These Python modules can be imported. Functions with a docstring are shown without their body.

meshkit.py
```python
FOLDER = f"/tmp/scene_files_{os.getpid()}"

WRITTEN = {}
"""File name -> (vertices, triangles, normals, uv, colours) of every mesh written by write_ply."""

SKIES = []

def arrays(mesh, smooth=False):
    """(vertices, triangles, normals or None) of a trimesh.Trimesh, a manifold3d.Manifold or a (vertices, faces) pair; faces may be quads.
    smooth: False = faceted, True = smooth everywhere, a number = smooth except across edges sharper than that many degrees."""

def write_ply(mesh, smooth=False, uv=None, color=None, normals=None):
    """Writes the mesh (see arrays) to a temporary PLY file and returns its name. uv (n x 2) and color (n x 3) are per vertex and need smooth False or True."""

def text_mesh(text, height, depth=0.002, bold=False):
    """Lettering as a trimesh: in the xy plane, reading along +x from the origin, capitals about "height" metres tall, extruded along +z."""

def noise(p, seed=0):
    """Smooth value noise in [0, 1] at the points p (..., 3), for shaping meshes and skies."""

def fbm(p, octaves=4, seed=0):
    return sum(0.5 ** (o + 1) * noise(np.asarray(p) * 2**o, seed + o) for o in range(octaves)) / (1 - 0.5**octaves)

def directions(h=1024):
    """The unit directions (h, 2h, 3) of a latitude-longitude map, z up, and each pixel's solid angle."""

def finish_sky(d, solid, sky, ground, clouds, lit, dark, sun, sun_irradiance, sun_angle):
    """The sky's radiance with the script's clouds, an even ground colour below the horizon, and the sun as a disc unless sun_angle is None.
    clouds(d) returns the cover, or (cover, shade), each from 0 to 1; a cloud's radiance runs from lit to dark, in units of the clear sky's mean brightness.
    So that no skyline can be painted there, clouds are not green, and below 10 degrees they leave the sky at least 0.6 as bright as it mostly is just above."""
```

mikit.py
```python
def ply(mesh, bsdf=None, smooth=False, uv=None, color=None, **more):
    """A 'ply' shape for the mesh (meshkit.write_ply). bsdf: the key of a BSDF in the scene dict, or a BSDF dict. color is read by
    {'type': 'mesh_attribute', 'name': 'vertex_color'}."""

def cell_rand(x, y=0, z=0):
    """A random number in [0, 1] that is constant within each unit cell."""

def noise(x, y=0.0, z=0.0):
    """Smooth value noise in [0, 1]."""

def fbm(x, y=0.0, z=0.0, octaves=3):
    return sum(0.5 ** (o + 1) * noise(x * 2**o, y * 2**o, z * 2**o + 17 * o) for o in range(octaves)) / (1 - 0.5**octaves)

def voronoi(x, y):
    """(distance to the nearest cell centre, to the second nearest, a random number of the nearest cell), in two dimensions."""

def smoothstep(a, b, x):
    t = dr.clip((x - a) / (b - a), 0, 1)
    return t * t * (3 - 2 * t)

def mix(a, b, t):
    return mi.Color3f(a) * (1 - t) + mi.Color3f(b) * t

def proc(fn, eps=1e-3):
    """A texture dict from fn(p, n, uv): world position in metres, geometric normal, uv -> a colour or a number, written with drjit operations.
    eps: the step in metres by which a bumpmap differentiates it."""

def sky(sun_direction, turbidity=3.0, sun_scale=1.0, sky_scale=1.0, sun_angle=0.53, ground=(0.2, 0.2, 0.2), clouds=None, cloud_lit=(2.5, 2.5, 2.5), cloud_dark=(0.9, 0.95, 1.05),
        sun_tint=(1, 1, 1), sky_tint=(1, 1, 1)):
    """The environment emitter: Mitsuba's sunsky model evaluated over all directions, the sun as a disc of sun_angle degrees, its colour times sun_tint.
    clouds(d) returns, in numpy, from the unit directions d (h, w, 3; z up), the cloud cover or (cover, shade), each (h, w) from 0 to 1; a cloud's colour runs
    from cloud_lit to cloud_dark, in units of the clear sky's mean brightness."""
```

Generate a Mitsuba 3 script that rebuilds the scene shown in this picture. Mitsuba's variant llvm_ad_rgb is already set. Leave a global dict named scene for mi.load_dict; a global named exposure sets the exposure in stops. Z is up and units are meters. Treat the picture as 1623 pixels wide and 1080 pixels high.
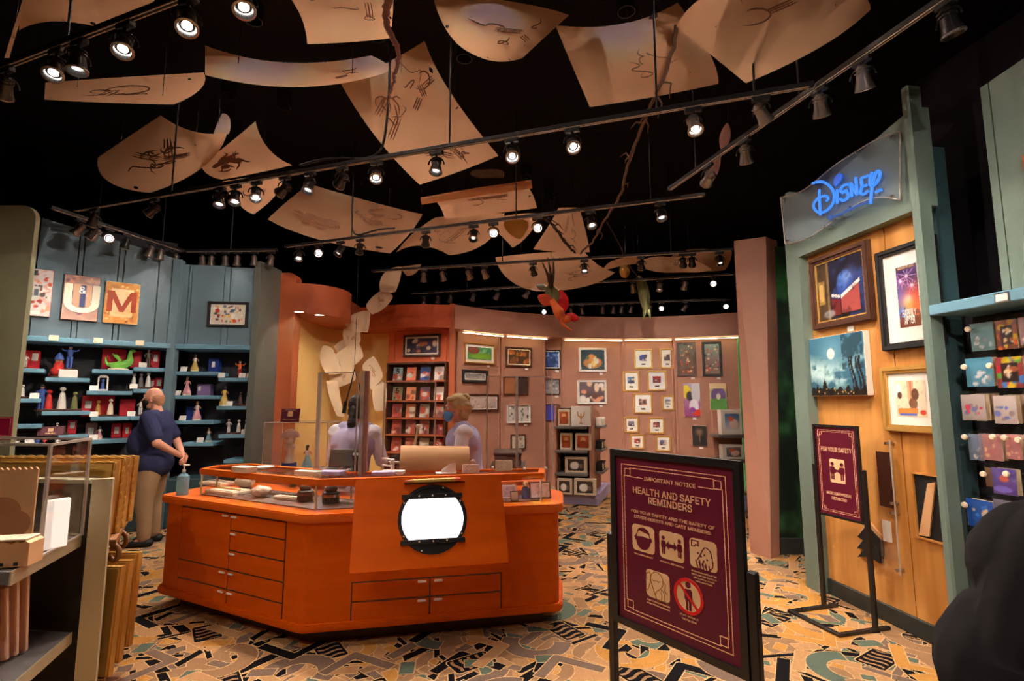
import math, random, numpy as np, trimesh, mitsuba as mi, mikit, meshkit, manifold3d as m3
from shapely.geometry import Polygon, LineString, Point
from shapely import affinity
T = mi.ScalarTransform4f
PI = math.pi
scene, labels = {}, {}
# ---------------------------------------------------------------- camera, light, exposure
scene['camera'] = {'type': 'perspective', 'fov': 88.709, 'fov_axis': 'x', 'near_clip': 0.05, 'far_clip': 60.0,
    'to_world': T().look_at(origin=[0, 0, 1.62], target=[0, 1, 1.738], up=[0, 0, 1])}
exposure = 0.0
WARM, SOFT, COOL = (1.0, 0.80, 0.60), (1.0, 0.86, 0.72), (0.86, 0.95, 1.0)
def spot(key, pos, aim, power, col=SOFT, cutoff=38.0, beam=None):
    scene[key] = {'type': 'spot', 'to_world': T().look_at(origin=[float(x) for x in pos], target=[float(x) for x in aim], up=[0.01, 0.02, 1]),
        'intensity': {'type': 'rgb', 'value': [float(c*power) for c in col]}, 'cutoff_angle': float(cutoff), 'beam_width': float(beam or cutoff*0.45)}
# ---------------------------------------------------------------- helpers
V = lambda *a: np.array(a, float)
def unit(v): v = np.asarray(v, float); return v/np.linalg.norm(v)
def cat(*ms):
    ms = [m for m in (ms[0] if len(ms) == 1 and isinstance(ms[0], list) else ms)]
    return trimesh.util.concatenate([trimesh.Trimesh(m.vertices, m.faces, process=False) for m in ms])
def hull(pts): return trimesh.convex.convex_hull(np.asarray(pts, float))
def box(c, s, b=0.0):
    s = np.asarray(s, float)/2; c = np.asarray(c, float)
    b = min(b, 0.45*s.min()*2)
    pts = []
    for sx in (-1, 1):
        for sy in (-1, 1):
            for sz in (-1, 1):
                p = s*[sx, sy, sz]; q = V(sx, sy, sz)
                if b <= 0: pts.append(p)
                else:
                    for k in range(3):
                        o = V(b, b, b); o[k] = 0; pts.append(p - q*o)
    return hull(np.array(pts)+c)
def bb(x0, x1, y0, y1, z0, z1, b=0.0): return box(((x0+x1)/2, (y0+y1)/2, (z0+z1)/2), (x1-x0, y1-y0, z1-z0), b)
def frame(o, u, n=None, w=None):
    """4x4 with columns u, n x u.., origin o: local x along u, local y = up-ish w, local z = outward n"""
    u = unit(u); w = unit(V(0, 0, 1) if w is None else w)
    n = unit(np.cross(u, w)); w = np.cross(n, u)
    m = np.eye(4); m[:3, 0], m[:3, 1], m[:3, 2], m[:3, 3] = u, w, n, o
    return m
def tf(m, M): m = m.copy(); m.apply_transform(M); return m
def mv(m, *d): m = m.copy(); m.apply_translation(d); return m
def rot(deg, ax=(0, 0, 1), pt=(0, 0, 0)): return trimesh.transformations.rotation_matrix(math.radians(deg), ax, pt)
def lathe(prof, n=24, arc=None):
    prof = np.asarray(prof, float); a = np.arange(n)*2*PI/n
    v = np.stack([prof[:, 0, None]*np.cos(a), prof[:, 0, None]*np.sin(a), np.repeat(prof[:, 1, None], n, 1)], -1).reshape(-1, 3)
    i, j = np.meshgrid(np.arange(len(prof)-1), np.arange(n), indexing='ij'); k = (j+1) % n
    A, B, Cc, D = i*n+j, i*n+k, (i+1)*n+k, (i+1)*n+j
    f = np.vstack([np.stack([A, B, Cc], -1).reshape(-1, 3), np.stack([A, Cc, D], -1).reshape(-1, 3)])
    m = trimesh.Trimesh(v, f, process=True, merge_norm=True); m.update_faces(m.nondegenerate_faces()); return m
def tube(pts, r, n=8, closed=False):
    p = np.asarray(pts, float); r = np.broadcast_to(np.asarray(r, float), (len(p),))
    t = np.roll(p, -1, 0)-np.roll(p, 1, 0) if closed else np.gradient(p, axis=0)
    t /= np.linalg.norm(t, axis=1, keepdims=True)+1e-12
    a = np.cross(t[0], [0, 0, 1.] if abs(t[0][2]) < 0.9 else [1., 0, 0]); a /= np.linalg.norm(a)
    fr = []
    for k in range(len(p)):
        a = a-t[k]*(a@t[k]); a /= np.linalg.norm(a)+1e-12; fr.append(a)
    a = np.array(fr); b = np.cross(t, a); ang = np.arange(n)*2*PI/n
    v = (p[:, None]+r[:, None, None]*(np.cos(ang)[None, :, None]*a[:, None]+np.sin(ang)[None, :, None]*b[:, None])).reshape(-1, 3)
    m = len(p); F = []
    for i in range(m if closed else m-1):
        for j in range(n):
            A, B, C2, D = i*n+j, i*n+(j+1) % n, ((i+1) % m)*n+(j+1) % n, ((i+1) % m)*n+j
            F += [[A, B, C2], [A, C2, D]]
    if not closed:
        v = np.vstack([v, p[:1], p[-1:]]); e = len(v)
        for j in range(n): F += [[e-2, (j+1) % n, j], [e-1, (m-1)*n+j, (m-1)*n+(j+1) % n]]
    return trimesh.Trimesh(v, F, process=False)
def rod(a, b, r, n=8): return tube([a, b], r, n)
def bar(a, b, w, h, b_=0.0):
    """box beam from a to b; w sideways, h upward"""
    a, b = V(*a), V(*b); M = frame((a+b)/2, b-a, w=V(0, 1, 0) if abs(unit(b-a)[2]) > 0.95 else None); L = np.linalg.norm(b-a)
    return tf(box((0, 0, 0), (L, h, w), b_), M)
def prism(poly, h, M=None):
    if isinstance(poly, (list, tuple, np.ndarray)): poly = Polygon(poly)
    gs = [g for g in getattr(poly, 'geoms', [poly]) if g.area > 1e-9]
    m = trimesh.util.concatenate([trimesh.creation.extrude_polygon(g, h, engine='earcut') for g in gs])
    return tf(m, M) if M is not None else m
def ball(c, r, n=2):
    m = trimesh.creation.icosphere(subdivisions=n, radius=1.0); m.apply_scale(r if np.ndim(r) == 0 else list(r)); m.apply_translation(c); return m
def rrect(w, h, r): return Polygon([(-w/2+r, -h/2+r), (w/2-r, -h/2+r), (w/2-r, h/2-r), (-w/2+r, h/2-r)]).buffer(r, 5)
def smooth_pts(pts, n=40, closed=False):
    from scipy.interpolate import CubicSpline
    p = np.asarray(pts, float); p = np.vstack([p, p[:1]]) if closed else p
    d = np.r_[0, np.cumsum(np.linalg.norm(np.diff(p, axis=0), axis=1)+1e-6)]
    return CubicSpline(d, p, bc_type='periodic' if closed else 'natural')(np.linspace(0, d[-1], n, endpoint=not closed))
def letters(s, h, depth=0.002, bold=False, center=True):
    m = meshkit.text_mesh(s, h, depth, bold)
    if center: m.apply_translation([-m.bounds[:, 0].mean(), 0, 0])
    return m
def letters_w(s, h, w, depth=0.002, bold=False):
    """letters squeezed to a width"""
    m = letters(s, h, depth, bold); k = w/(m.bounds[1][0]-m.bounds[0][0]); m.apply_scale([k, 1, 1]); return m
used = {}
def num(name):
    k = used.get(name, -1)+1; used[name] = k
    return name if k == 0 else f'{name}_{k:03d}'
def thing(name, label, c, group=None):
    k = num(name); labels[k] = {'label': label, 'category': c}
    if group: labels[k]['group'] = group
    return k
def put(k, mesh, bsdf, smooth=False, **kw):
    scene[k] = mesh if isinstance(mesh, dict) else mikit.ply(mesh, bsdf, smooth, **kw)
    return k
def part(t, name, mesh, bsdf=None, smooth=False, label=None, kind=None, **kw):
    k = num(t+'__'+name); put(k, mesh, bsdf, smooth, **kw)
    if label or kind: labels[k] = {**({'label': label} if label else {}), **({'kind': kind} if kind else {})}
    return k
def single(name, mesh, bsdf, label, c, group=None, smooth=False, kind=None, **kw):
    k = thing(name, label, c, group); put(k, mesh, bsdf, smooth, **kw)
    if kind: labels[k]['kind'] = kind
    return k
def struct(name, mesh, bsdf, label, smooth=False, **kw):
    k = num(name); labels[k] = {'label': label, 'kind': 'structure', 'category': name.split('_')[0]}
    if mesh is not None: put(k, mesh, bsdf, smooth, **kw)
    return k
def at(d, M): return {**d, 'to_world': T(np.asarray(M))}
def paint(mesh, col, jit=0.0):
    """vertex colour array for a mesh"""
    c = np.tile(np.asarray(col, float), (len(mesh.vertices), 1)); return c
def srgb(*c):
    return tuple(float(x/3294.6 if x < 10.3 else ((x/255+0.055)/1.055)**2.4) for x in c)
# ---------------------------------------------------------------- materials
def rgb(c): return {'type': 'rgb', 'value': [float(x) for x in c]}
def P(key, c, rough=0.6, spec=0.4, metal=0.0, tw=True, **kw):
    b = {'type': 'principled', 'base_color': c if isinstance(c, dict) else rgb(c), 'roughness': rough, 'specular': spec, 'metallic': metal, **kw}
    scene[key] = {'type': 'twosided', 'bsdf': b} if tw else b
dr_sm, fbm, noi, crand, mixc = mikit.smoothstep, mikit.fbm, mikit.noise, mikit.cell_rand, mikit.mix
import drjit as dr
P('teal_paint', srgb(86, 106, 117), 0.55)
P('teal_frame', srgb(100, 117, 108), 0.5)
P('teal_dark', srgb(46, 70, 76), 0.55)
P('fin_grey', srgb(84, 88, 82), 0.4)
P('shelf_blue', srgb(104, 150, 172), 0.45)
P('olive_paint', srgb(134, 132, 104), 0.7)
P('niche_black', srgb(38, 38, 42), 0.8)
P('ceiling_black', srgb(16, 15, 17), 0.9, 0.1)
P('wall_black', srgb(24, 20, 24), 0.9, 0.1)
P('orange_paint', srgb(166, 84, 48), 0.6)
P('orange_lit', srgb(212, 104, 64), 0.6)  # brighter copy of orange_paint with the light on the book wall put in
P('orange_dark', srgb(178, 80, 40), 0.6)
P('yellow_paint', srgb(242, 202, 128), 0.65)
P('brown_paint', srgb(166, 118, 98), 0.6)
P('green_dark', srgb(34, 62, 44), 0.6)
P('base_dark', srgb(40, 46, 44), 0.5)
P('metal_black', srgb(22, 21, 22), 0.35, 0.5)
P('track_black', srgb(20, 19, 20), 0.4, 0.5)
P('rail_metal', srgb(226, 206, 186), 0.4, 0.5, 0.2)
P('lamp_black', srgb(26, 24, 24), 0.22, 0.6)
P('lamp_silver', srgb(150, 140, 132), 0.25, 0.5, 0.9)
P('chrome', srgb(200, 198, 196), 0.2, 0.5, 1.0)
P('gold', srgb(206, 160, 84), 0.38, 0.5, 0.55)
P('steel_warm', srgb(190, 180, 150), 0.4, 0.5, 0.6)
P('white_card', srgb(236, 230, 220), 0.7)
P('cream', srgb(240, 226, 198), 0.7)
P('tag_white', srgb(240, 236, 228), 0.6)
P('black_matte', srgb(20, 19, 20), 0.7)
P('dark_wood', srgb(62, 36, 26), 0.4)
P('red_box', srgb(196, 30, 44), 0.5)
P('navy_box', srgb(24, 44, 110), 0.5)
P('maroon', srgb(88, 12, 38), 0.45)
P('peach_print', srgb(240, 190, 156), 0.6)
P('icon_cream', srgb(236, 196, 150), 0.6)
P('icon_red', srgb(226, 30, 36), 0.5)
P('grey_lavender', srgb(166, 158, 196), 0.6)
P('shelf_grey', srgb(96, 92, 92), 0.5)
P('kraft', srgb(206, 158, 112), 0.7)
P('skin', srgb(214, 152, 126), 0.5)
P('navy_cloth', srgb(44, 46, 74), 0.9, 0.1)
P('khaki_cloth', srgb(140, 112, 84), 0.9, 0.1)
P('lilac_cloth', srgb(226, 222, 232), 0.9, 0.1)
P('vest_cloth', srgb(172, 166, 200), 0.9, 0.1)
P('black_cloth', srgb(24, 22, 24), 0.95, 0.1)
P('mauve_cloth', srgb(150, 110, 100), 0.9, 0.1)
P('mask_blue', srgb(96, 150, 214), 0.8, 0.1)
P('hair_dark', srgb(36, 28, 26), 0.6)
P('hair_blond', srgb(196, 160, 112), 0.55)
P('hair_grey', srgb(168, 118, 86), 0.6)
P('leather', srgb(60, 40, 32), 0.5)
P('silver_white', srgb(226, 222, 216), 0.35)
P('bag_beige', srgb(212, 192, 166), 0.6)
P('vc', {'type': 'mesh_attribute', 'name': 'vertex_color'}, 0.6, 0.35)
P('vc_gloss', {'type': 'mesh_attribute', 'name': 'vertex_color'}, 0.25, 0.5)
scene['paper'] = {'type': 'twosided', 'bsdf': {'type': 'diffuse', 'reflectance': rgb(srgb(208, 184, 156))}}
scene['paper_thin'] = {'type': 'principledthin', 'base_color': rgb(srgb(242, 200, 158)), 'roughness': 0.8, 'diff_trans': 0.9}
P('branch_brown', srgb(112, 88, 72), 0.8)
P('neon_glass', srgb(10, 22, 60), 0.3)
P('pencil_line', srgb(120, 78, 56), 0.9, 0.1)
P('smudge', srgb(172, 132, 104), 0.95, 0.05)
scene['glass'] = {'type': 'thindielectric', 'int_ior': 1.5}
scene['acrylic_edge'] = {'type': 'principled', 'base_color': rgb(srgb(226, 216, 206)), 'roughness': 0.15, 'spec_trans': 0.55, 'eta': 1.3}
def f_wood(p, n, uv):
    g = fbm(p.x*2.2+p.y*2.2, p.y*1.1-p.x, p.z*14, 3)
    return mixc(srgb(206, 88, 6), srgb(172, 62, 2), g*0.55+0.1)
P('counter_wood', mikit.proc(f_wood), 0.5, 0.10)
P('counter_gloss', srgb(206, 92, 20), 0.22, 0.5)
def f_wood2(p, n, uv):
    g = fbm(p.x*9+p.y*9, p.z*0.9, 3.0, 3); h = noi(p.x*60+p.y*60, p.z*2.0)
    return mixc(srgb(206, 148, 80), srgb(164, 104, 42), dr_sm(0.3, 0.8, g)*0.8+h*0.15)
P('panel_wood', mikit.proc(f_wood2), 0.45, 0.4)
def f_green(p, n, uv):
    g = fbm(p.x*5, p.y*5, p.z*3, 3); return mixc(srgb(16, 30, 24), srgb(44, 92, 52), dr_sm(0.4, 0.75, g))
P('green_faux', mikit.proc(f_green), 0.5)
def f_carpet(p, n, uv):
    x, y = p.x, p.y
    sand, ochre, tan, mauve, sage, black, cream = [srgb(*c) for c in ((182, 138, 96), (188, 134, 68), (152, 116, 84), (120, 98, 84), (92, 104, 90), (22, 20, 22), (206, 166, 118))]
    r = crand(dr.floor(x*3.1), dr.floor(y*3.1), 5)
    col = mi.Color3f(mixc(sand, tan, dr.select(r > 0.5, 1.0, 0.0)))
    def over(col, sd, c, w=0.007):
        """shape with signed distance sd (m) in colour c with a cream outline"""
        col = dr.select(sd < w, mi.Color3f(cream), col)
        return dr.select(sd < 0, mi.Color3f(c), col)
    def layer(col, size, ox, oy, ang, kind):
        ca, sa = math.cos(ang), math.sin(ang)
        X, Y = (x*ca+y*sa)/size+ox, (y*ca-x*sa)/size+oy
        ix, iy = dr.floor(X), dr.floor(Y); r1, r2, r3 = crand(ix, iy, kind), crand(ix, iy, kind+20), crand(ix, iy, kind+40)
        u, v = X-ix-0.5, Y-iy-0.5
        q = dr.floor(r1*4); s = dr.select(q < 2, 1.0, -1.0); sw = (q == 1) | (q == 3)
        a, b = dr.select(sw, v, u)*s, dr.select(sw, -u, v)*s
        a, b = a+(r2-0.5)*0.16, b+(r3-0.5)*0.16
        R = dr.sqrt(a*a+b*b)
        def bx(a, b, ca_, cb_, w, h): return dr.maximum(dr.abs(a-ca_)-w, dr.abs(b-cb_)-h)
        pick = lambda *cs: mi.Color3f(sum([mi.Color3f(c)*dr.select((r2 >= i/len(cs)) & (r2 < (i+1)/len(cs)), 1.0, 0.0) for i, c in enumerate(cs)], mi.Color3f(0)))
        if kind == 1:      # broad half rings
            sd = dr.maximum(dr.abs(R-0.27)-0.085, -b-0.05)
            return over(col, sd*size, pick(sage, ochre, mauve, tan))
        if kind == 2:      # bent bars
            sd = dr.minimum(bx(a, b, -0.12, 0.02, 0.06, 0.28), bx(a, b, 0.08, -0.22, 0.24, 0.055))
            return over(col, sd*size, pick(ochre, sand, black, mauve))
        if kind == 3:      # black zigzag
            sd = dr.minimum(bx(a+b*0.5, b, 0.05, 0.15, 0.07, 0.2), bx(a, b+a*0.25, 0.0, -0.1, 0.26, 0.035))
            return over(col, sd*size, black)
        if kind == 4:      # ringed discs
            col = over(col, (R-0.24)*size, pick(ochre, tan, sand, sand))
            col = dr.select(dr.abs(R-0.16) < 0.018, mi.Color3f(mauve), col)
            return dr.select((R < 0.09) & (b < 0.02), mi.Color3f(black), col)
        if kind == 5:      # striped patch
            sd = dr.maximum(bx(a, b, 0, 0, 0.2, 0.12), R-0.22)
            col = over(col, sd*size, black)
            return dr.select((sd < -0.02) & (dr.sin(a*75+dr.sin(b*30)) > 0.35), mi.Color3f(tan), col)
        if kind == 6:      # blocks
            sd = bx(a, b, 0.0, 0.0, 0.12+0.14*r3, 0.10)
            return over(col, sd*size, pick(sand, ochre, mauve, sage, tan), 0.006)
    for s_, ox, oy, an, k in ((0.36, 0.1, 0.3, 0.3, 6), (0.50, 0.2, 0.7, 0.25, 1), (0.40, 0.5, 0.1, 0.75, 2), (0.29, 0.55, 0.35, -0.35, 6), (0.46, 0.3, 0.45, 0.55, 1), (0.52, 0.75, 0.6, 0.4, 3), (0.44, 0.25, 0.15, -0.7, 3), (0.33, 0.35, 0.8, 0.9, 6), (0.62, 0.05, 0.15, 1.0, 2), (0.70, 0.9, 0.2, 0.6, 5), (0.66, 0.4, 0.9, -0.2, 1), (0.44, 0.15, 0.55, 0.1, 6), (0.60, 0.65, 0.25, -0.5, 2)):
        col = layer(col, s_, ox, oy, an, k)
    return col*(0.76+0.18*noi(x*160, y*160))
P('carpet', mikit.proc(f_carpet), 0.95, 0.05)
def emit(c, k): return {'type': 'area', 'radiance': rgb([float(x*k) for x in c]), 'sampling_weight': 0.08}
def glow(mesh, c, k, bsdf='white_card', sw=None, smooth=False):
    d = mikit.ply(mesh, bsdf, smooth); d['emitter'] = emit(c, k)
    if sw: d['emitter']['sampling_weight'] = sw
    return d
# ---------------------------------------------------------------- the setting
def plane(A, B, off=0.0):
    A, B = V(*A, 0), V(*B, 0); M = frame(A, B-A); M[:3, 3] += M[:3, 2]*off; return M
WALL = {'left':((-6.9,5.12),(-4.55,7)),'ret':((-4.55,7),(-3.54,7.15)),'book':((-2.25,9.5),(-1.01,9.12)),'b1':((-0.98,9.2),(-0.22,9.85)),'b2':((-0.2,9.82),(0.66,10.28)),'b3':((0.66,10.38),(0.98,10.42)),'b4':((0.98,10.42),(2.24,10.56)),'b5':((2.22,10.52),(3.22,10.42)),'b6':((3.2,10.36),(4.38,9.98)),'unit':((2.62,4.75),(2.8,3.4)),'peg':((2.98,3.5),(3.22,1.7)),'cL':((-2.862,4.415),(-1.372,3.635)),'cF':((-1.398,3.639),(0.372,4.019)),'col':((2.55,5.92),(3,5.72)),'sign':((0.44,2.27),(0.8,1.79))}
WM = {k: plane(*v) for k, v in WALL.items()}
WL = {k: math.dist(*v) for k, v in WALL.items()}
def slab(w, u0, u1, z0, z1, n0, n1, b=0.0): return tf(bb(u0, u1, z0, z1, n0, n1, b), WM[w])
struct('floor', bb(-9, 7, -4, 13, -0.05, 0), 'carpet', 'carpet of tan, ochre, sage and black abstract shapes')
struct('ceiling', bb(-9, 7, -4, 13, 5.0, 5.1), 'ceiling_black', 'black painted ceiling high above the hanging drawings')
struct('wall_back_upper', bb(-9, 7, 12.2, 12.3, 0, 5), 'wall_black', 'black wall above the soffits at the back of the shop')
struct('wall_left_outer', bb(-9.1, -9, -4, 13, 0, 5), 'wall_black', 'dark wall beyond the left display')
struct('wall_right_outer', bb(6.9, 7, -4, 13, 0, 5), 'wall_black', 'dark wall beyond the right display')
struct('wall_front', bb(-9, 7, -4.1, -4, 0, 5), 'brown_paint', 'wall on the entrance side of the shop')
# left display wall, teal boards over a black niche
wl_ = struct('wall_left', slab('left', -1.0, WL['left'], 0, 3.9, -0.50, -0.45), 'niche_black', 'teal panelled display wall with a dark niche of figurine shelves')
LZ = 2.36
ledge = (1.334,1.514,1.569,1.943,1.996,2.347,2.405,2.779)
def ztop(u): return 3.56+(3.852-3.56)*(WL['left']-u)/(WL['left']-1.472)
us = [-0.6]+list(ledge)+[WL['left']-0.02]
for a, b in zip(us[:-1], us[1:]):
    g = 0.006
    part(wl_, 'board', tf(prism([(a+g, LZ+0.03), (b-g, LZ+0.03), (b-g, ztop(b)), (a+g, ztop(a))], 0.03), WM['left'] @ trimesh.transformations.translation_matrix((0, 0, -0.03))), 'teal_paint')
part(wl_, 'backing', tf(prism([(-0.6, LZ), (WL['left'], LZ), (WL['left'], ztop(WL['left'])-0.01), (-0.6, ztop(-0.6)-0.01)], 0.42), WM['left'] @ trimesh.transformations.translation_matrix((0, 0, -0.46))), 'teal_dark')
part(wl_, 'ledge', slab('left', -0.6, WL['left'], LZ-0.03, LZ+0.035, -0.42, 0.06, 0.008), 'shelf_blue')
part(wl_, 'base_cabinet', slab('left', -0.6, WL['left'], 0, 0.62, -0.45, 0.02, 0.01), 'teal_dark')
wr_ = struct('wall_corner', slab('ret', 0, WL['ret'], 0, 3.5, -0.50, -0.45), 'niche_black', 'teal panelled return wall with a dark niche of figurine shelves')
ru = [0.0, 0.13, 0.168, 0.584, 0.665, WL['ret']]
for a, b in zip(ru[:-1], ru[1:]):
    part(wr_, 'board', slab('ret', a+0.005, b-0.005, LZ+0.03, 3.5-0.03*a, -0.03, 0.0), 'teal_paint')
part(wr_, 'backing', slab('ret', 0, WL['ret'], LZ, 3.47, -0.46, -0.04), 'teal_dark')
part(wr_, 'ledge', slab('ret', 0, WL['ret'], LZ-0.03, LZ+0.035, -0.42, 0.05, 0.008), 'shelf_blue')
part(wr_, 'base_cabinet', slab('ret', 0, WL['ret'], 0, 0.62, -0.45, 0.02, 0.01), 'teal_dark')
struct('trim_1', tf(prism([(-0.05, 0), (0.05, 0), (0.05, 3.55), (-0.05, 3.55)], 0.12), WM['ret'] @ trimesh.transformations.translation_matrix((0, 0, -0.05))), 'teal_paint', 'vertical teal rib where the two display walls meet')
# left foreground olive pillar
pp = Polygon([(-7.2, 0), (-4.71, 0), (-4.71, 3.56), (-7.2, 3.56)]).buffer(-0.14).buffer(0.14, 8)
struct('wall_pillar', tf(prism(pp, 0.05), frame(V(0, 5.0, 0), V(1, 0, 0)) @ trimesh.transformations.translation_matrix((0, 0, -0.05))), 'olive_paint', 'olive grey wall end with a rounded top corner at the left edge', smooth=40)
# pillar and orange column right of the teal display
struct('wall_fin', mv(prism([(-3.56, 7.08), (-3.47, 7.08), (-3.42, 7.62), (-3.56, 7.62)], 3.56), 0, 0, 0), 'fin_grey', 'dark grey fin wall between figurine shelves and orange column')
oc = Polygon([(-3.46, 0), (-3.20, 0), (-3.20, 3.53), (-3.46, 3.53)]).union(Polygon([(-3.7, 0), (-3.2, 0), (-3.2, 3.5), (-3.7, 3.5)])).buffer(-0.1).buffer(0.1, 8)
struct('wall_column', tf(prism(oc, 0.22), frame(V(0, 7.6, 0), V(1, 0, 0)) @ trimesh.transformations.translation_matrix((0, 0, -0.22))), 'orange_paint', 'orange column with a rounded top beside the yellow alcove', smooth=40)
# alcove
alc = smooth_pts([(-3.22, 7.72), (-3.32, 8.3), (-3.28, 9.0), (-2.95, 9.62), (-2.55, 9.78), (-2.22, 9.66)], 30)
ring = np.vstack([alc, (alc+np.array([[-0.05, 0.06]]))[::-1]])
struct('wall_alcove', prism(ring, 3.0), 'yellow_paint', 'curved golden yellow alcove wall behind the counter', smooth=40)
s1 = smooth_pts([(-3.32, 7.6), (-3.05, 7.6), (-2.8, 7.76), (-2.62, 8.1), (-2.63, 8.45), (-2.8, 8.8)], 30)
struct('ceiling_soffit', mv(prism(np.vstack([s1, [(-2.8, 9.95), (-3.6, 9.95), (-3.6, 7.6)]]), 0.45), 0, 0, 2.92), 'orange_paint', 'curved orange soffit drum over the yellow alcove', smooth=40)
for i, p in enumerate(((-3.068,7.444,2.92),(-2.877,7.717,2.92))):
    k = part('ceiling_soffit', 'recessed_light', mv(lathe([(.075, -.004), (.06, .0), (.075, .002)], 20), p[0], p[1], 2.915), 'tag_white', 40)
    part(k, 'lens', glow(mv(lathe([(0, -.004), (.03, -.003), (.058, .0)], 18), p[0], p[1], 2.911), (1, .9, .75), 14), label='glowing lens')
    spot(f'alcove_beam_{i}', (p[0], p[1], 2.90), (p[0]+(.5 if i else -.25), p[1]+.8, 1.0), 2.7, (1.0, .88, .66), 60, 40)
s2 = smooth_pts([(-2.80, 9.30), (-2.1, 8.97), (-1.55, 8.88), (-1.0, 9.0)], 24)
struct('ceiling_soffit', mv(prism(np.vstack([s2, [(-0.98, 9.9), (-2.8, 9.95)]]), 0.4), 0, 0, 2.90), 'orange_dark', 'orange soffit bowing out over the book shelves', smooth=40)
wb = struct('wall_book', slab('book', 0, WL['book'], 0, 2.95, -0.05, 0), 'orange_lit', 'orange wall behind the book shelves')
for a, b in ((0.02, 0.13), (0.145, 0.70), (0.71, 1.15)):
    part(wb, 'board', slab('book', a, b, 0, 2.9, 0, 0.012, 0.003), 'orange_lit')
struct('trim_2', bb(-1.09, -0.985, 8.98, 9.15, 0, 3.33, 0.01), 'orange_paint', 'orange post between the book wall and the brown wall')
s3 = smooth_pts([(-0.98, 8.86), (-0.13, 9.55), (0.5, 9.85), (1.09, 10.05), (2.36, 10.22), (3.5, 9.98), (4.6, 9.5)], 50)
struct('ceiling_soffit', mv(prism(np.vstack([s3, [(4.6, 11), (-0.98, 11)]]), 0.42), 0, 0, 2.87), 'brown_paint', 'long curved brown soffit over the picture wall', smooth=40)
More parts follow.
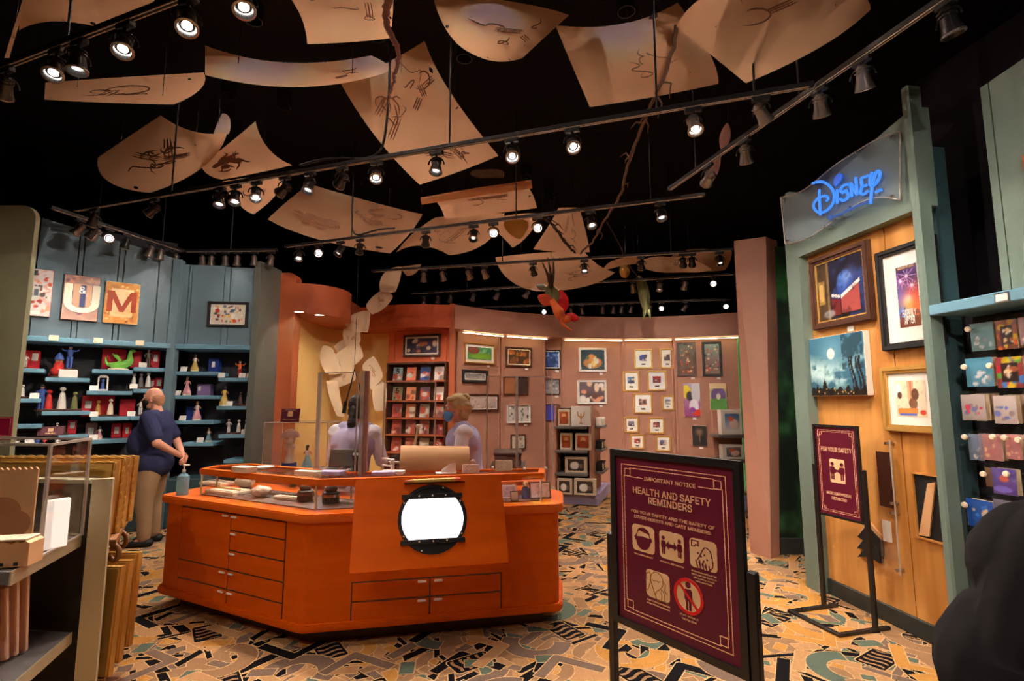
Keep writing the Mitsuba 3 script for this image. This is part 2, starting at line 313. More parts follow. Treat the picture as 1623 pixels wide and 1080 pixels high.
for i, k in enumerate(('b1', 'b2', 'b3', 'b4', 'b5', 'b6')):
    w = struct('wall_picture', slab(k, 0, WL[k], 0, 2.9, -0.06, 0, 0.004), 'brown_paint', ['brown wall panel nearest the orange post', 'brown wall panel behind the clear screens', 'narrow brown wall strip with the blue picture', 'brown wall panel behind the gift stand', 'brown wall panel with the small gold frames', 'brown wall panel beside the green lit gap'][i])
    for uu in ([0.035, WL[k]-0.035] if i != 2 else [0.03]):
        part(w, 'edge_moulding', slab(k, uu-0.022, uu+0.022, 0, 2.9, 0, 0.014, 0.006), 'brown_paint')
    if i not in (2,):
        d = glow(slab(k, 0.05, WL[k]-0.05, 2.835, 2.85, 0.12, 0.16), (1.0, 0.88, 0.5), 7, sw=0.7)
        part(w, 'cove_light', d, label='warm cove light under the soffit')
struct('wall_gap', bb(4.3, 5.0, 9.9, 9.95, 0, 2.9), 'green_lit', 'gap at the right end of the picture wall, green light put into its colour')  # the green light in the gap is painted as wall colour
P('green_lit', srgb(90, 170, 110), .6)
# right brown column and green wall
cv = ((2.574,5.9,3.482),(2.869,5.74,3.46),(2.586,5.9,0.005),(2.696,5.68,0.002),(3.078,5.9,3.459),(2.838,5.78,-0.013))
cvv = [list(p) for p in cv]
for p in cvv: p[2] = 3.48 if p[2] > 1 else 0
cvv += [[2.75, 6.3, 0], [2.75, 6.3, 3.48], [3.0, 6.1, 0], [3.0, 6.1, 3.48]]
struct('wall_column_brown', hull(cvv), 'brown_paint', 'tapering brown column between picture wall and art display')
gw = struct('wall_green', bb(2.7, 4.2, 5.86, 5.92, 0, 3.4), 'green_faux', 'dark green marbled wall beside the brown column')
part(gw, 'skirting', bb(2.7, 4.2, 5.83, 5.87, 0, 0.17, 0.004), 'base_dark')
# right art display unit: teal frame with a swooping top, wood back
U = 'unit'
UM = WM[U]
outer = ((-0.074,-0.04),(-0.108,3.528),(-0.064,3.599),(-0.008,3.601),(0.095,3.547),(0.198,3.468),(0.302,3.444),(0.398,3.456),(0.586,3.498),(0.761,3.542),(0.923,3.582),(1.073,3.615),(1.291,3.657),(1.462,3.675))
uR = 1.347
oz = 2.943
uI = 0.07
uO = outer[1][0]
poly = Polygon([(uO, 0)] + [(uO, outer[1][1])] + list(outer[2:]) + [(uR, outer[-1][1]), (uR, oz), (uI, oz), (uI, 0)])
trm = trimesh.transformations.translation_matrix
wu = struct('wall_art', tf(prism(poly.buffer(-0.01).buffer(0.01), 0.10), UM @ trm((0, 0, -0.10))), 'teal_frame', 'teal framed art display bay with swooping header and wood back')
gap = 0.907
for a, b in ((uI-0.1, gap-0.004), (gap+0.004, uR-0.10)):
    part(wu, 'wood_panel', tf(bb(a, b, 0.12, oz+0.05, -0.12, -0.09, 0.002), UM), 'panel_wood')
part(wu, 'backing', tf(bb(0.0, uR-0.05, 0.0, 3.4, -0.25, -0.135), UM), 'teal_dark')
part(wu, 'kick_board', tf(bb(uI-0.02, uR-0.05, 0.0, 0.125, -0.12, -0.07, 0.004), UM), 'base_dark')
uS = uR
struct('trim_3', tf(bb(uR-0.06, uR, 0, 3.82, -0.06, 0.055, 0.012), UM), 'teal_frame', 'teal upright between the art bay and the hanging bag rack')
# bag rack bay
wp = struct('wall_rack', tf(bb(uS-0.5, 4.0, 0, 2.24, -0.34, -0.30), UM), 'niche_black', 'black rack back behind the hanging bags')
part(wp, 'header_shelf', tf(bb(uS-0.001, 4.0, 2.185, 2.255, -0.30, 0.05, 0.006), UM), 'shelf_blue')
part(wp, 'upper_back', tf(bb(uS-0.6, 4.0, 2.25, 4.2, -0.60, -0.55), UM), 'wall_black')
for a, b in ((1.709, 1.756), (1.763, 3.4)):
    part(wp, 'teal_board', tf(prism([(a, 2.255), (b, 2.255), (b, 3.55+0.1*(b-1.5)), (a, 3.55+0.1*(a-1.5))], 0.04), UM @ trm((0, 0, -0.12))), 'teal_frame')
# ---------------------------------------------------------------- main counter
led = [(-2.88, 4.38), (-1.39, 3.60), (0.38, 3.98), (0.43, 4.55), (0.12, 5.0)]
inner = [(-0.2, 4.85), (-1.25, 4.30), (-2.1, 4.72), (-2.75, 5.15)]
full = Polygon(led+[(-0.1, 5.02), (-0.15, 4.72), (-1.22, 4.42), (-2.38, 5.05), (-2.75, 4.85)])
rnd = lambda g, r: g.buffer(-r).buffer(r, 8)
cn = thing('sales_counter', 'angled glossy orange wood sales counter with drawers and a glass case', 'counter')
body = rnd(full.buffer(-0.04, join_style=2), 0.09)
part(cn, 'body', mv(prism(body, 0.68), 0, 0, 0.14), 'counter_wood', smooth=40)
def lip(poly, z0, z1, r, n=5):
    ms = []
    h = (z1-z0)
    for i in range(n):
        a0, a1 = i/n, (i+1)/n
        zz0, zz1 = z0+h*a0, z0+h*a1
        m_ = (a0+a1)/2; ins = r*(1-math.sqrt(max(0, 1-(2*m_-1)**2)))
        ms.append(mv(prism(poly.buffer(-ins), zz1-zz0), 0, 0, zz0))
    return cat(ms)
part(cn, 'ledge', lip(rnd(full, 0.10), 0.815, 0.872, 0.022, 6), 'counter_gloss', smooth=50)
part(cn, 'base_moulding', lip(rnd(full.buffer(-0.012, join_style=2), 0.1), 0.115, 0.165, 0.02, 6), 'counter_wood', smooth=50)
part(cn, 'toe_kick', mv(prism(full.buffer(-0.16, join_style=2), 0.13), 0, 0, 0), 'dark_wood')
hnd = cat(box((0, 0.0, 0.014), (0.062, 0.017, 0.010), 0.004), box((0, -0.004, 0.005), (0.05, 0.008, 0.016), 0.002))
hd = mikit.ply(hnd, 'silver_white', 35)
def drawer(w, u0, u1, z0, z1, hu, name='drawer'):
    g = 0.005
    k = part(cn, name, slab(w, u0+g, u1-g, z0+g, z1-g, -0.004, 0.006, 0.003), 'counter_wood')
    part(k, 'handle', at(hd, WM[w] @ trm((hu, z1-0.018, 0.005))), label='pale pull handle')
cu = (0.279,0.887,1.476)
cz = (0.801,0.68,0.539,0.401,0.265,0.141)
for i in range(5): drawer('cL', cu[1], cu[2], cz[i+1], cz[i], cu[1]+0.05)
for i in (3, 4): drawer('cL', cu[0], cu[1], cz[i+1], cz[i], cu[1]-0.05)
drawer('cL', cu[0], cu[1], cz[3], cz[0], cu[1]-0.05, 'cupboard_door')
fu = (0.323,0.846,1.349)
fz = (0.407,0.282,0.157)
for i in (0, 1):
    drawer('cF', fu[0], fu[1], fz[i+1], fz[i], fu[1]-0.055)
    drawer('cF', fu[1], fu[2], fz[i+1], fz[i], fu[1]+0.055)
# groove lines round the drawer fields
for w, u0, u1, z0, z1 in (('cL', cu[0], cu[2], cz[5], cz[0]), ('cF', fu[0], fu[2], fz[2], fz[0])):
    part(cn, 'groove', slab(w, u0-.004, u1+.004, z0-.004, z1+.004, -.002, .0008), 'dark_wood')
# glass case on the counter
case = full.buffer(-0.14, join_style=2)
case = case.intersection(Polygon([(-2.55, 3), (0.34, 3), (0.34, 4.42), (-1.25, 4.18), (-2.32, 4.75), (-2.55, 4.6)]))
rail = case.difference(case.buffer(-0.055, join_style=2))
part(cn, 'case_rail', lip(rail, 1.035, 1.082, 0.012, 4), 'counter_gloss', smooth=50)
part(cn, 'case_top_glass', mv(prism(case.buffer(-0.055, join_style=2), 0.006), 0, 0, 1.068), 'glass')
cc = np.array(case.exterior.coords)[:-1]
for i in range(len(cc)):
    a, b = cc[i], cc[(i+1) % len(cc)]
    if np.linalg.norm(b-a) < 0.2: continue
    M = plane(a, b) if Polygon(cc).exterior.is_ccw else plane(b, a)
    L = np.linalg.norm(b-a)
    v = tf(trimesh.Trimesh([(0.01, 0.872, -0.02), (L-0.01, 0.872, -0.02), (L-0.01, 1.036, -0.02), (0.01, 1.036, -0.02)], [[0, 1, 2], [0, 2, 3]]), M)
    part(cn, 'case_glass', v, 'glass')
    part(cn, 'case_post', rod((*(a+(Polygon(cc).centroid.coords[0]-a)*0.02), 0.872), (*(a+(Polygon(cc).centroid.coords[0]-a)*0.02), 1.04), 0.007), 'steel_warm')
part(cn, 'case_floor', mv(prism(case.buffer(-0.02), 0.006), 0, 0, 0.871), 'leather')
# ---------------------------------------------------------------- lighting tracks and lamp heads
tracks = {}
def track(name, a, b, label, rods=(), conduit=None):
    a, b = V(*a), V(*b); t = thing('lighting_track', label, 'lighting track'); tracks[name] = (t, a, b)
    L = np.linalg.norm(b-a); M = frame((a+b)/2, b-a)
    part(t, 'beam', tf(box((0, 0, 0), (L, 0.034, 0.036), 0.003), M), 'track_black')
    for s in (-1, 1):
        part(t, 'rail', tf(box((0, -0.019, s*0.010), (L-0.06, 0.006, 0.005)), M), 'rail_metal', label='pale metal contact rail')
    for r in rods:
        p = a+(b-a)*r
        part(t, 'hanging_rod', rod(p+V(0, 0, 0.015), (p[0], p[1], 5.0), 0.008, 6), 'track_black')
    if conduit:
        r0, r1 = conduit; p, q = a+(b-a)*r0, a+(b-a)*r1; d = (q-p)
        part(t, 'conduit', tube(smooth_pts([(*p[:2], 5.0), (*p[:2], p[2]+0.25), *[tuple(p+V(0, 0, 0.06)+d*f) for f in (0.06, 0.5, 1.0)]], 40), 0.011, 6), 'track_black', True)
    return a, b
track('t1', *((-3.628,3.231,3.72),(-0.711,2.115,3.72)), 'front track of lamps crossing the top left corner', (0.35, 0.8))
track('t2', *((-4.808,5.546,3.72),(2.004,3.252,3.72)), 'long lighting track running from the left lamps to the track at the right', (0.2, 0.63, 0.86, 0.95), (0.545, 0.42))
track('t3', *((1.555,4.981,3.72),(2.358,2.131,3.72)), 'lighting track aimed at the art bay, rising to the top right corner', (0.15, 0.55), None)
track('t4', *((-3.076,6.904,3.72),(1.964,5.108,3.72)), 'second long lighting track over the middle of the shop', (0.2, 0.62, 0.9), (0.2, 0.32))
track('t5', *((-2.272,8.249,3.72),(3.05,7.025,3.72)), 'third lighting track, just beyond the orange winged figure', (0.4, 0.85))
track('t6', *((-1.974,9.968,3.72),(3.664,8.415,3.72)), 'fourth lighting track in front of the brown soffit', (0.2, 0.7))
track('t7', *((-1.507,11.06,3.62),(4.28,10.027,3.62)), 'farthest lighting track above the brown soffit', (0.4,))
track('t0', *((-4.99,5.453,3.72),(-4.577,7.116,3.72)), 'lighting track along the left figurine wall', (0.3, 0.8))
track('t8', *((-4.577,7.116,3.72),(-3.246,7.055,3.72)), 'short lighting track in front of the return wall', (0.5,))
track('t9', (-2.4, 0.25, 3.72), (2.2, 0.05, 3.72), 'added lighting track over the entrance, behind the viewer', (0.2, 0.8))  # unseen track added to light the notice, art bay and left shelf
hs = lathe([(0, -0.070), (0.020, -0.070), (0.031, -0.058), (0.036, -0.02), (0.041, 0.02), (0.050, 0.055), (0.052, 0.075), (0.047, 0.077), (0.033, 0.050), (0, 0.048)], 20)
fins = cat([mv(lathe([(0.034, -0.006), (0.044, -0.006), (0.044, 0.002), (0.034, 0.002)], 16), 0, 0, z) for z in (-0.045, -0.025)])
HEAD = {c: mikit.ply(cat(hs, fins), c, 40) for c in ('lamp_black', 'lamp_silver')}
BEZ = mikit.ply(mv(lathe([(0.044, 0), (0.055, 0), (0.055, 0.010), (0.044, 0.012)], 20), 0, 0, 0.068), 'lamp_silver', 40)
ang = np.linspace(0, PI, 11)
YOKE = mikit.ply(cat(tube(np.stack([0.066*np.cos(ang), 0*ang, 0.066*np.sin(ang)], 1), 0.006, 6), rod((0, 0, 0.06), (0, 0, 0.108), 0.010, 8), box((0, 0, 0.062), (0.03, 0.012, 0.01))), 'lamp_black', 30)
ADAPT = mikit.ply(box((0, 0, 0), (0.115, 0.032, 0.038), 0.004), 'track_black')
LENS = lathe([(0.026, 0), (0.016, 0.005), (0, 0.007)], 18)
def lens(k):
    d = mikit.ply(LENS, 'white_card', True); d['emitter'] = emit((1.0, 0.93, 0.84), k); return d
LENS_ON, LENS_DIM = lens(40), lens(0.9)
NLAMP = [0]
def lamp(tr, pos, aim, label, on, power=0.0, cutoff=40, col=SOFT, silver=False):
    t, a, b = tracks[tr]
    k = thing('track_lamp', label, 'lamp', 'lamps on the ceiling tracks')
    pos = V(*pos); c = pos-V(0, 0, 0.145); d = unit(V(*aim)-c)
    part(k, 'adapter', at(ADAPT, frame(pos-V(0, 0, 0.043), b-a)))
    h = unit(V(d[0], d[1], 0)) if abs(d[2]) < 0.98 else unit(b-a)
    Y = np.eye(4); Y[:3, 0] = np.cross(h, (0, 0, 1)); Y[:3, 1] = h; Y[:3, 3] = c
    part(k, 'yoke', at(YOKE, Y))
    D = np.eye(4); D[:3, 2] = d; D[:3, 0] = unit(np.cross(d, V(0.1, 0.2, 1))); D[:3, 1] = np.cross(d, D[:3, 0]); D[:3, 3] = c
    part(k, 'housing', at(HEAD['lamp_silver' if silver else 'lamp_black'], D))
    part(k, 'bezel', at(BEZ, D))
    part(k, 'lens', at(LENS_ON if on else LENS_DIM, D @ trm((0, 0, 0.052))), label='glowing lens' if on else None)
    if power > 0:
        spot(f'beam_{NLAMP[0]:03d}', c+d*0.085, c+d*2, power*np.linalg.norm(V(*aim)-c)**2, col, cutoff)
    NLAMP[0] += 1
NUMW = ['first', 'second', 'third', 'fourth', 'fifth', 'sixth', 'seventh', 'eighth', 'ninth', 'tenth', 'eleventh', 'twelfth', 'thirteenth', 'fourteenth', 'fifteenth']
def row(tr, where, pts, spec):
    for i, (p, s) in enumerate(zip(pts, spec)):
        aim, on, pw, cut, *rest = s
        lamp(tr, p, aim, f'{"lit" if on else "unlit"} lamp, {NUMW[i]} from the left on the {where}', on, pw, cut, silver=bool(rest))
cam = (0.2, 0.4, 1.2)
K = 1.0
row('t1', 'front track at top left', ((-3.155,3.05,3.72),(-2.684,2.87,3.72),(-2.494,2.797,3.72),(-2.125,2.656,3.72),(-1.671,2.482,3.72),(-1.314,2.346,3.72),(-0.978,2.217,3.72)),
    [((-4.7, 4.4, 1.8), 0, 0.9, 45), ((-2.0, 1.6, 0.9), 1, 0.8, 42), ((-2.2, 2.6, 0.9), 1, 0.9, 42), ((-1.3, 1.4, 0.3), 1, 0.5, 45), ((-0.7, 1.2, 0.3), 1, 0.5, 40), ((-0.4, 1.5, 0), 1, 0.5, 45), ((2.6, 4.0, 1.7), 1, 1.0, 40)])
row('t2', 'long track crossing the picture', ((-4.506,5.445,3.72),(-3.667,5.162,3.72),(-2.832,4.881,3.72),(-2.653,4.821,3.72),(-2.414,4.74,3.72),(-2.1,4.634,3.72),(-1.832,4.544,3.72),(-1.504,4.433,3.72),(-1.173,4.322,3.72),(-0.627,4.138,3.72),(-0.002,3.928,3.72),(0.459,3.772,3.72),(1.283,3.494,3.72),(1.696,3.355,3.72)),
    [((-5.6, 6.2, 1.4), 0, 0.9, 40), ((-5.9, 5.4, 2.0), 0, 0.6, 40), ((-2.4, 3.9, 0.7), 1, 1.0, 36), ((-2.0, 3.5, 0.3), 1, 0.9, 36), ((-1.5, 3.0, 0.4), 1, 0.4, 40), ((-5.3, 6.4, 2.0), 0, 1.2, 42), ((-2.2, 3.4, 0.4), 1, 0.8, 40), ((-4.0, 7.1, 1.8), 0, 1.2, 40),
     ((-0.6, 2.0, 0.4), 1, 0.4, 40), ((-0.7, 3.5, 0.9), 1, 0.6, 22), ((0.3, 1.6, 0.4), 1, 0.4, 40), ((0.6, 1.5, 0.6), 1, 0.5, 40), ((1.3, 2.0, 0.4), 1, 0.6, 42, 1), ((2.7, 3.9, 2.4), 0, 1.0, 40, 1)])
row('t3', 'track rising to the right', ((1.722,4.387,3.72),(1.847,3.942,3.72),(2.04,3.257,3.72),(2.124,2.96,3.72),(2.256,2.491,3.72)),
    [((1.8, 9.6, 1.6), 0, 0, 40, 1), ((2.9, 5.6, 1.0), 0, 1.6, 42, 1), ((2.75, 4.2, 1.9), 0, 1.3, 40, 1), ((2.8, 3.7, 1.4), 1, 1.1, 42, 1), ((2.9, 2.6, 1.3), 0, 1.2, 42)])
row('t4', 'second long track', ((-2.847,6.822,3.72),(-2.555,6.718,3.72),(-2.225,6.601,3.72),(-1.942,6.5,3.72),(-1.05,6.182,3.72),(-0.45,5.968,3.72),(-0.216,5.885,3.72),(0.288,5.705,3.72),(0.857,5.502,3.72),(1.545,5.257,3.72)),
    [((-2.4, 5.2, 0.9), 1, 0.8, 45), (cam, 1, 0.5, 40), ((-3.4, 4.6, 0.2), 0, 1.0, 45), ((-3.0, 9.2, 1.3), 0, .8, 16), ((-1.6, 9.3, 1.3), 0, 1.5, 20), ((-0.6, 4.4, 1.1), 0, 1.2, 45), (cam, 1, 0.4, 40), (cam, 1, 0.5, 40), ((1.3, 3.6, 0), 1, 1.0, 48), ((1.9, 3.8, 0), 1, 1.0, 48)])
row('t5', 'third track', ((-1.384,8.044,3.72),(-1.077,7.974,3.72),(-0.666,7.879,3.72),(-0.42,7.823,3.72),(0.317,7.653,3.72),(1.059,7.483,3.72),(1.847,7.301,3.72),(2.402,7.174,3.72),(2.517,7.147,3.72),(2.874,7.065,3.72)),
    [((-1.6, 9.3, 1.2), 0, 0, 40, 1), ((-0.7, 9.3, 1.4), 0, 1.40, 36, 1), ((0.2, 9.9, 1.4), 0, 1.68, 36, 1), ((0.6, 10, 1.4), 0, 0, 36, 1), ((1.4, 10.3, 1.2), 0, 1.68, 36), ((1.0, 5.8, 0), 1, 1.1, 48), ((2.7, 10.3, 1.4), 0, 1.68, 36), ((3.6, 10.2, 1.6), 0, 0, 40), ((3.7, 10.2, 1.6), 0, 1.68, 36), ((2.7, 5.8, 1.2), 0, 1.96, 38)])
row('t6', 'fourth track by the soffit', ((-1.692,9.89,3.72),(-1.415,9.814,3.72),(-1.166,9.745,3.72),(-0.726,9.624,3.72),(-0.274,9.5,3.72),(0.27,9.35,3.72),(2.085,8.85,3.72),(2.509,8.733,3.72),(2.904,8.625,3.72),(3.336,8.506,3.72)),
    [((-1.6, 9.3, 1.0), 0, 0, 40, 1)]*6+[((2.7, 10.3, 1.4), 0, 0, 40, 1), ((1.8, 7.6, 0), 0, 1.54, 48, 1), ((2.7, 10.3, 1.4), 0, 0, 40, 1), (cam, 1, 0, 40)])
row('t7', 'farthest track', ((0.659,10.673,3.62),(0.891,10.632,3.62),(1.209,10.575,3.62),(1.424,10.537,3.62),(1.837,10.463,3.62),(2.047,10.425,3.62),(2.207,10.397,3.62),(2.391,10.364,3.62),(2.754,10.299,3.62),(2.97,10.261,3.62),(3.409,10.182,3.62),(4.165,10.047,3.62)),
    [(cam, 1, 0, 40), (cam, 1, 0, 40)]+[((1.8, 11.0, 1), 0, 0, 40, 1)]*7+[(cam, 1, 0, 40), ((1.8, 11, 1), 0, 0, 40, 1), (cam, 1, 0, 40)])
row('t0', 'track along the left wall', ((-4.914,5.76,3.72),(-4.878,5.905,3.72),(-4.87,5.934,3.72),(-4.832,6.087,3.72),(-4.78,6.296,3.72),(-4.699,6.624,3.72),(-4.663,6.768,3.72),(-4.607,6.996,3.72)),
    [((-6.6, 5.6, 1.5), 0, 0, 40, 1), ((-6.4, 5.8, 1.6), 0, 0.85, 44), ((-6.1, 5.9, 1.6), 0, 0, 42, 1), (cam, 1, 0, 40), ((-5.4, 6.4, 1.4), 0, 0.85, 44), ((-5.3, 6.5, 1.5), 0, 0, 42, 1), ((-5.0, 6.7, 1.5), 0, 0.85, 42, 1), ((-4.8, 6.9, 1.5), 0, 0, 40, 1)])
row('t8', 'short track by the teal fin', ((-4.306,7.103,3.72),(-4.179,7.098,3.72),(-3.981,7.089,3.72),(-3.81,7.081,3.72),(-3.568,7.07,3.72),(-3.335,7.059,3.72)),
    [((-4.2, 7.1, 1.5), 0, 0, 40, 1), ((-4.1, 7.1, 1.5), 0, 0.75, 42, 1), ((-3.9, 7.1, 1.5), 0, 0, 40, 1), ((-3.8, 7.1, 1.5), 0, 0.75, 42, 1), ((-3.6, 7.3, 1.7), 0, 0, 40, 1), ((-3.7, 7.3, 1.5), 0, 0, 40, 1)])
row('t9', 'added track over the entrance', [(-2.0, .23, 3.72), (-.9, .18, 3.72), (.1, .14, 3.72), (1.0, .10, 3.72), (1.7, .07, 3.72)],  # added lamps, out of view, aimed at the near displays
    [((-2.6, 2.9, 1.0), 0, 0.7, 40), ((-1.9, 2.2, .8), 0, .3, 30), ((.62, 2.03, .95), 0, 1.5, 17), ((2.5, 4.1, 1.5), 0, .9, 34), ((2.9, 2.9, 1.6), 0, .8, 36)])
# ---------------------------------------------------------------- giant drawing sheets under the ceiling
def coons(P8, nu=14, nv=14):
    c0, c1, c2, c3, m0, m1, m2, m3_ = [V(*p) for p in P8]
    q = lambda a, m, b, t: ((1-t)**2)[..., None]*a+(2*t*(1-t))[..., None]*(2*m-(a+b)/2)+(t*t)[..., None]*b
    def S(u, v):
        u, v = np.asarray(u, float), np.asarray(v, float); U_, V_ = u[..., None], v[..., None]
        return (1-V_)*q(c0, m0, c1, u)+V_*q(c3, m2, c2, u)+(1-U_)*q(c0, m3_, c3, v)+U_*q(c1, m1, c2, v)-((1-U_)*(1-V_)*c0+U_*(1-V_)*c1+U_*V_*c2+(1-U_)*V_*c3)
    u, v = np.meshgrid(np.linspace(0, 1, nu+1), np.linspace(0, 1, nv+1), indexing='ij')
    p = S(u, v).reshape(-1, 3); i, j = np.meshgrid(np.arange(nu), np.arange(nv), indexing='ij'); n1 = nv+1
    f = np.stack([i*n1+j, (i+1)*n1+j, (i+1)*n1+j+1, i*n1+j+1], -1).reshape(-1, 4)
    return S, trimesh.Trimesh(p, np.vstack([f[:, [0, 1, 2]], f[:, [0, 2, 3]]]), process=False)
def ribbon(S, uv_, w, off, side):
    """a drawn line on a sheet: uv polyline, width in metres"""
    uv_ = np.asarray(uv_, float); e = 1e-3
    p = S(uv_[:, 0], uv_[:, 1]); n = np.cross(S(uv_[:, 0]+e, uv_[:, 1])-p, S(uv_[:, 0], uv_[:, 1]+e)-p); n /= np.linalg.norm(n, axis=1, keepdims=True)
    n = n*np.where((n*side).sum(1) < 0, -1, 1)[:, None]
    t = np.gradient(p, axis=0); s = np.cross(n, t); s /= np.linalg.norm(s, axis=1, keepdims=True)+1e-12
    w = np.broadcast_to(w, (len(p),))[:, None]*np.minimum(1, np.linspace(0, 6, len(p)))[:, None]*np.minimum(1, np.linspace(6, 0, len(p)))[:, None]
    a, b = p+s*w/2+n*off, p-s*w/2+n*off; k = len(p); i = np.arange(k-1)
    return trimesh.Trimesh(np.vstack([a, b]), np.vstack([np.stack([i, i+1, k+i+1], 1), np.stack([i, k+i+1, k+i], 1)]), process=False)
def scribble(rng, cu, cv, su, sv, n):
    """loose pencil strokes: curls, hatching, open arcs"""
    out = []
    for _ in range(n):
        k = (0, 1, 0, 1, 2)[rng.integers(5)]
        x, y = cu+su*rng.uniform(-.7, .7), cv+sv*rng.uniform(-.7, .7)
        if k == 0:
            a0, a1 = rng.uniform(0, 6), rng.uniform(2, 5.5); a = np.linspace(a0, a0+a1, 26); r = np.linspace(.25, .75, 26)*rng.uniform(.4, 1)
            out.append(np.stack([x+su*r*np.cos(a), y+sv*r*np.sin(a)], 1))
        elif k == 1:
            q = np.cumsum(rng.normal(0, .28, (6, 2)), 0)*[su, sv]+[x, y]; out.append(smooth_pts(q, 28))
        else:
            th = rng.uniform(0, PI); L = rng.uniform(.3, .8)
            for h in range(3):
                dx = np.linspace(-L, L, 8)[:, None]*[su*math.cos(th), sv*math.sin(th)]; out.append(dx+[x+su*.12*h*math.sin(th), y-sv*.12*h*math.cos(th)])
    return [np.clip(q, 0.03, 0.97) for q in out]
SP = []
def sheet(P8, label, seed, draw=(), dark=1.0, name='drawing_sheet', group='drawing sheets hung under the ceiling', holes=None, wires=True, w=0.010, bs='paper_thin'):
    rng = np.random.default_rng(seed); S, m = coons(P8); side = V(0, 0, 1.62)-m.vertices.mean(0)
    k = thing(name, label, 'drawing', group)
    part(k, 'paper', m, bs, True)
    rib = []
    for cu, cv, su, sv, n in draw:
        rib += [ribbon(S, q, w*rng.uniform(.5, 1.3), 0.004, side) for q in scribble(rng, cu, cv, su, sv, n)]
    if rib: part(k, 'pencil_sketch', cat(rib), 'pencil_line' if dark >= 1 else 'smudge', kind='stuff')
    if holes is not None:
        hs_ = [ribbon(S, [(a-.0, b-.03), (a, b-.01), (a, b+.01), (a, b+.03)], 0.028, 0.005, side) for a, b in holes[:1]]+[ribbon(S, [(a, b-.006), (a, b-.003), (a, b+.003), (a, b+.006)], 0.03, 0.005, side) for a, b in holes[1:]]
        [part(k, 'peg_hole', x, 'black_matte') for x in hs_]
    SP.append(S)
    if wires:
        for (a, b) in ((.2, .3), (.8, .7)):
            p = S(a, b); 
            if p[2] < 4.9: part(k, 'wire', rod(p, (p[0], p[1], 5.0), 0.0025, 5), 'track_black')
    return k, S
sheet(((-3.155,3.1,4.313),(-2.286,3.2,4.4),(-2.937,3.4,4.248),(-3.364,3.3,4.142),(-2.75,3.15,4.37),(-2.578,3.3,4.264),(-3.195,3.35,4.247),(-3.264,3.2,4.229)), 'drawing sheet filling the top left corner above the front lamps', 1, holes=[(.9, .9), (.6, .93)])
sheet(((-3.047,3,4.17),(-3.016,3,4.17),(-3.199,3.1,3.798),(-3.232,3.1,3.798),(-3.031,3,4.17),(-3.113,3.05,3.986),(-3.216,3.1,3.798),(-3.141,3.05,3.986)), 'narrow curled sheet edge at the extreme top left', 2)
sheet(((-3.906,4.1,4.279),(-2.712,4.3,4.504),(-2.887,4.2,4.143),(-3.805,4,4.066),(-3.313,4.2,4.396),(-2.698,4.25,4.318),(-3.372,4.1,4.099),(-3.855,4.05,4.169)), 'low flat strip of drawing sheet below the front lamps at the left', 3, [(.5, .5, .3, .3, 6)], holes=[(.9, .2), (.05, .9)])
sheet(((-2.782,4.4,4.834),(-1.275,4.4,4.736),(-1.042,4.3,4.528),(-2.7,4.3,4.48),(-2.059,4.4,4.669),(-1.146,4.35,4.64),(-1.834,4.3,4.367),(-2.741,4.35,4.658)), 'long curved band of drawing sheet hanging left of the big centre sheet', 4, [(.75, .6, .1, .2, 3)])
sheet(((-1.715,3.5,4.66),(-0.875,3.5,4.66),(-0.937,3.7,4.38),(-1.561,3.7,4.333),(-1.3,3.5,4.66),(-0.889,3.6,4.515),(-1.244,3.7,4.349),(-1.592,3.6,4.515)), 'drawing sheet at the top edge with the grey vine hanging from it', 5, [(.6, .5, .25, .25, 3)], 0.5, holes=[(.97, .6)])
sheet(((-1.574,4.5,4.532),(-0.793,4.4,4.878),(-0.133,4.9,4.029),(-0.921,5,3.774),(-1.149,4.45,4.697),(-0.57,4.65,4.515),(-0.521,4.95,3.889),(-1.289,4.75,4.126)), 'largest centre drawing sheet, curved, crossed by the bent conduit', 6, [(.35, .35, .2, .18, 8), (.7, .35, .2, .15, 5), (.5, .8, .2, .15, 6)], holes=[(.93, .25), (.96, .6)])
sheet(((-0.638,3.8,4.866),(0.474,4,4.813),(0.086,4,4.43),(-0.387,3.9,4.436),(0.069,3.9,4.839),(0.294,4,4.638),(-0.151,3.95,4.368),(-0.54,3.85,4.595)), 'drawing sheet with a pointed right tip at the top centre', 7, [(.6, .5, .2, .2, 5)], holes=[(.02, .5), (.4, .96), (.75, .97)])
sheet(((0.358,4,4.723),(1.345,3.9,4.845),(1.724,4.1,4.268),(0.664,4.2,4.12),(0.895,3.95,4.695),(1.627,4,4.469),(1.217,4.15,4.186),(0.496,4.1,4.455)), 'drawing sheet behind the branch, right of the pointed sheet', 8, [(.45, .6, .2, .2, 3)], 0.5)
sheet(((1.122,3.3,4.17),(1.558,3.2,4.446),(2.385,3.2,4.216),(1.622,3.4,3.82),(1.284,3.25,4.345),(2.189,3.2,4.4),(2.094,3.3,4.017),(1.35,3.35,4.016)), 'large drawing sheet in the top right above the rising track', 9, [(.5, .35, .2, .2, 3)], 0.5)
sheet(((-4.32,5.2,4.155),(-3.699,5.2,4.623),(-2.931,5.1,4.373),(-3.815,5.3,3.813),(-4.011,5.2,4.392),(-3.321,5.15,4.42),(-3.214,5.2,4.052),(-4.225,5.25,3.916)), 'left drawing sheet with a curly tailed sketch', 10, [(.55, .5, .25, .25, 12)], holes=[(.05, .8)], w=0.014)
sheet(((-3.102,5.15,4.379),(-3.114,5.3,4.702),(-3.021,5.3,4.631),(-2.945,5.15,4.386),(-3.116,5.225,4.546),(-3.059,5.3,4.688),(-2.972,5.225,4.489),(-3.024,5.15,4.386)), 'small folded sheet corner between the two left sketches', 11, wires=False)
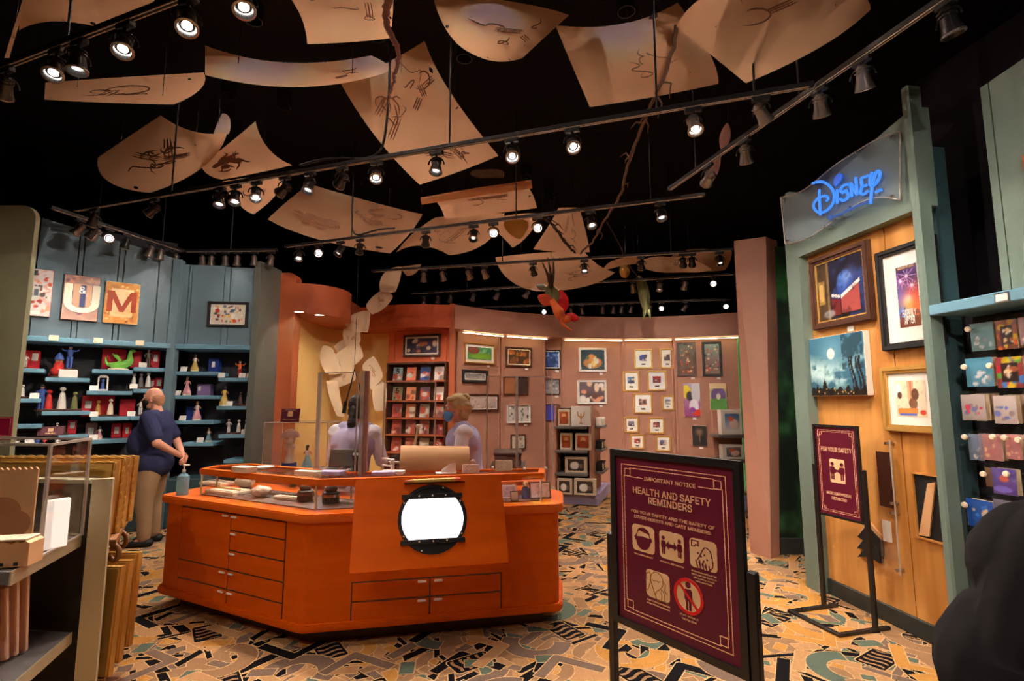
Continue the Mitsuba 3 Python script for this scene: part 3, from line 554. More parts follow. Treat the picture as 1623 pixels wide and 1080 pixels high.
sheet(((-3.241,5.2,4.073),(-2.698,5.2,4.56),(-2.289,5.2,4.073),(-3.066,5.3,3.959),(-2.967,5.2,4.308),(-2.549,5.2,4.259),(-2.691,5.25,4.006),(-3.186,5.25,3.992)), 'drawing sheet with a dark bearded sketch beside the left sheet', 12, [(.4, .45, .22, .25, 18)], w=0.018)
sheet(((-3.411,5.9,4.2),(-2.689,5.9,4.294),(-3.068,6,3.837),(-3.256,6,3.977),(-3.058,5.9,4.255),(-2.788,5.95,4.066),(-3.176,6,3.892),(-3.356,5.95,4.082)), 'drawing sheet hanging below the lamps under the left sketches', 13, [(.5, .4, .2, .2, 3)])
sheet(((-3.335,6.9,4.099),(-2.79,6.9,4.602),(-1.255,7.1,4.244),(-1.7,7.1,3.679),(-3.106,6.9,4.331),(-1.853,7,4.361),(-1.443,7.1,3.951),(-2.664,7,3.847)), 'wide drawing sheet with smudged shading behind the second long track', 14, [(.35, .3, .12, .2, 14), (.75, .6, .15, .2, 6)], 0.5, w=0.03, holes=[(.1, .9)])
k13, S13 = sheet(((-1.005,6.6,4.248),(0.151,6.5,4.446),(0.326,6.6,4.145),(-0.89,6.7,4.035),(-0.423,6.55,4.347),(0.259,6.55,4.33),(-0.262,6.65,4.086),(-0.935,6.65,4.155)), 'drawing sheet with a rolled top edge right of the wide sheet', 15, [(.5, .5, .25, .3, 4)], 0.5, holes=[(.96, .6)])
part(k13, 'rolled_edge', tube([(-1.186,6.6,4.239), (-0.456,6.55,4.347), (0.257,6.5,4.429)], [0.045, 0.05, 0.055], 12), 'paper_thin', True)
sheet(((-1.658,7.3,3.756),(-1.092,7.2,4.234),(-0.103,7.2,4.299),(-0.911,7.4,3.738),(-1.411,7.25,4.019),(-0.598,7.2,4.281),(-0.376,7.3,3.895),(-1.307,7.35,3.864)), 'ragged drawing sheet below the rolled sheet', 16, [(.6, .5, .3, .3, 8)], 0.5)
ko, So = sheet(((-0.406,7,4.116),(0.332,6.9,4.188),(0.231,7,3.918),(0.004,7.1,3.761),(-0.03,6.95,4.179),(0.316,6.95,4.045),(0.118,7.05,3.817),(-0.171,7.05,3.935)), 'drawing sheet with an ochre leaf painted on it', 17, [])
lf = smooth_pts([(.3, .2), (.5, .12), (.75, .25), (.8, .55), (.55, .85), (.3, .7), (.22, .45)], 30, True)
part(ko, 'painted_leaf', (lambda p: trimesh.Trimesh(np.vstack([p, p.mean(0)[None]])+unit(V(0, 0, 1.62)-p.mean(0))*0.012, [[i, (i+1) % 30, 30] for i in range(30)], process=False))(So(lf[:, 0], lf[:, 1])), 'gold')
sheet(((0.303,7.3,3.802),(0.662,7.2,4.374),(0.959,7.2,4.374),(1.131,7.4,3.785),(0.51,7.25,4.112),(0.797,7.2,4.383),(1.058,7.3,4.082),(0.714,7.35,3.77)), 'drawing sheet behind the dark twisted branch', 18, [(.5, .6, .3, .2, 4)], 0.5)
sheet(((-0.262,8,3.879),(1.124,8,3.981),(1.652,8.2,3.687),(0.387,8.2,3.378),(0.431,8,3.95),(1.365,8.1,3.784),(1.143,8.2,3.45),(-0.055,8.1,3.55)), 'low hanging drawing sheet behind the orange winged figure', 19, [(.6, .6, .25, .2, 5)], 0.5)
sheet(((1.486,8.4,3.759),(1.801,8.4,3.971),(2.114,8.4,3.992),(2.079,8.4,3.886),(1.603,8.4,3.907),(1.958,8.4,4.003),(2.123,8.4,3.95),(1.798,8.4,3.843)), 'small brown folded sheet right of the orange winged figure', 20, bs='kraft')
sheet(((2.083,8.5,3.891),(2.591,8.5,4.031),(3.317,8.5,3.805),(2.898,8.6,3.788),(2.275,8.5,4.01),(3.03,8.5,3.967),(3.124,8.55,3.775),(2.408,8.55,3.786)), 'flat pale drawing sheet beside the small brown folded sheet', 21, [(.5, .5, .2, .2, 3)], 0.5)
sheet(((2.726,8.8,4.105),(3.035,8.8,4.239),(3.797,8.8,4.217),(3.714,8.9,3.908),(2.87,8.8,4.183),(3.417,8.8,4.251),(3.789,8.85,4.074),(3.202,8.85,3.895)), 'dim drawing sheet at the right end of the third track', 22, bs='kraft')
# the stream of sheets pouring down into the alcove
STREAM = (((-1.785,8.2,3.77),(-1.435,8.1,3.795),(-1.521,8.2,3.697),(-1.701,8.3,3.649),(-1.614,8.15,3.787),(-1.473,8.15,3.746),(-1.6,8.25,3.658),(-1.754,8.25,3.71)),((-2.118,8.45,3.729),(-1.813,8.42,3.838),(-1.924,8.5,3.432),(-2.185,8.5,3.453),(-1.971,8.435,3.821),(-1.847,8.46,3.635),(-2.059,8.5,3.421),(-2.183,8.475,3.596)),((-2.421,8.55,3.219),(-2.164,8.5,3.453),(-1.975,8.55,3.357),(-2.325,8.6,3.069),(-2.314,8.525,3.352),(-2.044,8.525,3.437),(-2.122,8.575,3.171),(-2.393,8.575,3.139)),((-2.798,8.62,2.934),(-2.468,8.58,3.118),(-2.499,8.62,2.775),(-2.72,8.65,2.832),(-2.65,8.6,3.069),(-2.436,8.6,2.952),(-2.608,8.635,2.777),(-2.769,8.635,2.883)),((-2.538,8.64,3.129),(-2.358,8.6,3.122),(-2.4,8.64,2.778),(-2.553,8.66,2.791),(-2.448,8.62,3.136),(-2.368,8.62,2.944),(-2.476,8.65,2.779),(-2.545,8.65,2.949)),((-2.831,8.7,2.839),(-2.587,8.66,2.865),(-2.537,8.7,2.615),(-2.794,8.75,2.568),(-2.709,8.68,2.868),(-2.536,8.68,2.74),(-2.659,8.725,2.576),(-2.834,8.725,2.704)),((-2.989,8.75,2.419),(-2.624,8.7,2.69),(-2.491,8.75,2.376),(-2.827,8.8,2.168),(-2.795,8.725,2.533),(-2.532,8.725,2.544),(-2.652,8.775,2.23),(-2.919,8.775,2.293)),((-3.129,8.65,2.567),(-2.997,8.7,2.509),(-2.85,8.75,2.101),(-3.096,8.7,2.099),(-3.064,8.675,2.549),(-2.903,8.725,2.311),(-2.978,8.725,2.079),(-3.192,8.675,2.349)),((-3.079,8.8,2.125),(-2.678,8.75,2.291),(-2.629,8.8,1.988),(-2.98,8.85,1.863),(-2.885,8.775,2.23),(-2.628,8.775,2.145),(-2.804,8.825,1.904),(-3.061,8.825,1.989)),((-3.116,8.8,1.977),(-2.914,8.8,1.967),(-2.724,8.6,1.396),(-2.847,8.6,1.406),(-3.01,8.8,1.988),(-2.829,8.7,1.682),(-2.785,8.6,1.386),(-3.006,8.7,1.682)),((-2.521,8.8,2.231),(-2.335,8.8,2.391),(-2.165,8.8,2.041),(-2.36,8.8,1.83),(-2.439,8.8,2.327),(-2.224,8.8,2.231),(-2.257,8.8,1.914),(-2.461,8.8,2.019)),((-2.322,8.8,1.956),(-2.121,8.85,1.937),(-2.12,8.85,1.494),(-2.26,8.7,1.486),(-2.222,8.825,1.968),(-2.105,8.85,1.715),(-2.195,8.775,1.474),(-2.322,8.75,1.724)),((-3.053,8.95,2.578),(-2.863,8.95,2.721),(-2.758,8.95,2.535),(-2.926,8.95,2.394),(-2.958,8.95,2.666),(-2.794,8.95,2.633),(-2.842,8.95,2.459),(-3.005,8.95,2.48)))
SL = ['topmost small sheet of the stream that pours into the yellow alcove', 'long second sheet of the stream, under the small topmost one', 'curved third sheet of the stream above the orange soffit', 'fourth sheet of the stream, in front of the soffit end', 'flat sheet hanging straight beside the fourth sheet of the stream', 'small crumpled sheet below the soffit end', 'broad sheet where the stream turns in the alcove', 'upright curled sheet at the left of the stream in the alcove', 'sheet with a round sketch low in the alcove', 'lowest left sheet of the stream behind the cashier', 'pale sheet right of the cable in the alcove', 'lowest right sheet of the stream beside the book shelves', 'yellow lit sheet against the alcove wall']
for i, q in enumerate(STREAM):
    sheet(q, SL[i], 40+i, [(.5, .5, .2, .25, 5)] if i in (2, 3, 5, 8, 10) else [], 0.5, group='sheets pouring into the alcove', wires=False, w=0.012, bs='paper')
# ---------------------------------------------------------------- branches and hanging figures
def vine(pts, r0, r1, twigs, seed, label, bs='smudge', name='hanging_branch'):
    rng = np.random.default_rng(seed); p = smooth_pts(pts, 60); p += rng.normal(0, 0.006, p.shape)
    k = thing(name, label, 'branch')
    part(k, 'stem', tube(p, np.linspace(r0, r1, 60), 7), bs, True)
    for i in range(twigs):
        j = rng.integers(8, 52); d = unit(rng.normal(0, 1, 3)+V(0, 0, -0.6)); L = rng.uniform(0.08, 0.22)
        part(k, 'twig', tube([p[j], p[j]+d*L*0.5, p[j]+unit(d+unit(p[j+3]-p[j]))*L], [r1*0.8, r1*0.6, r1*0.25], 5), bs, True)
    part(k, 'wire', rod(p[3], (p[3][0], p[3][1], 5.0), 0.003, 5), 'track_black')
    return k
vine(((1.327,3.9,4.645),(1.298,4,4.414),(1.238,4.1,4.257),(1.191,4.3,4.133),(1.173,4.6,4.078),(1.166,5,3.992),(1.168,5.6,3.849),(1.073,6,3.721),(0.989,6.3,3.584),(0.873,6.5,3.505)), 0.017, 0.013, 14, 5, 'long thin bare branch trailing down from the top right sheets', 'branch_brown')
vine(((0.406,7,4.162),(0.503,6.9,4.063),(0.656,6.9,3.885),(0.74,6.9,3.762),(0.871,7,3.65)), 0.02, 0.014, 8, 6, 'dark twisted branch in front of the centre drawing sheets', 'leather')
vine(((-0.865,3.4,4.475),(-0.91,3.5,4.434),(-0.896,3.55,4.323),(-0.859,3.6,4.26),(-0.861,3.7,4.22),(-0.914,3.8,4.116),(-0.986,3.9,3.941)), 0.03, 0.005, 2, 7, 'grey brown vine hanging down in front of the large centre sheet', 'mauve_cloth', 'hanging_vine')
def petal(c, tip, w, bs=None, curl=0.15):
    c, tip = V(*c), V(*tip); d = tip-c; L = np.linalg.norm(d); s = unit(np.cross(d, V(*(0.084,1,1.837))-V(0, 0, 1.62))); n = unit(np.cross(s, d))
    u = np.linspace(0, 1, 12); rows_ = []
    for t in u:
        ww = w*math.sin(PI*min(1, t*0.95+0.03))**0.7
        for q in (-1, -.5, 0, .5, 1): rows_.append(c+d*t+s*ww*q*0.5+n*(curl*L*(t*t*0.5)+0.15*ww*q*q))
    f = []
    for i in range(11):
        for j in range(4): a = i*5+j; f += [[a, a+1, a+6], [a, a+6, a+5]]
    return trimesh.Trimesh(rows_, f, process=False)
hf = thing('hanging_figure', 'orange winged figure with red petals hanging head down over the picture wall', 'hanging figure')
D9 = 8.3
j = dict({'hip':(0.593,7.75,3.147),'waist':(0.649,7.75,3.05),'chest':(0.723,7.75,2.926),'neck':(0.798,7.75,2.849),'head':(0.881,7.73,2.884),'elb':(0.736,7.7,2.813),'hand':(0.885,7.7,2.68),'shl':(0.768,7.73,2.884)})
P('fairy_orange', srgb(240, 122, 62), 0.6); P('petal_red', srgb(200, 24, 30), 0.55); P('petal_coral', srgb(226, 96, 66), 0.55); P('leaf_green', srgb(104, 106, 62), 0.6)
part(hf, 'body', tube(smooth_pts([j['hip'], j['waist'], j['chest'], j['neck'], j['head']], 20), np.interp(np.linspace(0, 1, 20), [0, .25, .5, .75, .9, 1], [.05, .06, .085, .05, .06, .03]), 10), 'fairy_orange', True)
part(hf, 'arm', tube(smooth_pts([j['shl'], j['elb'], j['hand']], 12), np.linspace(.035, .012, 12), 8), 'fairy_orange', True)
part(hf, 'wing', petal(j['chest'], (0.747,7.85,3.343), 0.26), 'petal_red', True)
part(hf, 'wing', petal((0.63,7.75,3.089), (0.389,7.65,3.184), 0.17), 'petal_coral', True)
part(hf, 'wing', petal((0.799,7.75,2.916), (0.984,7.65,2.843), 0.12), 'petal_red', True)
part(hf, 'leaf', petal((0.649,7.75,3.089), (0.547,7.75,3.379), 0.22), 'leaf_green', True)
part(hf, 'leaf', petal((0.518,7.75,3.321), (0.367,7.75,3.369), 0.09), 'leaf_green', True)
for a, b in (((0.585,7.75,3.34),(0.449,7.65,3.713)),((0.585,7.75,3.34),(0.538,7.7,3.795)),((0.595,7.75,3.34),(0.628,7.75,3.809)),((0.576,7.75,3.398),(0.495,7.65,3.616))):
    part(hf, 'stalk', tube([a, (V(*a)+V(*b))/2+V(0.02, 0, 0), b], [0.03, 0.022, 0.006], 6), 'leather', True)
part(hf, 'wire', rod(j['hip'], (j['hip'][0], j['hip'][1], 5.0), 0.003, 5), 'track_black')
hg = thing('hanging_figure', 'pale green seed pod figure hanging under the tracks right of the orange one', 'hanging figure')
part(hg, 'pod', tube(smooth_pts(((2.197,8.9,3.796),(2.257,8.9,3.606),(2.294,8.9,3.384),(2.309,8.9,3.163)), 20), np.interp(np.linspace(0, 1, 20), [0, .2, .6, .9, 1], [.04, .09, .1, .06, .02]), 12), 'leaf_green', True)
part(hg, 'leg', tube(((2.288,8.9,3.196),(2.257,8.88,3.039)), [0.04, 0.012], 8), 'leaf_green', True)
part(hg, 'leg', tube(((2.343,8.9,3.196),(2.377,8.88,3.05)), [0.04, 0.012], 8), 'leaf_green', True)
part(hg, 'cap', ball((1.914,8.7,3.835), (0.09, 0.08, 0.12)), 'gold', True)
part(hg, 'stem', tube(smooth_pts(((1.426,7.6,4.311),(1.762,8.2,4.071),(2.046,8.8,3.916),(2.196,8.9,3.774)), 16), 0.012, 6), 'leather', True)
part(hg, 'wire', rod((2.197,8.9,3.796), (2.197,8.9,5), 0.003, 5), 'track_black')
hp = thing('hanging_figure', 'dusky pink pointed petal figure hanging beside the rising track', 'hanging figure')
part(hp, 'petal', petal((1.992,4.7,3.974), (2.01,4.6,4.202), 0.10), 'mauve_cloth', True)
part(hp, 'petal', petal((1.957,4.7,3.974), (1.859,4.7,3.663), 0.10), 'mauve_cloth', True)
part(hp, 'wire', rod((2.01,4.6,4.196), (2.01,4.6,5), 0.003, 5), 'track_black')

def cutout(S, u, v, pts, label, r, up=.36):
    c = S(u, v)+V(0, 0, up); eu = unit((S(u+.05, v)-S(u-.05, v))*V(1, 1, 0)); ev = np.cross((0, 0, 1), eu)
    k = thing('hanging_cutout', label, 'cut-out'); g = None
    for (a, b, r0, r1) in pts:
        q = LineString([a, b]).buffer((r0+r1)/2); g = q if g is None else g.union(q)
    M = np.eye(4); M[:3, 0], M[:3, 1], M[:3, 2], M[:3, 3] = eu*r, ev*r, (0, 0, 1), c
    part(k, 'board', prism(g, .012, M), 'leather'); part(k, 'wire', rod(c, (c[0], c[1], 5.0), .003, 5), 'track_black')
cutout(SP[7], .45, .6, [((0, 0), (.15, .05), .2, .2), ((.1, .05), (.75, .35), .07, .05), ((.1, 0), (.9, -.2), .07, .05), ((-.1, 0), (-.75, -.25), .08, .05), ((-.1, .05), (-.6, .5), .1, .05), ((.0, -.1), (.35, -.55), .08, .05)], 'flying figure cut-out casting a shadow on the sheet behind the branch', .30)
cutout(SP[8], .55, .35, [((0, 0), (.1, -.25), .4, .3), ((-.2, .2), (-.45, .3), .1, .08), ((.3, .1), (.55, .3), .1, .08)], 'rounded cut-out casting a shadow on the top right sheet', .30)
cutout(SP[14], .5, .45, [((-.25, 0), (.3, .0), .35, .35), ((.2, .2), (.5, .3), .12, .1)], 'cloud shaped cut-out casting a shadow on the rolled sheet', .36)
# downlights added above the sheets to brighten the paper
CAN = mikit.ply(lathe([(0.075, 0), (0.075, 0.16), (0.0, 0.16)][::-1]+[(0.068, 0.0), (0.06, 0.10), (0, 0.10)], 18), 'metal_black', 40)
for i, (x, y) in enumerate([(-2.0, 2.9), (-2.2, 4.1), (-1.2, 4.3), (-0.75, 3.5), (-0.45, 4.6), (-0.15, 3.8), (0.95, 4.0), (1.6, 3.4), (-3.0, 5.2), (-2.5, 5.4), (-2.3, 6.8), (-1.3, 7.0), (-0.45, 6.6), (0.2, 7.2), (0.6, 8.0), (2.6, 8.6)]):
    k = single('added_downlight', at(CAN, trm((x, y, 4.84))), None, f'added black ceiling can downlight above the drawing sheets, {NUMW[i] if i < 15 else "sixteenth"} from the front left', 'added light', 'added downlights above the drawing sheets')
    spot(f'downlight_{i:02d}', (x, y, 4.83), (x, y, 0), 2.0, (1.0, 0.70, 0.58), 78, 60)
# ---------------------------------------------------------------- pictures
class Art:
    """a print: a fine grid of coloured cells"""
    def __init__(s, w, h, n=26, bg=((200, 190, 170), (160, 140, 120)), seed=0):
        s.r = np.random.default_rng(seed); s.w, s.h = w, h
        nx = max(6, int(n*math.sqrt(w/h))); ny = max(6, int(n*math.sqrt(h/w))); s.nx, s.ny = nx, ny
        s.X, s.Y = np.meshgrid(np.linspace(0, 1, nx+1), np.linspace(0, 1, ny+1), indexing='ij')
        t = s.Y[..., None]; s.C = V(*bg[1])*(1-t)+V(*bg[0])*t
    def fill(s, m, c, a=1.0):
        m = (np.clip(m, 0, 1)*a)[..., None]; s.C = s.C*(1-m)+V(*c)*m; return s
    def ell(s, x, y, rx, ry, c, a=1.0, soft=0.15):
        d = np.sqrt(((s.X-x)/rx)**2+((s.Y-y)/ry)**2); return s.fill((1-d)/soft+.5, c, a)
    def rect(s, x0, x1, y0, y1, c, a=1.0): return s.fill(((s.X >= x0) & (s.X <= x1) & (s.Y >= y0) & (s.Y <= y1)).astype(float), c, a)
    def glow_(s, x, y, r, c, a=1.0): return s.fill(np.exp(-(((s.X-x)*s.w/s.h)**2+(s.Y-y)**2)/r**2), c, a)
    def noise(s, f, c, a=0.6, seed=0, lo=.5, hi=.7):
        q = meshkit.fbm(np.stack([s.X*f*s.w/s.h, s.Y*f, 0*s.X+seed*3.7], -1), 3, seed); return s.fill((q-lo)/(hi-lo), c, a)
    def blobs(s, n, cols, r=(.04, .12), box_=(0.05, .95, .05, .95), a=.95):
        for _ in range(n):
            c = cols[s.r.integers(len(cols))]; q = s.r.uniform(*r)
            s.ell(s.r.uniform(box_[0], box_[1]), s.r.uniform(box_[2], box_[3]), q*s.r.uniform(.6, 1.4)*s.h/max(s.w, s.h)*1.2, q*s.r.uniform(.6, 1.4)*s.w/max(s.w, s.h)*1.2, c, a, .3)
        return s
    def mesh(s):
        p = np.stack([(s.X-.5)*s.w, (s.Y-.5)*s.h, 0*s.X], -1).reshape(-1, 3); n1 = s.ny+1
        i, j = np.meshgrid(np.arange(s.nx), np.arange(s.ny), indexing='ij')
        f = np.stack([i*n1+j, (i+1)*n1+j, (i+1)*n1+j+1, i*n1+j+1], -1).reshape(-1, 4)
        c = np.clip(s.C, 0, 255)/255; c = np.where(c < 0.04045, c/12.92, ((c+0.055)/1.055)**2.4).reshape(-1, 3)
        return trimesh.Trimesh(p, np.vstack([f[:, [0, 1, 2]], f[:, [0, 2, 3]]]), process=False), c
def art_part(k, art, M, name='print', z=0.0, bs='vc'):
    m, c = art.mesh(); return part(k, name, tf(m, M @ trm((0, 0, z))), bs, True, color=c)
def moulding(w, h, fw, d, step=True):
    o = Polygon([(-w/2, -h/2), (w/2, -h/2), (w/2, h/2), (-w/2, h/2)])
    ms = [mv(prism(o.difference(o.buffer(-fw, join_style=2)), d*0.75), 0, 0, 0)]
    if step: ms.append(mv(prism(o.buffer(-fw*0.12, join_style=2).difference(o.buffer(-fw*0.62, join_style=2)), d*0.25), 0, 0, d*0.75))
    return cat(ms)
def picture(w, r, label, art, fr='dark_wood', fw=0.03, mat_=0.0, depth=0.035, n0=0.0, group=None, tag=True, cat_='picture', inner=None, tagx=0.3, bs='vc'):
    u, z, W_, H_ = r; k = thing('framed_picture', label, cat_, group); M = WM[w] @ trm((u, z, n0+0.001))
    part(k, 'frame', tf(moulding(W_, H_, fw, depth), M), fr)
    iw, ih = W_-2*fw, H_-2*fw
    if inner: part(k, 'fillet', tf(prism(Polygon([(-iw/2, -ih/2), (iw/2, -ih/2), (iw/2, ih/2), (-iw/2, ih/2)]).difference(Polygon([(-iw/2, -ih/2), (iw/2, -ih/2), (iw/2, ih/2), (-iw/2, ih/2)]).buffer(-inner[1], join_style=2)), depth*0.6), M), inner[0])
    if mat_: part(k, 'mat', tf(mv(box((0, 0, 0), (iw, ih, 0.004)), 0, 0, depth*0.35), M), 'white_card')
    else: part(k, 'backing', tf(box((0, 0, 0.004), (iw+0.004, ih+0.004, 0.008)), M), 'black_matte')
    a = art(iw-2*mat_, ih-2*mat_); art_part(k, a, M, z=depth*0.35+0.004, bs=bs)
    if tag:
        t = single('price_tag', tf(box((W_*tagx, -H_/2-0.035, 0.006), (0.07, 0.045, 0.008), 0.002), M), 'tag_white', 'small white price tag under the '+' '.join(label.split()[:9]), 'price tag')
    return k
def canvas(w, r, label, art, side='white_card', depth=0.04, n0=0.0, tag=True, bs='vc'):
    u, z, W_, H_ = r; k = thing('canvas_print', label, 'canvas'); M = WM[w] @ trm((u, z, n0+0.001))
    part(k, 'stretcher', tf(box((0, 0, depth/2), (W_, H_, depth), 0.003), M), side)
    art_part(k, art(W_-0.006, H_-0.006), M, z=depth+0.001, bs=bs)
    if tag: single('price_tag', tf(box((W_*0.1, -H_/2-0.035, 0.006), (0.07, 0.045, 0.008), 0.002), M), 'tag_white', 'small white price tag under the '+' '.join(label.split()[:9]), 'price tag')
    return k, M
def collage(bg, cols, n, seed, res=26, r=(.03, .09)):
    return lambda w, h: Art(w, h, res, bg, seed).blobs(n, cols, r)
P('brick_red', srgb(160, 58, 30), .6)
# left teal wall
canvas('left', (1.591,2.913,0.292,0.566), 'leftmost canvas on the teal wall, white and red collage', lambda w, h: Art(w, h, 40, ((214, 196, 190), (226, 214, 206)), 3).noise(8, (190, 110, 90), .7, 2).blobs(46, [(196, 60, 40), (236, 226, 216), (150, 50, 40), (90, 70, 70), (220, 150, 120)], (.03, .08)).rect(.4, .62, .35, .62, (200, 200, 190)).rect(.44, .58, .42, .58, (90, 100, 110)).rect(.28, .5, .86, .97, (60, 66, 70)).rect(.05, .7, .03, .1, (240, 236, 226)), 'mauve_cloth', tag=False)
kU, MU = canvas('left', (2.008,2.896,0.347,0.558), 'middle canvas on the teal wall, mauve collage with tall letter U', lambda w, h: Art(w, h, 40, ((150, 112, 104), (176, 140, 126)), 4).noise(10, (206, 170, 150), .7, 4).blobs(26, [(206, 160, 130), (120, 84, 84), (190, 120, 96)], (.02, .06)).rect(.27, .8, .2, .8, (196, 150, 120)).rect(.46, .62, .3, .78, (44, 52, 96)), 'dark_wood', tag=False)
um = letters_w('U', 0.33, 0.34, 0.003, True); part(kU, 'printed_letter', tf(um, MU @ trm((0.01, -0.17, 0.0415))), 'cream')
part(kU, 'printed_letter', tf(letters('&', 0.08, 0.003, True), MU @ trm((0.01, 0.06, 0.043))), 'silver_white')
kM, MM = canvas('left', (2.414,2.881,0.356,0.531), 'right canvas on the teal wall, amber border with letter M', lambda w, h: Art(w, h, 40, ((206, 130, 56), (214, 140, 64)), 5).noise(9, (170, 84, 30), .6, 6).blobs(30, [(230, 180, 110), (120, 50, 24), (240, 200, 140)], (.02, .05)).rect(.17, .83, .15, .85, (236, 196, 140)).noise(7, (226, 170, 110), .6, 3), 'cream', tag=False)
part(kM, 'printed_letter', tf(letters_w('M', 0.25, 0.30, 0.003, True), MM @ trm((0, -0.11, 0.0415))), 'brick_red')
picture('ret', (0.665,2.816,0.518,0.35), 'black framed comic style collage on the teal return wall', collage(((226, 216, 196), (216, 206, 190)), [(190, 50, 40), (60, 90, 130), (230, 180, 70), (60, 50, 50), (240, 236, 226)], 60, 7, 36, (.02, .07)), 'black_matte', 0.035, 0.012, tag=False)
picture('book', (0.682,2.622,0.722,0.397), 'red brown framed painting above the book shelves', lambda w, h: Art(w, h, 26, ((54, 52, 84), (60, 50, 70)), 8).blobs(16, [(226, 206, 180), (200, 130, 100), (90, 80, 110), (236, 226, 206)], (.08, .2)), 'dark_wood', 0.035, 0.03, inner=('white_card', .02), n0=0.013)
# brown picture wall
picture('b1', (0.502,2.502,0.69,0.37), 'green landscape in a gold frame beside the orange post', lambda w, h: Art(w, h, 24, ((60, 140, 110), (90, 140, 60)), 9).noise(5, (150, 190, 120), .8, 2).ell(.25, .75, .25, .3, (120, 60, 50)).ell(.6, .3, .5, .2, (110, 160, 40)), 'gold', 0.022, 0.05)
picture('b1', (0.404,2.084,0.565,0.227), 'wide black framed grey picture under the green landscape', collage(((120, 120, 116), (180, 178, 170)), [(60, 60, 60), (226, 222, 212)], 16, 10, 22), 'black_matte', 0.045, 0.02, tag=False)
picture('b1', (0.515,1.615,0.855,0.306), 'wide pale picture behind the cashier in the mask', collage(((206, 186, 176), (190, 170, 160)), [(150, 110, 110), (230, 216, 206), (110, 90, 90)], 18, 11, 22), 'dark_wood', 0.03, 0.02, tag=False)
picture('b2', (0.368,2.478,0.565,0.376), 'dark amber painting in a pale edged frame', lambda w, h: Art(w, h, 26, ((70, 40, 20), (50, 28, 16)), 12).blobs(22, [(150, 80, 30), (196, 130, 60), (90, 50, 24)], (.05, .14)), 'dark_wood', 0.035, inner=('cream', .02))
picture('b2', (0.298,1.935,0.531,0.346), 'amber and black picture behind the clear screens', lambda w, h: Art(w, h, 18, ((150, 96, 60), (120, 70, 40)), 13).rect(.55, 1, 0, 1, (46, 28, 24)), 'dark_wood', 0.02, tag=False)
picture('b2', (0.365,1.401,0.504,0.343), 'black and white picture in a pale frame', collage(((196, 192, 184), (206, 200, 192)), [(50, 50, 50), (236, 232, 226), (120, 118, 112)], 20, 14, 24), 'silver_white', 0.02, 0.012)
picture('b2', (0.349,0.885,0.311,0.268), 'small tilted looking white picture low on the brown wall', collage(((216, 206, 190), (206, 190, 170)), [(120, 60, 50), (60, 50, 50)], 8, 15, 18), 'dark_wood', 0.018, 0.02, tag=False)
picture('b3', (0.133,2.462,0.345,0.39), 'bright blue picture on the narrow wall strip', lambda w, h: Art(w, h, 24, ((40, 80, 160), (30, 60, 120)), 16).noise(5, (170, 200, 236), .9, 5).ell(.6, .4, .2, .14, (20, 40, 90)), 'black_matte', 0.02, inner=('silver_white', .02))
picture('b3', (0.128,1.924,0.317,0.311), 'grey picture below the bright blue one', collage(((120, 116, 120), (150, 146, 146)), [(60, 60, 70), (220, 216, 210)], 12, 17, 18), 'dark_wood', 0.018)
picture('b3', (0.129,1.417,0.303,0.332), 'violet blue picture lowest on the narrow strip', lambda w, h: Art(w, h, 16, ((70, 60, 150), (90, 80, 170)), 18).ell(.5, .4, .3, .4, (50, 60, 180)), 'dark_wood', 0.018)
picture('b4', (0.64,2.464,0.571,0.483), 'upper silver framed still life above the gift stand', lambda w, h: Art(w, h, 28, ((30, 50, 66), (40, 56, 60)), 19).ell(.5, .35, .4, .28, (196, 140, 80)).ell(.45, .6, .14, .2, (220, 150, 90)).blobs(12, [(220, 110, 90), (236, 200, 120), (236, 226, 206), (90, 110, 60)], (.05, .1), (.2, .85, .15, .7)), 'silver_white', 0.045)
picture('b4', (0.616,1.82,0.592,0.476), 'lower silver framed pale figure painting above the gift stand', lambda w, h: Art(w, h, 28, ((110, 90, 96), (60, 44, 50)), 20).blobs(14, [(236, 206, 180), (240, 226, 216), (226, 160, 130)], (.08, .18)).ell(.6, .3, .12, .14, (90, 50, 40)), 'silver_white', 0.04)
GF = ((0.415,2.482,0.36,0.393),(0.879,2.484,0.271,0.404),(0.161,2.034,0.323,0.403),(0.667,2.045,0.369,0.401),(0.383,1.596,0.369,0.398),(0.867,1.608,0.232,0.297),(0.144,1.179,0.283,0.309),(0.633,1.163,0.304,0.32),(0.252,0.848,0.269,0.282),(0.75,0.815,0.29,0.305))
GC = [((50, 70, 160), 'blue'), ((150, 120, 110), 'grey brown'), ((90, 140, 200), 'sky blue and green'), ((160, 40, 34), 'red'), ((206, 150, 120), 'peach'), ((120, 130, 150), 'slate'), ((130, 120, 130), 'grey'), ((170, 90, 80), 'rose and blue'), ((200, 80, 60), 'orange red'), ((100, 90, 130), 'violet')]
GW = ['top left', 'top right', 'second row left', 'second row middle', 'third row middle', 'third row right', 'fourth row left', 'fourth row right', 'bottom row left', 'bottom row right']
for i, (r, (c, cn_)) in enumerate(zip(GF, GC)):
    k = thing('framed_picture', f'small gold framed {cn_} miniature, {GW[i]} in the gold group', 'picture', 'small gold frames on the brown wall')
    u, z, W_, H_ = r; M = WM['b5'] @ trm((u, z, 0.001)); fw = 0.03
    part(k, 'frame', tf(moulding(W_, H_, fw, 0.03), M), 'gold')
    part(k, 'mat', tf(box((0, 0, 0.008), (W_-2*fw, H_-2*fw, 0.006)), M), 'white_card')
    art_part(k, Art(W_*0.42, H_*0.32, 10, (c, tuple(int(x*.7) for x in c)), 60+i).blobs(5, [(236, 216, 180), (60, 50, 60), c], (.1, .25)), M @ trm((0, H_*0.06, 0)), z=0.013)
    part(k, 'plaque', tf(box((0, -H_*0.27, 0.012), (W_*0.22, H_*0.07, 0.004)), M), 'leather')
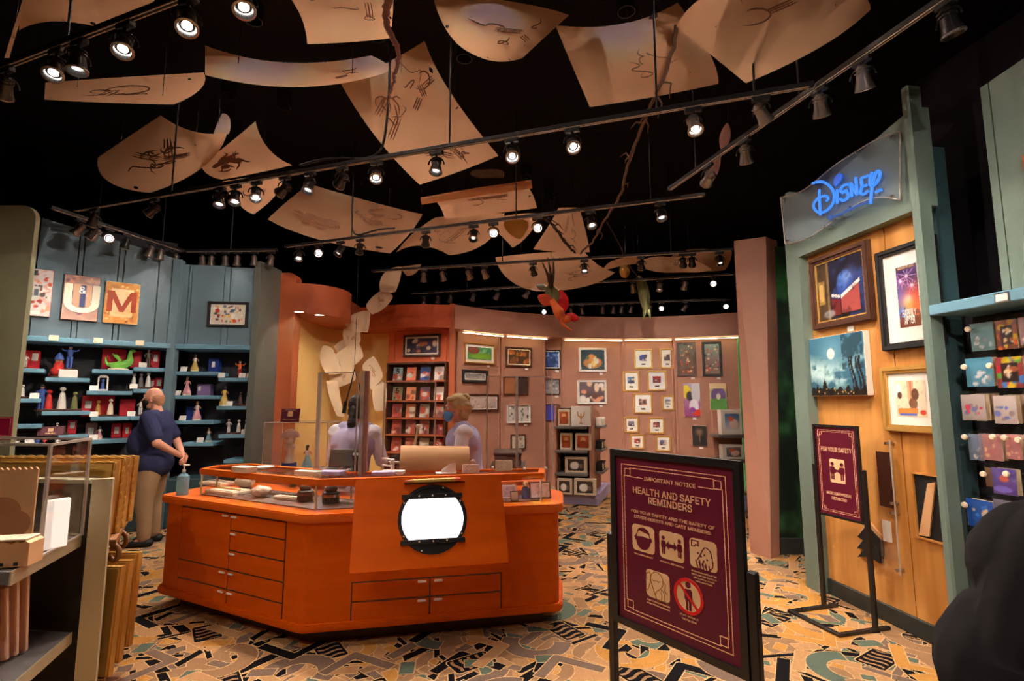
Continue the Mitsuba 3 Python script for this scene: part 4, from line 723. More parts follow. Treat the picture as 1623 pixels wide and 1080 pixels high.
picture('b6', (0.246,2.46,0.354,0.672), 'left tall dark framed crowd scene near the green gap', collage(((90, 100, 96), (110, 60, 40)), [(196, 80, 50), (226, 206, 170), (60, 90, 90), (230, 160, 90), (90, 30, 24)], 44, 22, 34, (.03, .07)), 'dark_wood', 0.05)
picture('b6', (0.717,2.455,0.355,0.675), 'right tall black framed garden scene near the green gap', collage(((120, 150, 150), (150, 90, 80)), [(196, 90, 70), (90, 130, 120), (230, 200, 170), (60, 70, 60), (170, 200, 200)], 44, 23, 34, (.03, .07)), 'black_matte', 0.045)
canvas('b6', (0.322,1.664,0.302,0.647), 'tall unframed canvas of yellow, violet and white swirls', lambda w, h: Art(w, h, 30, ((170, 160, 190), (150, 60, 120)), 24).ell(.15, .75, .3, .2, (230, 190, 50)).ell(.35, .62, .2, .14, (40, 30, 40)).ell(.75, .75, .3, .35, (200, 196, 206)).ell(.6, .3, .3, .22, (236, 226, 236)).ell(.8, .12, .3, .1, (220, 60, 40)).ell(.5, .2, .2, .08, (130, 60, 150)))
canvas('b6', (0.8,1.729,0.305,0.506), 'square unframed canvas of green and violet hills', lambda w, h: Art(w, h, 26, ((220, 190, 140), (90, 140, 70)), 25).ell(.5, .55, .45, .3, (120, 90, 150)).ell(.5, .2, .6, .25, (90, 150, 70)).ell(.5, .5, .12, .12, (236, 226, 206)).rect(0, 1, .8, 1, (226, 196, 150)), tag=False)
canvas('b6', (0.428,0.981,0.264,0.384), 'small nearly black canvas with a dim glowing lamp', lambda w, h: Art(w, h, 24, ((20, 18, 20), (30, 24, 22)), 26).glow_(.5, .7, .18, (150, 110, 80), .8).rect(.48, .53, .2, .6, (120, 90, 60)))
# ---------------------------------------------------------------- shelves of the teal display wall
def shelf(w, u0, u1, z, label, deep=0.30):
    single('display_shelf', slab(w, u0, u1, z-0.05, z, -0.42, deep-0.30, 0.006), 'shelf_blue', label, 'shelf')
SH = (('left',1.431,1.74,2.015),('left',1.751,2.168,1.915),('left',2.179,2.591,2.031),('left',2.596,3.006,2.072),('left',1.428,1.734,1.664),('left',2.144,2.603,1.762),('left',2.611,3.018,1.792),('left',1.752,2.198,1.515),('left',2.209,2.599,1.44),('left',2.605,3.041,1.441),('left',1.494,1.769,1.366),('left',1.92,2.202,1.227),('left',2.212,2.626,1.159),('ret',0.039,0.567,2.033),('ret',0.588,1.021,1.952),('ret',0.061,0.571,1.712),('ret',0.587,1.042,1.569),('ret',0.084,0.56,1.378),('ret',0.634,1.063,1.191),('ret',0.166,0.57,1.088),('ret',0.717,1.002,0.859))
SN = ['top row far left shelf', 'low top row shelf with the red robed figurine', 'top row shelf with the green serpent figurine', 'top row shelf next to the teal rib', 'second row far left shelf', 'second row shelf with the arched lantern figurine', 'second row shelf above the man in navy', 'third row shelf with the red caped trio', 'third row shelf with the golden pair', 'third row shelf beside the man in navy', 'fourth row far left shelf', 'lowest shelf with the maroon easel sign', 'lowest shelf with red boxes left of the man',
      'return wall top left shelf with the cream dressed lady', 'return wall top right shelf with the winged figurine', 'return wall second row left shelf with a pink lady', 'return wall second row right shelf with the golden figurine', 'return wall third row left shelf', 'return wall third row right shelf with white figurines', 'return wall fourth row left shelf', 'return wall lowest right shelf']
for (w, a, b, z), n in zip(SH, SN): shelf(w, a, b, z, 'blue '+n)
FIG = 'figurines on the teal display shelves'
def base_plate(k, M, r, c='dark_wood'): part(k, 'base', tf(lathe([(0, 0), (r, 0), (r*1.02, 0.008), (r*0.95, 0.02), (0, 0.02)][::-1], 16), M), c, 40)
def fig_lady(k, M, h, dress, top, hair):
    base_plate(k, M, h*0.2, 'cream')
    P_ = lambda *a: tf(a[0], M)
    part(k, 'dress', P_(mv(lathe([(0, 0), (h*.22, 0), (h*.21, h*.04), (h*.13, h*.28), (h*.065, h*.48), (0, h*.5)][::-1], 16), 0, 0, .02)), dress, 40)
    part(k, 'bodice', P_(mv(lathe([(0, h*.46), (h*.065, h*.47), (h*.085, h*.62), (h*.07, h*.68), (h*.028, h*.70), (h*.026, h*.75), (0, h*.75)][::-1], 14), 0, 0, .02)), top, 40)
    part(k, 'head', P_(ball((0, 0, h*.82+.02), (h*.06, h*.065, h*.075))), 'skin', True)
    part(k, 'hair', P_(cat(ball((0, -h*.02, h*.845+.02), (h*.07, h*.07, h*.07)), ball((0, -h*.05, h*.76+.02), (h*.055, h*.04, h*.09)))), hair, True)
    for s in (-1, 1): part(k, 'arm', P_(tube(smooth_pts([(s*h*.08, 0, h*.64+.02), (s*h*.15, h*.03, h*.54+.02), (s*h*.10, h*.11, h*.5+.02)], 8), np.linspace(h*.03, h*.018, 8), 7)), 'skin', True)
def fig_man(k, M, h, legs, top, hair, pose=0.0):
    base_plate(k, M, h*0.2)
    P_ = lambda *a: tf(a[0], M)
    for s in (-1, 1): part(k, 'leg', P_(tube([(s*h*.05, 0, .02), (s*h*.055, h*.02, h*.22+.02), (s*h*.045, 0, h*.45+.02)], [h*.04, h*.045, h*.06], 8)), legs, True)
    part(k, 'torso', P_(mv(lathe([(0, h*.42), (h*.085, h*.43), (h*.08, h*.52), (h*.105, h*.66), (h*.09, h*.72), (h*.03, h*.75), (0, h*.75)][::-1], 14), 0, 0, .02)), top, 40)
    part(k, 'head', P_(ball((0, 0, h*.83+.02), (h*.065, h*.07, h*.08))), 'skin', True)
    part(k, 'hair', P_(ball((0, -h*.018, h*.86+.02), (h*.07, h*.068, h*.065))), hair, True)
    for s in (-1, 1): part(k, 'arm', P_(tube(smooth_pts([(s*h*.1, 0, h*.68+.02), (s*h*(.17+pose*.05), h*.03, h*(.58+pose*.12)+.02), (s*h*(.13+pose*.14), h*.12, h*(.5+pose*.3)+.02)], 8), np.linspace(h*.035, h*.02, 8), 7)), top, True)
def fig_seated(k, M, h, robe, hood):
    base_plate(k, M, h*0.3)
    P_ = lambda *a: tf(a[0], M)
    part(k, 'robe', P_(cat(ball((0, 0, h*.25), (h*.24, h*.22, h*.22)), ball((0, h*.18, h*.12), (h*.3, h*.25, h*.11)), ball((0, 0, h*.45), (h*.16, h*.14, h*.2)))), robe, True)
    part(k, 'head', P_(ball((0, h*.03, h*.66), (h*.12, h*.12, h*.13))), 'skin', True)
    part(k, 'hood', P_(mv(lathe([(h*.15, 0), (h*.13, h*.1), (h*.06, h*.24), (0, h*.3)][::-1], 12), 0, -h*.01, h*.7)), hood, 40)
def fig_serpent(k, M, h, c):
    base_plate(k, M, h*.4, 'cream')
    P_ = lambda *a: tf(a[0], M)
    part(k, 'body', P_(tube(smooth_pts([(-h*.5, 0, h*.6), (-h*.45, 0, h*.3), (-h*.2, 0, h*.22), (h*.15, 0, h*.25), (h*.38, 0, h*.4), (h*.4, 0, h*.75), (h*.42, 0, h*.9)], 30), np.interp(np.linspace(0, 1, 30), [0, .2, .45, .7, .9, 1], np.array([.02, .07, .2, .17, .09, .07])*h), 12)), c, True)
    part(k, 'head', P_(ball((h*.48, 0, h*.93), (h*.14, h*.08, h*.08))), c, True)
    for s in (-1, 1): part(k, 'wing', P_(hull([(0, s*h*.1, h*.4), (-h*.3, s*h*.25, h*.75), (-h*.1, s*h*.28, h*.7), (h*.1, s*h*.12, h*.45)])), c)
def fig_group(k, M, h, cols, n=3, w=1.0):
    part(k, 'base', tf(box((0, 0, .012), (h*w*1.1, h*.5, .024), .004), M), 'dark_wood')
    rr = np.random.default_rng(int(h*1e4)+n)
    for i in range(n):
        x = (i-(n-1)/2)*h*w/n; hh = h*rr.uniform(.7, 1.0)
        part(k, 'figure', tf(cat(mv(lathe([(0, 0), (hh*.16, 0), (hh*.13, hh*.3), (hh*.09, hh*.62), (hh*.03, hh*.72), (0, hh*.74)][::-1], 12), x, 0, .02), ball((x, .0, hh*.82+.02), hh*.1)), M), cols[i % len(cols)], 40)
def stand(w, u, z, n=-0.10, turn=0.0): return WM[w] @ trm((u, z, n)) @ rot(-90, (1, 0, 0)) @ rot(180+turn, (0, 0, 1))
def fig(kind, w, u, z, h, label, *a, **kw):
    k = thing('figurine', label, 'figurine', FIG); h *= 1.3; n = kw.pop('n', -0.12); turn = kw.pop('turn', 0)
    globals()['fig_'+kind](k, stand(w, u, z, n, turn) @ rot(180, (0, 0, 1)), h, *a, **kw)
def F_(i): return SH[i][0], SH[i][3]+0.001
P('f_blue', srgb(60, 84, 150), .4); P('f_red', srgb(190, 50, 44), .4); P('f_green', srgb(120, 190, 80), .4); P('f_pink', srgb(226, 160, 170), .4); P('f_yellow', srgb(226, 196, 110), .4); P('f_teal', srgb(120, 170, 180), .4); P('f_violet', srgb(110, 90, 130), .4)
GX = {'L':(1.488,1.557,1.857,1.955,2.443,2.752,1.504,1.732,1.92,2.298,2.335,2.691,2.711,1.937,2.31),'R':(0.233,0.812,0.981,0.155,0.636,0.893,0.304,0.716,0.893,0.469,0.367)}
L_, R_ = GX['L'], GX['R']
fig('man', 'left', L_[0], F_(0)[1], .15, 'small white and red figurine before the far left red box', 'f_red', 'silver_white', 'hair_dark')
fig('man', 'left', L_[1], F_(0)[1], .13, 'second small white figurine before the far left red box', 'silver_white', 'silver_white', 'f_red')
fig('seated', 'left', L_[2], F_(1)[1], .24, 'seated red robed figurine with a blue pointed hood', 'f_red', 'f_blue')
fig('man', 'left', L_[3], F_(1)[1]+.10, .24, 'dark blue figurine with raised arms on a stone plinth', 'f_blue', 'f_blue', 'f_blue', pose=1.0)
single('plinth', slab('left', L_[3]-.09, L_[3]+.09, F_(1)[1], F_(1)[1]+.10, -.2, -.02, .01), 'silver_white', 'pale stone plinth under the dark blue figurine', 'plinth')
fig('serpent', 'left', L_[4], F_(2)[1], .21, 'bright green serpent figurine before a red box', 'f_green')
fig('man', 'left', L_[5], F_(3)[1], .19, 'silver figurine between two red boxes on the top row', 'chrome', 'chrome', 'chrome')
fig('group', 'left', L_[6], F_(4)[1], .17, 'dark figurine pair on the second row far left', ['leather', 'silver_white'], 2)
fig('man', 'left', L_[7], F_(7)[1], .25, 'standing blue coated figurine left of the red caped trio', 'f_blue', 'f_blue', 'hair_dark')
fig('group', 'left', L_[8], F_(7)[1], .25, 'trio figurine in red, silver and green on the third row', ['f_red', 'silver_white', 'leaf_green'], 3, 1.1)
k = thing('figurine', 'figurine standing in a tall arched lantern frame', 'figurine', FIG); Mq = stand('left', L_[9], F_(5)[1], -.1)
arch = Polygon([(-.055, 0), (.055, 0), (.055, .17), (.03, .2), (-.03, .2), (-.055, .17)])
part(k, 'arch', tf(prism(arch.difference(Polygon([(-.038, .02), (.038, .02), (.038, .165), (-.038, .165)])), .06), Mq @ rot(90, (1, 0, 0)) @ trm((0, 0, -.03))), 'silver_white'); part(k, 'figure', tf(lathe([(0, .02), (.022, .02), (.016, .09), (.008, .11), (.018, .125), (.016, .145), (0, .155)][::-1], 12), Mq), 'f_blue', 40)
fig('group', 'left', L_[10], F_(8)[1], .19, 'golden pair figurine beside a round urn on the third row', ['gold', 'cream'], 2)
fig('group', 'left', L_[11], F_(6)[1], .18, 'silver crowned group figurine above the man in navy', ['silver_white', 'chrome', 'silver_white'], 3)
fig('man', 'left', L_[12], F_(9)[1], .16, 'small white figurine half behind the man in navy', 'silver_white', 'silver_white', 'hair_dark')
fig('group', 'left', L_[13], F_(11)[1], .11, 'small grey pair figurine beside the maroon easel sign', ['silver_white', 'leather'], 2)
fig('lady', 'left', L_[14], F_(12)[1], .12, 'tiny pink lady figurine on the lowest shelf', 'f_pink', 'silver_white', 'hair_dark')
fig('lady', 'ret', R_[0], F_(13)[1], .19, 'lady figurine in a cream dress, top row of the return wall', 'f_yellow', 'silver_white', 'hair_dark')
fig('man', 'ret', R_[1], F_(14)[1], .18, 'figurine with orange robe and spread pale wings', 'f_red', 'fairy_orange', 'hair_grey', pose=1.0)
fig('lady', 'ret', R_[2], F_(14)[1], .21, 'yellow haired figurine beside the teal fin', 'silver_white', 'fairy_orange', 'f_yellow')
fig('lady', 'ret', R_[3], F_(15)[1], .20, 'lady figurine in a pink gown, second row of the return wall', 'f_pink', 'f_pink', 'hair_blond')
fig('lady', 'ret', R_[4], F_(16)[1], .22, 'slim golden lady figurine, second row of the return wall', 'f_yellow', 'f_yellow', 'hair_dark')
fig('group', 'ret', R_[5], F_(16)[1], .15, 'bronze pair figurine, second row of the return wall', ['leather', 'silver_white'], 2)
fig('lady', 'ret', R_[6], F_(17)[1], .20, 'lady figurine in a pale pink gown, third row of the return wall', 'f_pink', 'silver_white', 'hair_blond')
fig('man', 'ret', R_[7], F_(18)[1], .15, 'white seated figurine left of the white pair', 'silver_white', 'silver_white', 'silver_white')
fig('group', 'ret', R_[8], F_(18)[1], .15, 'white pair figurine, third row right of the return wall', ['silver_white', 'silver_white'], 2)
fig('lady', 'ret', R_[9], F_(19)[1], .14, 'lady figurine in pale blue, fourth row of the return wall', 'f_teal', 'silver_white', 'hair_blond')
def gift_box(w, u0, u1, z0, h, col, label, lab=None, n0=-0.38, d=0.13):
    k = thing('gift_box', label, 'box', 'gift boxes on the teal display shelves'); part(k, 'carton', slab(w, u0, u1, z0, z0+h, n0, n0+d, .004), col)
    if lab: part(k, 'picture_label', slab(w, u0+(u1-u0)*lab[0], u0+(u1-u0)*lab[1], z0+h*lab[2], z0+h*lab[3], n0+d, n0+d+.002), 'tag_white')
BX = (('left',1.483,1.672),('left',2.267,2.52),('left',2.566,2.685),('left',2.786,2.889),('left',2.779,2.855),('left',2.861,2.938),('left',2.108,2.436),('left',2.494,2.658),('left',1.99,2.078),('left',2.43,2.533),('left',2.546,2.638),('left',2.169,2.285),('ret',0.351,0.485),('ret',0.225,0.398),('ret',0.108,0.264))
for (w, a, b), i, h, c, lb, lab in zip(BX, (0, 2, 3, 3, 6, 6, 8, 9, 11, 12, 12, 12, 13, 15, 17), (.23, .28, .23, .24, .14, .16, .26, .22, .17, .19, .19, .2, .2, .16, .18), ('red_box',)*11+('mauve_cloth', 'navy_box', 'f_violet', 'navy_box'),
    ('red box with a white label, far left of the top row', 'large red box behind the green serpent figurine', 'dark red box left of the silver figurine', 'red box with a white label beside the teal rib', 'small red box behind the crowned group', 'red box with a pale oval, second row by the rib', 'wide red box behind the golden pair', 'red box left of the man in navy, third row', 'narrow red box beside the maroon easel sign', 'red box with a white label on the lowest shelf', 'plain red box rightmost on the lowest shelf', 'mauve box on the lowest shelf', 'navy box with white label, return wall top row', 'violet box on the return wall second row', 'dark navy box on the return wall third row'),
    ((.62, .92, .45, .85), None, None, (.3, .75, .4, .8), (.2, .8, .3, .8), (.2, .8, .3, .8), (.1, .3, .4, .75), None, (.3, .8, .4, .85), (.3, .75, .3, .75), (.3, .7, .3, .7), (.2, .7, .3, .7), (.35, .65, .35, .75), (.1, .3, .4, .8), (.6, .85, .3, .7))):
    gift_box(w, a, b, SH[i][3]+.001, h, c, lb, lab)
CD = (('left',2.691),('left',2.211),('left',2.612),('left',1.672),('left',2.236),('left',2.612),('left',2.254),('ret',0.131),('ret',0.612),('ret',0.876),('ret',0.973),('ret',0.073),('ret',0.732),('ret',0.989),('ret',0.162),('ret',0.949),('ret',0.398))
CDP = {8: 'far left ', 9: 'mid ', 10: 'far right ', 12: 'left ', 13: 'right '}
for u_i, ((w, u), i) in enumerate(zip(CD, (3, 5, 6, 4, 8, 9, 12, 13, 14, 14, 14, 15, 16, 16, 17, 18, 19))):
    z = SH[i][3]+.001
    single('price_card', tf(box((0, .033, 0), (.085, .066, .004)), WM[w] @ trm((u, z+.001, -.03)) @ rot(-18, (1, 0, 0))), 'tag_white', f'white price card {CDP.get(u_i, "")}on the {SN[i].replace("return wall", "return")}', 'price card')
for i, u in enumerate((1.796,2.21,2.634)):
    single('ledge_tag', slab('left', u-.045, u+.045, LZ-.01, LZ+.055, .062, .068), 'cream', f'cream tag clipped on the blue ledge, {["left", "middle", "right"][i]} of three', 'tag')
for i, u in enumerate((2.208,2.268,2.33,2.392,2.461)):
    k = thing('miniature', f'tiny framed miniature, {NUMW[i]} from the left on the low dark shelf', 'picture', 'row of tiny frames under the lowest shelf'); part(k, 'frame', tf(box((0, 0, 0), (.075, .1, .012), .003), WM['left'] @ trm((u, .79, -.02))), 'leather'); part(k, 'card', tf(box((0, 0, .008), (.05, .07, .004)), WM['left'] @ trm((u, .79, -.02))), 'tag_white')
single('low_shelf', slab('left', 2.183, 2.529, .69, .739, -.4, .0, .005), 'shelf_grey', 'dark shelf carrying the row of tiny frames', 'shelf')
ks = thing('easel_sign', 'small maroon easel sign on the lowest left shelf', 'sign'); Me = WM['left'] @ trm((1.846, SH[11][3]+.002, -.06)) @ rot(-20, (1, 0, 0))
part(ks, 'board', tf(box((0, .055, 0), (.24, .11, .006)), Me), 'maroon'); part(ks, 'symbol', tf(box((0, .065, .004), (.05, .045, .003)), Me), 'icon_cream'); part(ks, 'lettering', tf(box((0, .025, .004), (.1, .01, .003)), Me), 'icon_cream')
# ---------------------------------------------------------------- people
def bone(a, ra, b, rb, n=18):
    return m3.Manifold.batch_hull([m3.Manifold.sphere(float(ra), n).translate([float(x) for x in a]), m3.Manifold.sphere(float(rb), n).translate([float(x) for x in b])])
def ellm(c, r, n=24): return m3.Manifold.sphere(1.0, n).scale([float(x) for x in r]).translate([float(x) for x in c])
def skin_over(ms, ref=0.016, it=12):
    m = m3.Manifold.batch_boolean(ms, m3.OpType.Add).refine_to_length(ref).to_mesh()
    t = trimesh.Trimesh(m.vert_properties[:, :3], m.tri_verts, process=True)
    v0 = t.vertices.copy(); trimesh.smoothing.filter_taubin(t, 0.5, 0.52, iterations=it)
    bad = ~(np.linalg.norm(t.vertices-v0, axis=1) < 0.03); t.vertices = np.where(bad[:, None], v0, t.vertices); return t
def hand(wrist, d, palm_n, s=1.0, curl=0.4):
    """palm and five fingers; d = pointing direction, palm_n = palm normal"""
    d = unit(d); nn = unit(palm_n-d*(palm_n@d)); side = np.cross(d, nn); w = V(*wrist); o = []
    pe = w+d*0.085*s
    o += [m3.Manifold.batch_hull([m3.Manifold.sphere(0.017*s, 12).translate((w+d*.01).tolist()), *[m3.Manifold.sphere(0.013*s, 12).translate((pe+side*q*s).tolist()) for q in (-.033, -.011, .011, .033)], m3.Manifold.sphere(0.016*s, 12).translate((w+d*.04+side*.022*s).tolist())])]
    for q, L in ((-.033, .065), (-.011, .075), (.011, .08), (.033, .07)):
        p = pe+side*q*s; dd = d; r = .0098*s
        for f in (.45, .3, .25):
            dd = unit(dd*math.cos(curl)+nn*math.sin(curl)); e = p+dd*L*f*s; o.append(bone(p, r, e, r*.92, 10)); p, r = e, r*.92
    t0 = w+d*.03+side*.03*s; t1 = t0+(d*.6+side*.7+nn*.2)*.035*s; t2 = t1+(d*.9+side*.1+nn*.3)*.03*s
    o += [bone(t0, .014*s, t1, .011*s, 10), bone(t1, .011*s, t2, .009*s, 10)]
    return o
def person(label, J, s=1.0, face=(1, 0, 0), hair='hair_dark', hair_style='short', top='navy_cloth', legs='khaki_cloth', sleeve='short', vest=None, mask='mask_blue', belly=0.0, bulk=1.0, hands=(0.5, 0.5), pdirs=None, shoe='black_matte', headdown=0.0):
    """J: joints in world metres"""
    k = thing('person', label, 'person'); f = unit(face); side = unit(np.cross(f, (0, 0, 1))); J = {a: V(*b) for a, b in J.items()}
    B = bulk
    hc = J['head']; Rm = np.eye(4); Rm[:3, 0], Rm[:3, 1], Rm[:3, 2] = f, -side, (0, 0, 1); Rm[:3, 3] = hc
    H = lambda x, y, z: (Rm @ V(x, y, z, 1))[:3]
    hd = [ellm((0, 0, 0.025), (.098, .078, .105)), ellm((.03, 0, -.05), (.065, .06, .075)), ellm((.055, 0, -.085), (.036, .038, .032)), bone((.092, 0, .015), .012, (.112, 0, -.022), .015, 10), ellm((.105, 0, -.026), (.016, .02, .011)),
          ellm((-.0, .077, -.01), (.020, .012, .034)), ellm((-.0, -.077, -.01), (.020, .012, .034)), ellm((.085, 0, .035), (.022, .055, .014)), ellm((.088, 0, -.062), (.014, .026, .010))]
    Mx = Rm[:3, :].tolist(); hd = [m.transform(Mx) for m in hd]
    body = hd+[bone(J['neck'], .058, H(-.02, 0, -.05), .055)]
    tor = [bone(J['pelvis']+side*.05*B, .115*B, J['pelvis']-side*.05*B, .115*B), bone(J['pelvis'], .135*B, J['waist'], .13*B), bone(J['waist'], .13*B, J['chest'], .145*B), bone(J['chest']+side*.06*B, .125*B, J['chest']-side*.06*B, .125*B), bone(J['chest'], .12, J['neck'], .06), bone(J['sl'], .062*B, J['sr'], .062*B), bone(J['sl'], .062*B, J['chest'], .12*B), bone(J['sr'], .062*B, J['chest'], .12*B)]
    if belly: tor += [ellm(J['waist']+f*.085+V(0, 0, .03), (.2*belly, .2*belly, .24)), bone(J['waist']+f*.07, .17*belly, J['chest']+f*.03, .13*B)]
    body += tor
    arms = {}
    for q in 'lr':
        arms[q] = [bone(J['s'+q], .058*B, J['e'+q], .044*B), bone(J['e'+q], .043*B, J['w'+q], .028)]
        body += arms[q]
        d = J['w'+q]-J['e'+q] if pdirs is None else V(*pdirs[q][0]); pn = f if pdirs is None else V(*pdirs[q][1])
        body += hand(J['w'+q], d, pn, 1.0, hands[0 if q == 'l' else 1])
    lg = []
    for q in 'lr':
        lg += [bone(J['h'+q], .10*B, J['k'+q], .062), bone(J['k'+q], .06, J['a'+q], .042)]
        body += lg[-2:]+[bone(J['a'+q], .04, J['a'+q]+f*.10-V(0, 0, J['a'+q][2]-.035), .032)]
    part(k, 'body', skin_over(body, 0.014, 8), 'skin', True)
    # clothes: the same bones, a little thicker
    def cloth(ms, off, ref=.018): 
        return ms
    def bone2(p, rp, q, rq, e): return bone(p, rp+e, q, rq+e)
    e = .014
    sh = [bone(J['pelvis']-V(0, 0, .05)+side*.05*B, .135*B+.026, J['pelvis']-V(0, 0, .05)-side*.05*B, .135*B+.026), bone2(J['pelvis']+side*.06*B+V(0, 0, .0), .12*B, J['pelvis']-side*.06*B, .12*B, e), bone2(J['pelvis'], .135*B, J['waist'], .13*B, e), bone2(J['waist'], .13*B, J['chest'], .145*B, e), bone2(J['chest']+side*.06*B, .125*B, J['chest']-side*.06*B, .125*B, e), bone2(J['sl'], .062*B, J['sr'], .062*B, e), bone2(J['sl'], .062*B, J['chest'], .12*B, e), bone2(J['sr'], .062*B, J['chest'], .12*B, e), bone(J['chest'], .13, J['neck']-V(0, 0, .015), .066)]
    if belly: sh += [ellm(J['waist']+f*.085+V(0, 0, .03), (.2*belly+e, .2*belly+e, .24+e)), bone2(J['waist']+f*.07, .17*belly, J['chest']+f*.03, .13*B, e)]
    slv = []
    for q in 'lr':
        if sleeve == 'short': slv.append(bone(J['s'+q], .062*B+.012, J['s'+q]+(J['e'+q]-J['s'+q])*.72, .064*B+.01))
        else: slv += [bone(J['s'+q], .058*B+.008, J['e'+q], .052*B+.006), bone(J['e'+q], .052*B+.006, J['e'+q]+(J['w'+q]-J['e'+q])*(.92 if sleeve == 'long' else .3), .044)]
    tk = skin_over(sh+slv, 0.02, 14)
    tv = tk.vertices.copy(); wr = meshkit.fbm(tv*[9, 9, 5], 3)-.5; tk.vertices = tv+tk.vertex_normals*(wr*.016)[:, None]
    t_ = part(k, 'shirt' if not vest else 'blouse', tk, top, True)
    if vest:
        vm = skin_over([bone2(J['pelvis'], .135*B, J['waist'], .13*B, .026), bone2(J['waist'], .13*B, J['chest'], .145*B, .026), bone2(J['chest']+side*.06*B, .125*B, J['chest']-side*.06*B, .125*B, .026), bone(J['sl']*.6+J['neck']*.4, .07, J['chest'], .14), bone(J['sr']*.6+J['neck']*.4, .07, J['chest'], .14)], .02, 12)
        part(k, 'vest', vm, vest, True)
    tr_ = [bone2(J['pelvis']+side*.065*B-V(0, 0, .03), .12*B, J['pelvis']-side*.065*B-V(0, 0, .03), .12*B, .010)]
    for q in 'lr': tr_ += [bone(J['h'+q], .115*B, J['k'+q], .08*B), bone(J['k'+q], .08*B, J['a'+q]+V(0, 0, .02), .066)]
    tk = skin_over(tr_, 0.02, 12); wr = meshkit.fbm(tk.vertices*[10, 10, 6], 3)-.5; tk.vertices = tk.vertices+tk.vertex_normals*(wr*.018)[:, None]
    part(k, 'trousers', tk, legs, True)
    for q in 'lr':
        a0 = V(J['a'+q][0], J['a'+q][1], 0)
        sole = skin_over([m3.Manifold.batch_hull([ellm(a0-f*.05+V(0, 0, .045), (.05, .05, .045)), ellm(a0+f*.06+V(0, 0, .04), (.055, .052, .038)), ellm(a0+f*.16+V(0, 0, .03), (.05, .05, .028))])], .018, 4)
        part(k, 'shoe', sole, shoe, True)
    # eyes, hair, mask
    for sy in (-1, 1):
        part(k, 'eye', ball(H(.083, sy*.032, .012), .0125, 2), 'tag_white', True); part(k, 'eye', ball(H(.0935, sy*.032, .012), .0055, 1), 'black_matte', True)
    hs = []
    if hair_style == 'bald': hs = [ellm((-.03, 0, -.005), (.082, .085, .075)), ellm((-.055, 0, -.035), (.055, .066, .06))]
    elif hair_style == 'short': hs = [ellm((-.018, 0, .05), (.104, .088, .098)), ellm((-.05, 0, -.01), (.068, .082, .09))]
    elif hair_style == 'puff': hs = [ellm((-.022, 0, .055), (.108, .098, .092)), ellm((-.06, 0, .01), (.085, .094, .095)), ellm((.05, .02, .095), (.05, .06, .03)), ellm((-.07, 0, -.06), (.05, .07, .05)), *[ellm((-.03-.05*math.cos(i*1.3), .07*math.sin(i*1.7), .06+.05*math.cos(i*2.1)), (.05, .045, .045)) for i in range(9)]]
    elif hair_style == 'tail': hs = [ellm((-.018, 0, .05), (.106, .09, .1)), ellm((-.05, 0, -.01), (.072, .084, .09)), bone((-.11, 0, .0), .035, (-.15, 0, -.12), .04), bone((-.15, 0, -.12), .04, (-.15, 0, -.36), .022)]
    elif hair_style == 'hood': hs = [ellm((-.02, 0, .03), (.13, .12, .15)), ellm((-.06, 0, -.1), (.12, .14, .1))]
    hm = skin_over([m.transform(Mx) for m in hs], .014, 6); q_ = meshkit.fbm(hm.vertices*60, 3)-.5; hm.vertices = hm.vertices+hm.vertex_normals*(q_*.02)[:, None]
    part(k, 'hair' if hair_style != 'hood' else 'hood', hm, hair, True)
    if mask:
        mm = skin_over([m.transform(Mx) for m in [m3.Manifold.batch_hull([ellm((.098, 0, -.03), (.024, .03, .02)), ellm((.07, 0, -.085), (.045, .045, .03)), ellm((.05, 0, -.05), (.05, .066, .045))])]], .012, 5)
        mk = part(k, 'mask', mm, mask, True)
        for sy in (-1, 1): part(mk, 'ear_loop', tube([H(.05, sy*.066, -.03), H(.02, sy*.080, -.012), H(-.012, sy*.088, -.01)], .0025, 5), mask)
    return k
def pose(x, y, h, ang, lean=0.0, sw=0.19, stance=.11, arms='down', twist=0.0):
    """upright joints for a person of height h at (x, y) facing ang degrees (0 = +x)"""
    a = math.radians(ang); f = V(math.cos(a), math.sin(a), 0); s = V(math.sin(a), -math.cos(a), 0)   # s: their right
    k = h/1.75; P0 = V(x, y, 0); z = lambda q: V(0, 0, q*k)
    J = dict(pelvis=P0+z(.95), waist=P0+z(1.10)+f*lean*.3, chest=P0+z(1.32)+f*lean*.7, neck=P0+z(1.50)+f*lean*1.0, head=P0+z(1.635)+f*(lean*1.25+.035))
    for q, sg in (('l', -1), ('r', 1)):
        J['s'+q] = P0+z(1.42)+f*lean*.85+s*sg*sw*k; J['h'+q] = P0+z(.90)+s*sg*.09*k
        J['k'+q] = P0+z(.50)+s*sg*stance*k+f*.03; J['a'+q] = P0+z(.09)+s*sg*stance*k
        if arms == 'down': J['e'+q] = J['s'+q]+z(-.29)+s*sg*.05; J['w'+q] = J['e'+q]+z(-.24)+f*.06
        elif arms == 'back': J['e'+q] = J['s'+q]+z(-.28)+s*sg*.06-f*.13; J['w'+q] = P0+z(.98)-f*.28+s*sg*.035
        elif arms == 'front': J['e'+q] = J['s'+q]+z(-.27)+s*sg*.06+f*.06; J['w'+q] = J['e'+q]+z(-.02)+f*.23-s*sg*.08
    return {a_: tuple(b) for a_, b in J.items()}
pj = pose(-4.18, 6.25, 1.78, 192, 0.02, .2, .12, 'back')
m1 = person('man in a navy t-shirt and khaki trousers, hands behind his back, facing the figurine shelves', pj, face=(math.cos(math.radians(192)), math.sin(math.radians(192)), 0), hair='hair_grey', hair_style='bald', top='navy_cloth', legs='khaki_cloth', mask='black_cloth', belly=0.92, bulk=1.14, hands=(.7, .7))
pj = pose(-1.44, 4.75, 1.66, 82, 0.10, .185, .1, 'front')
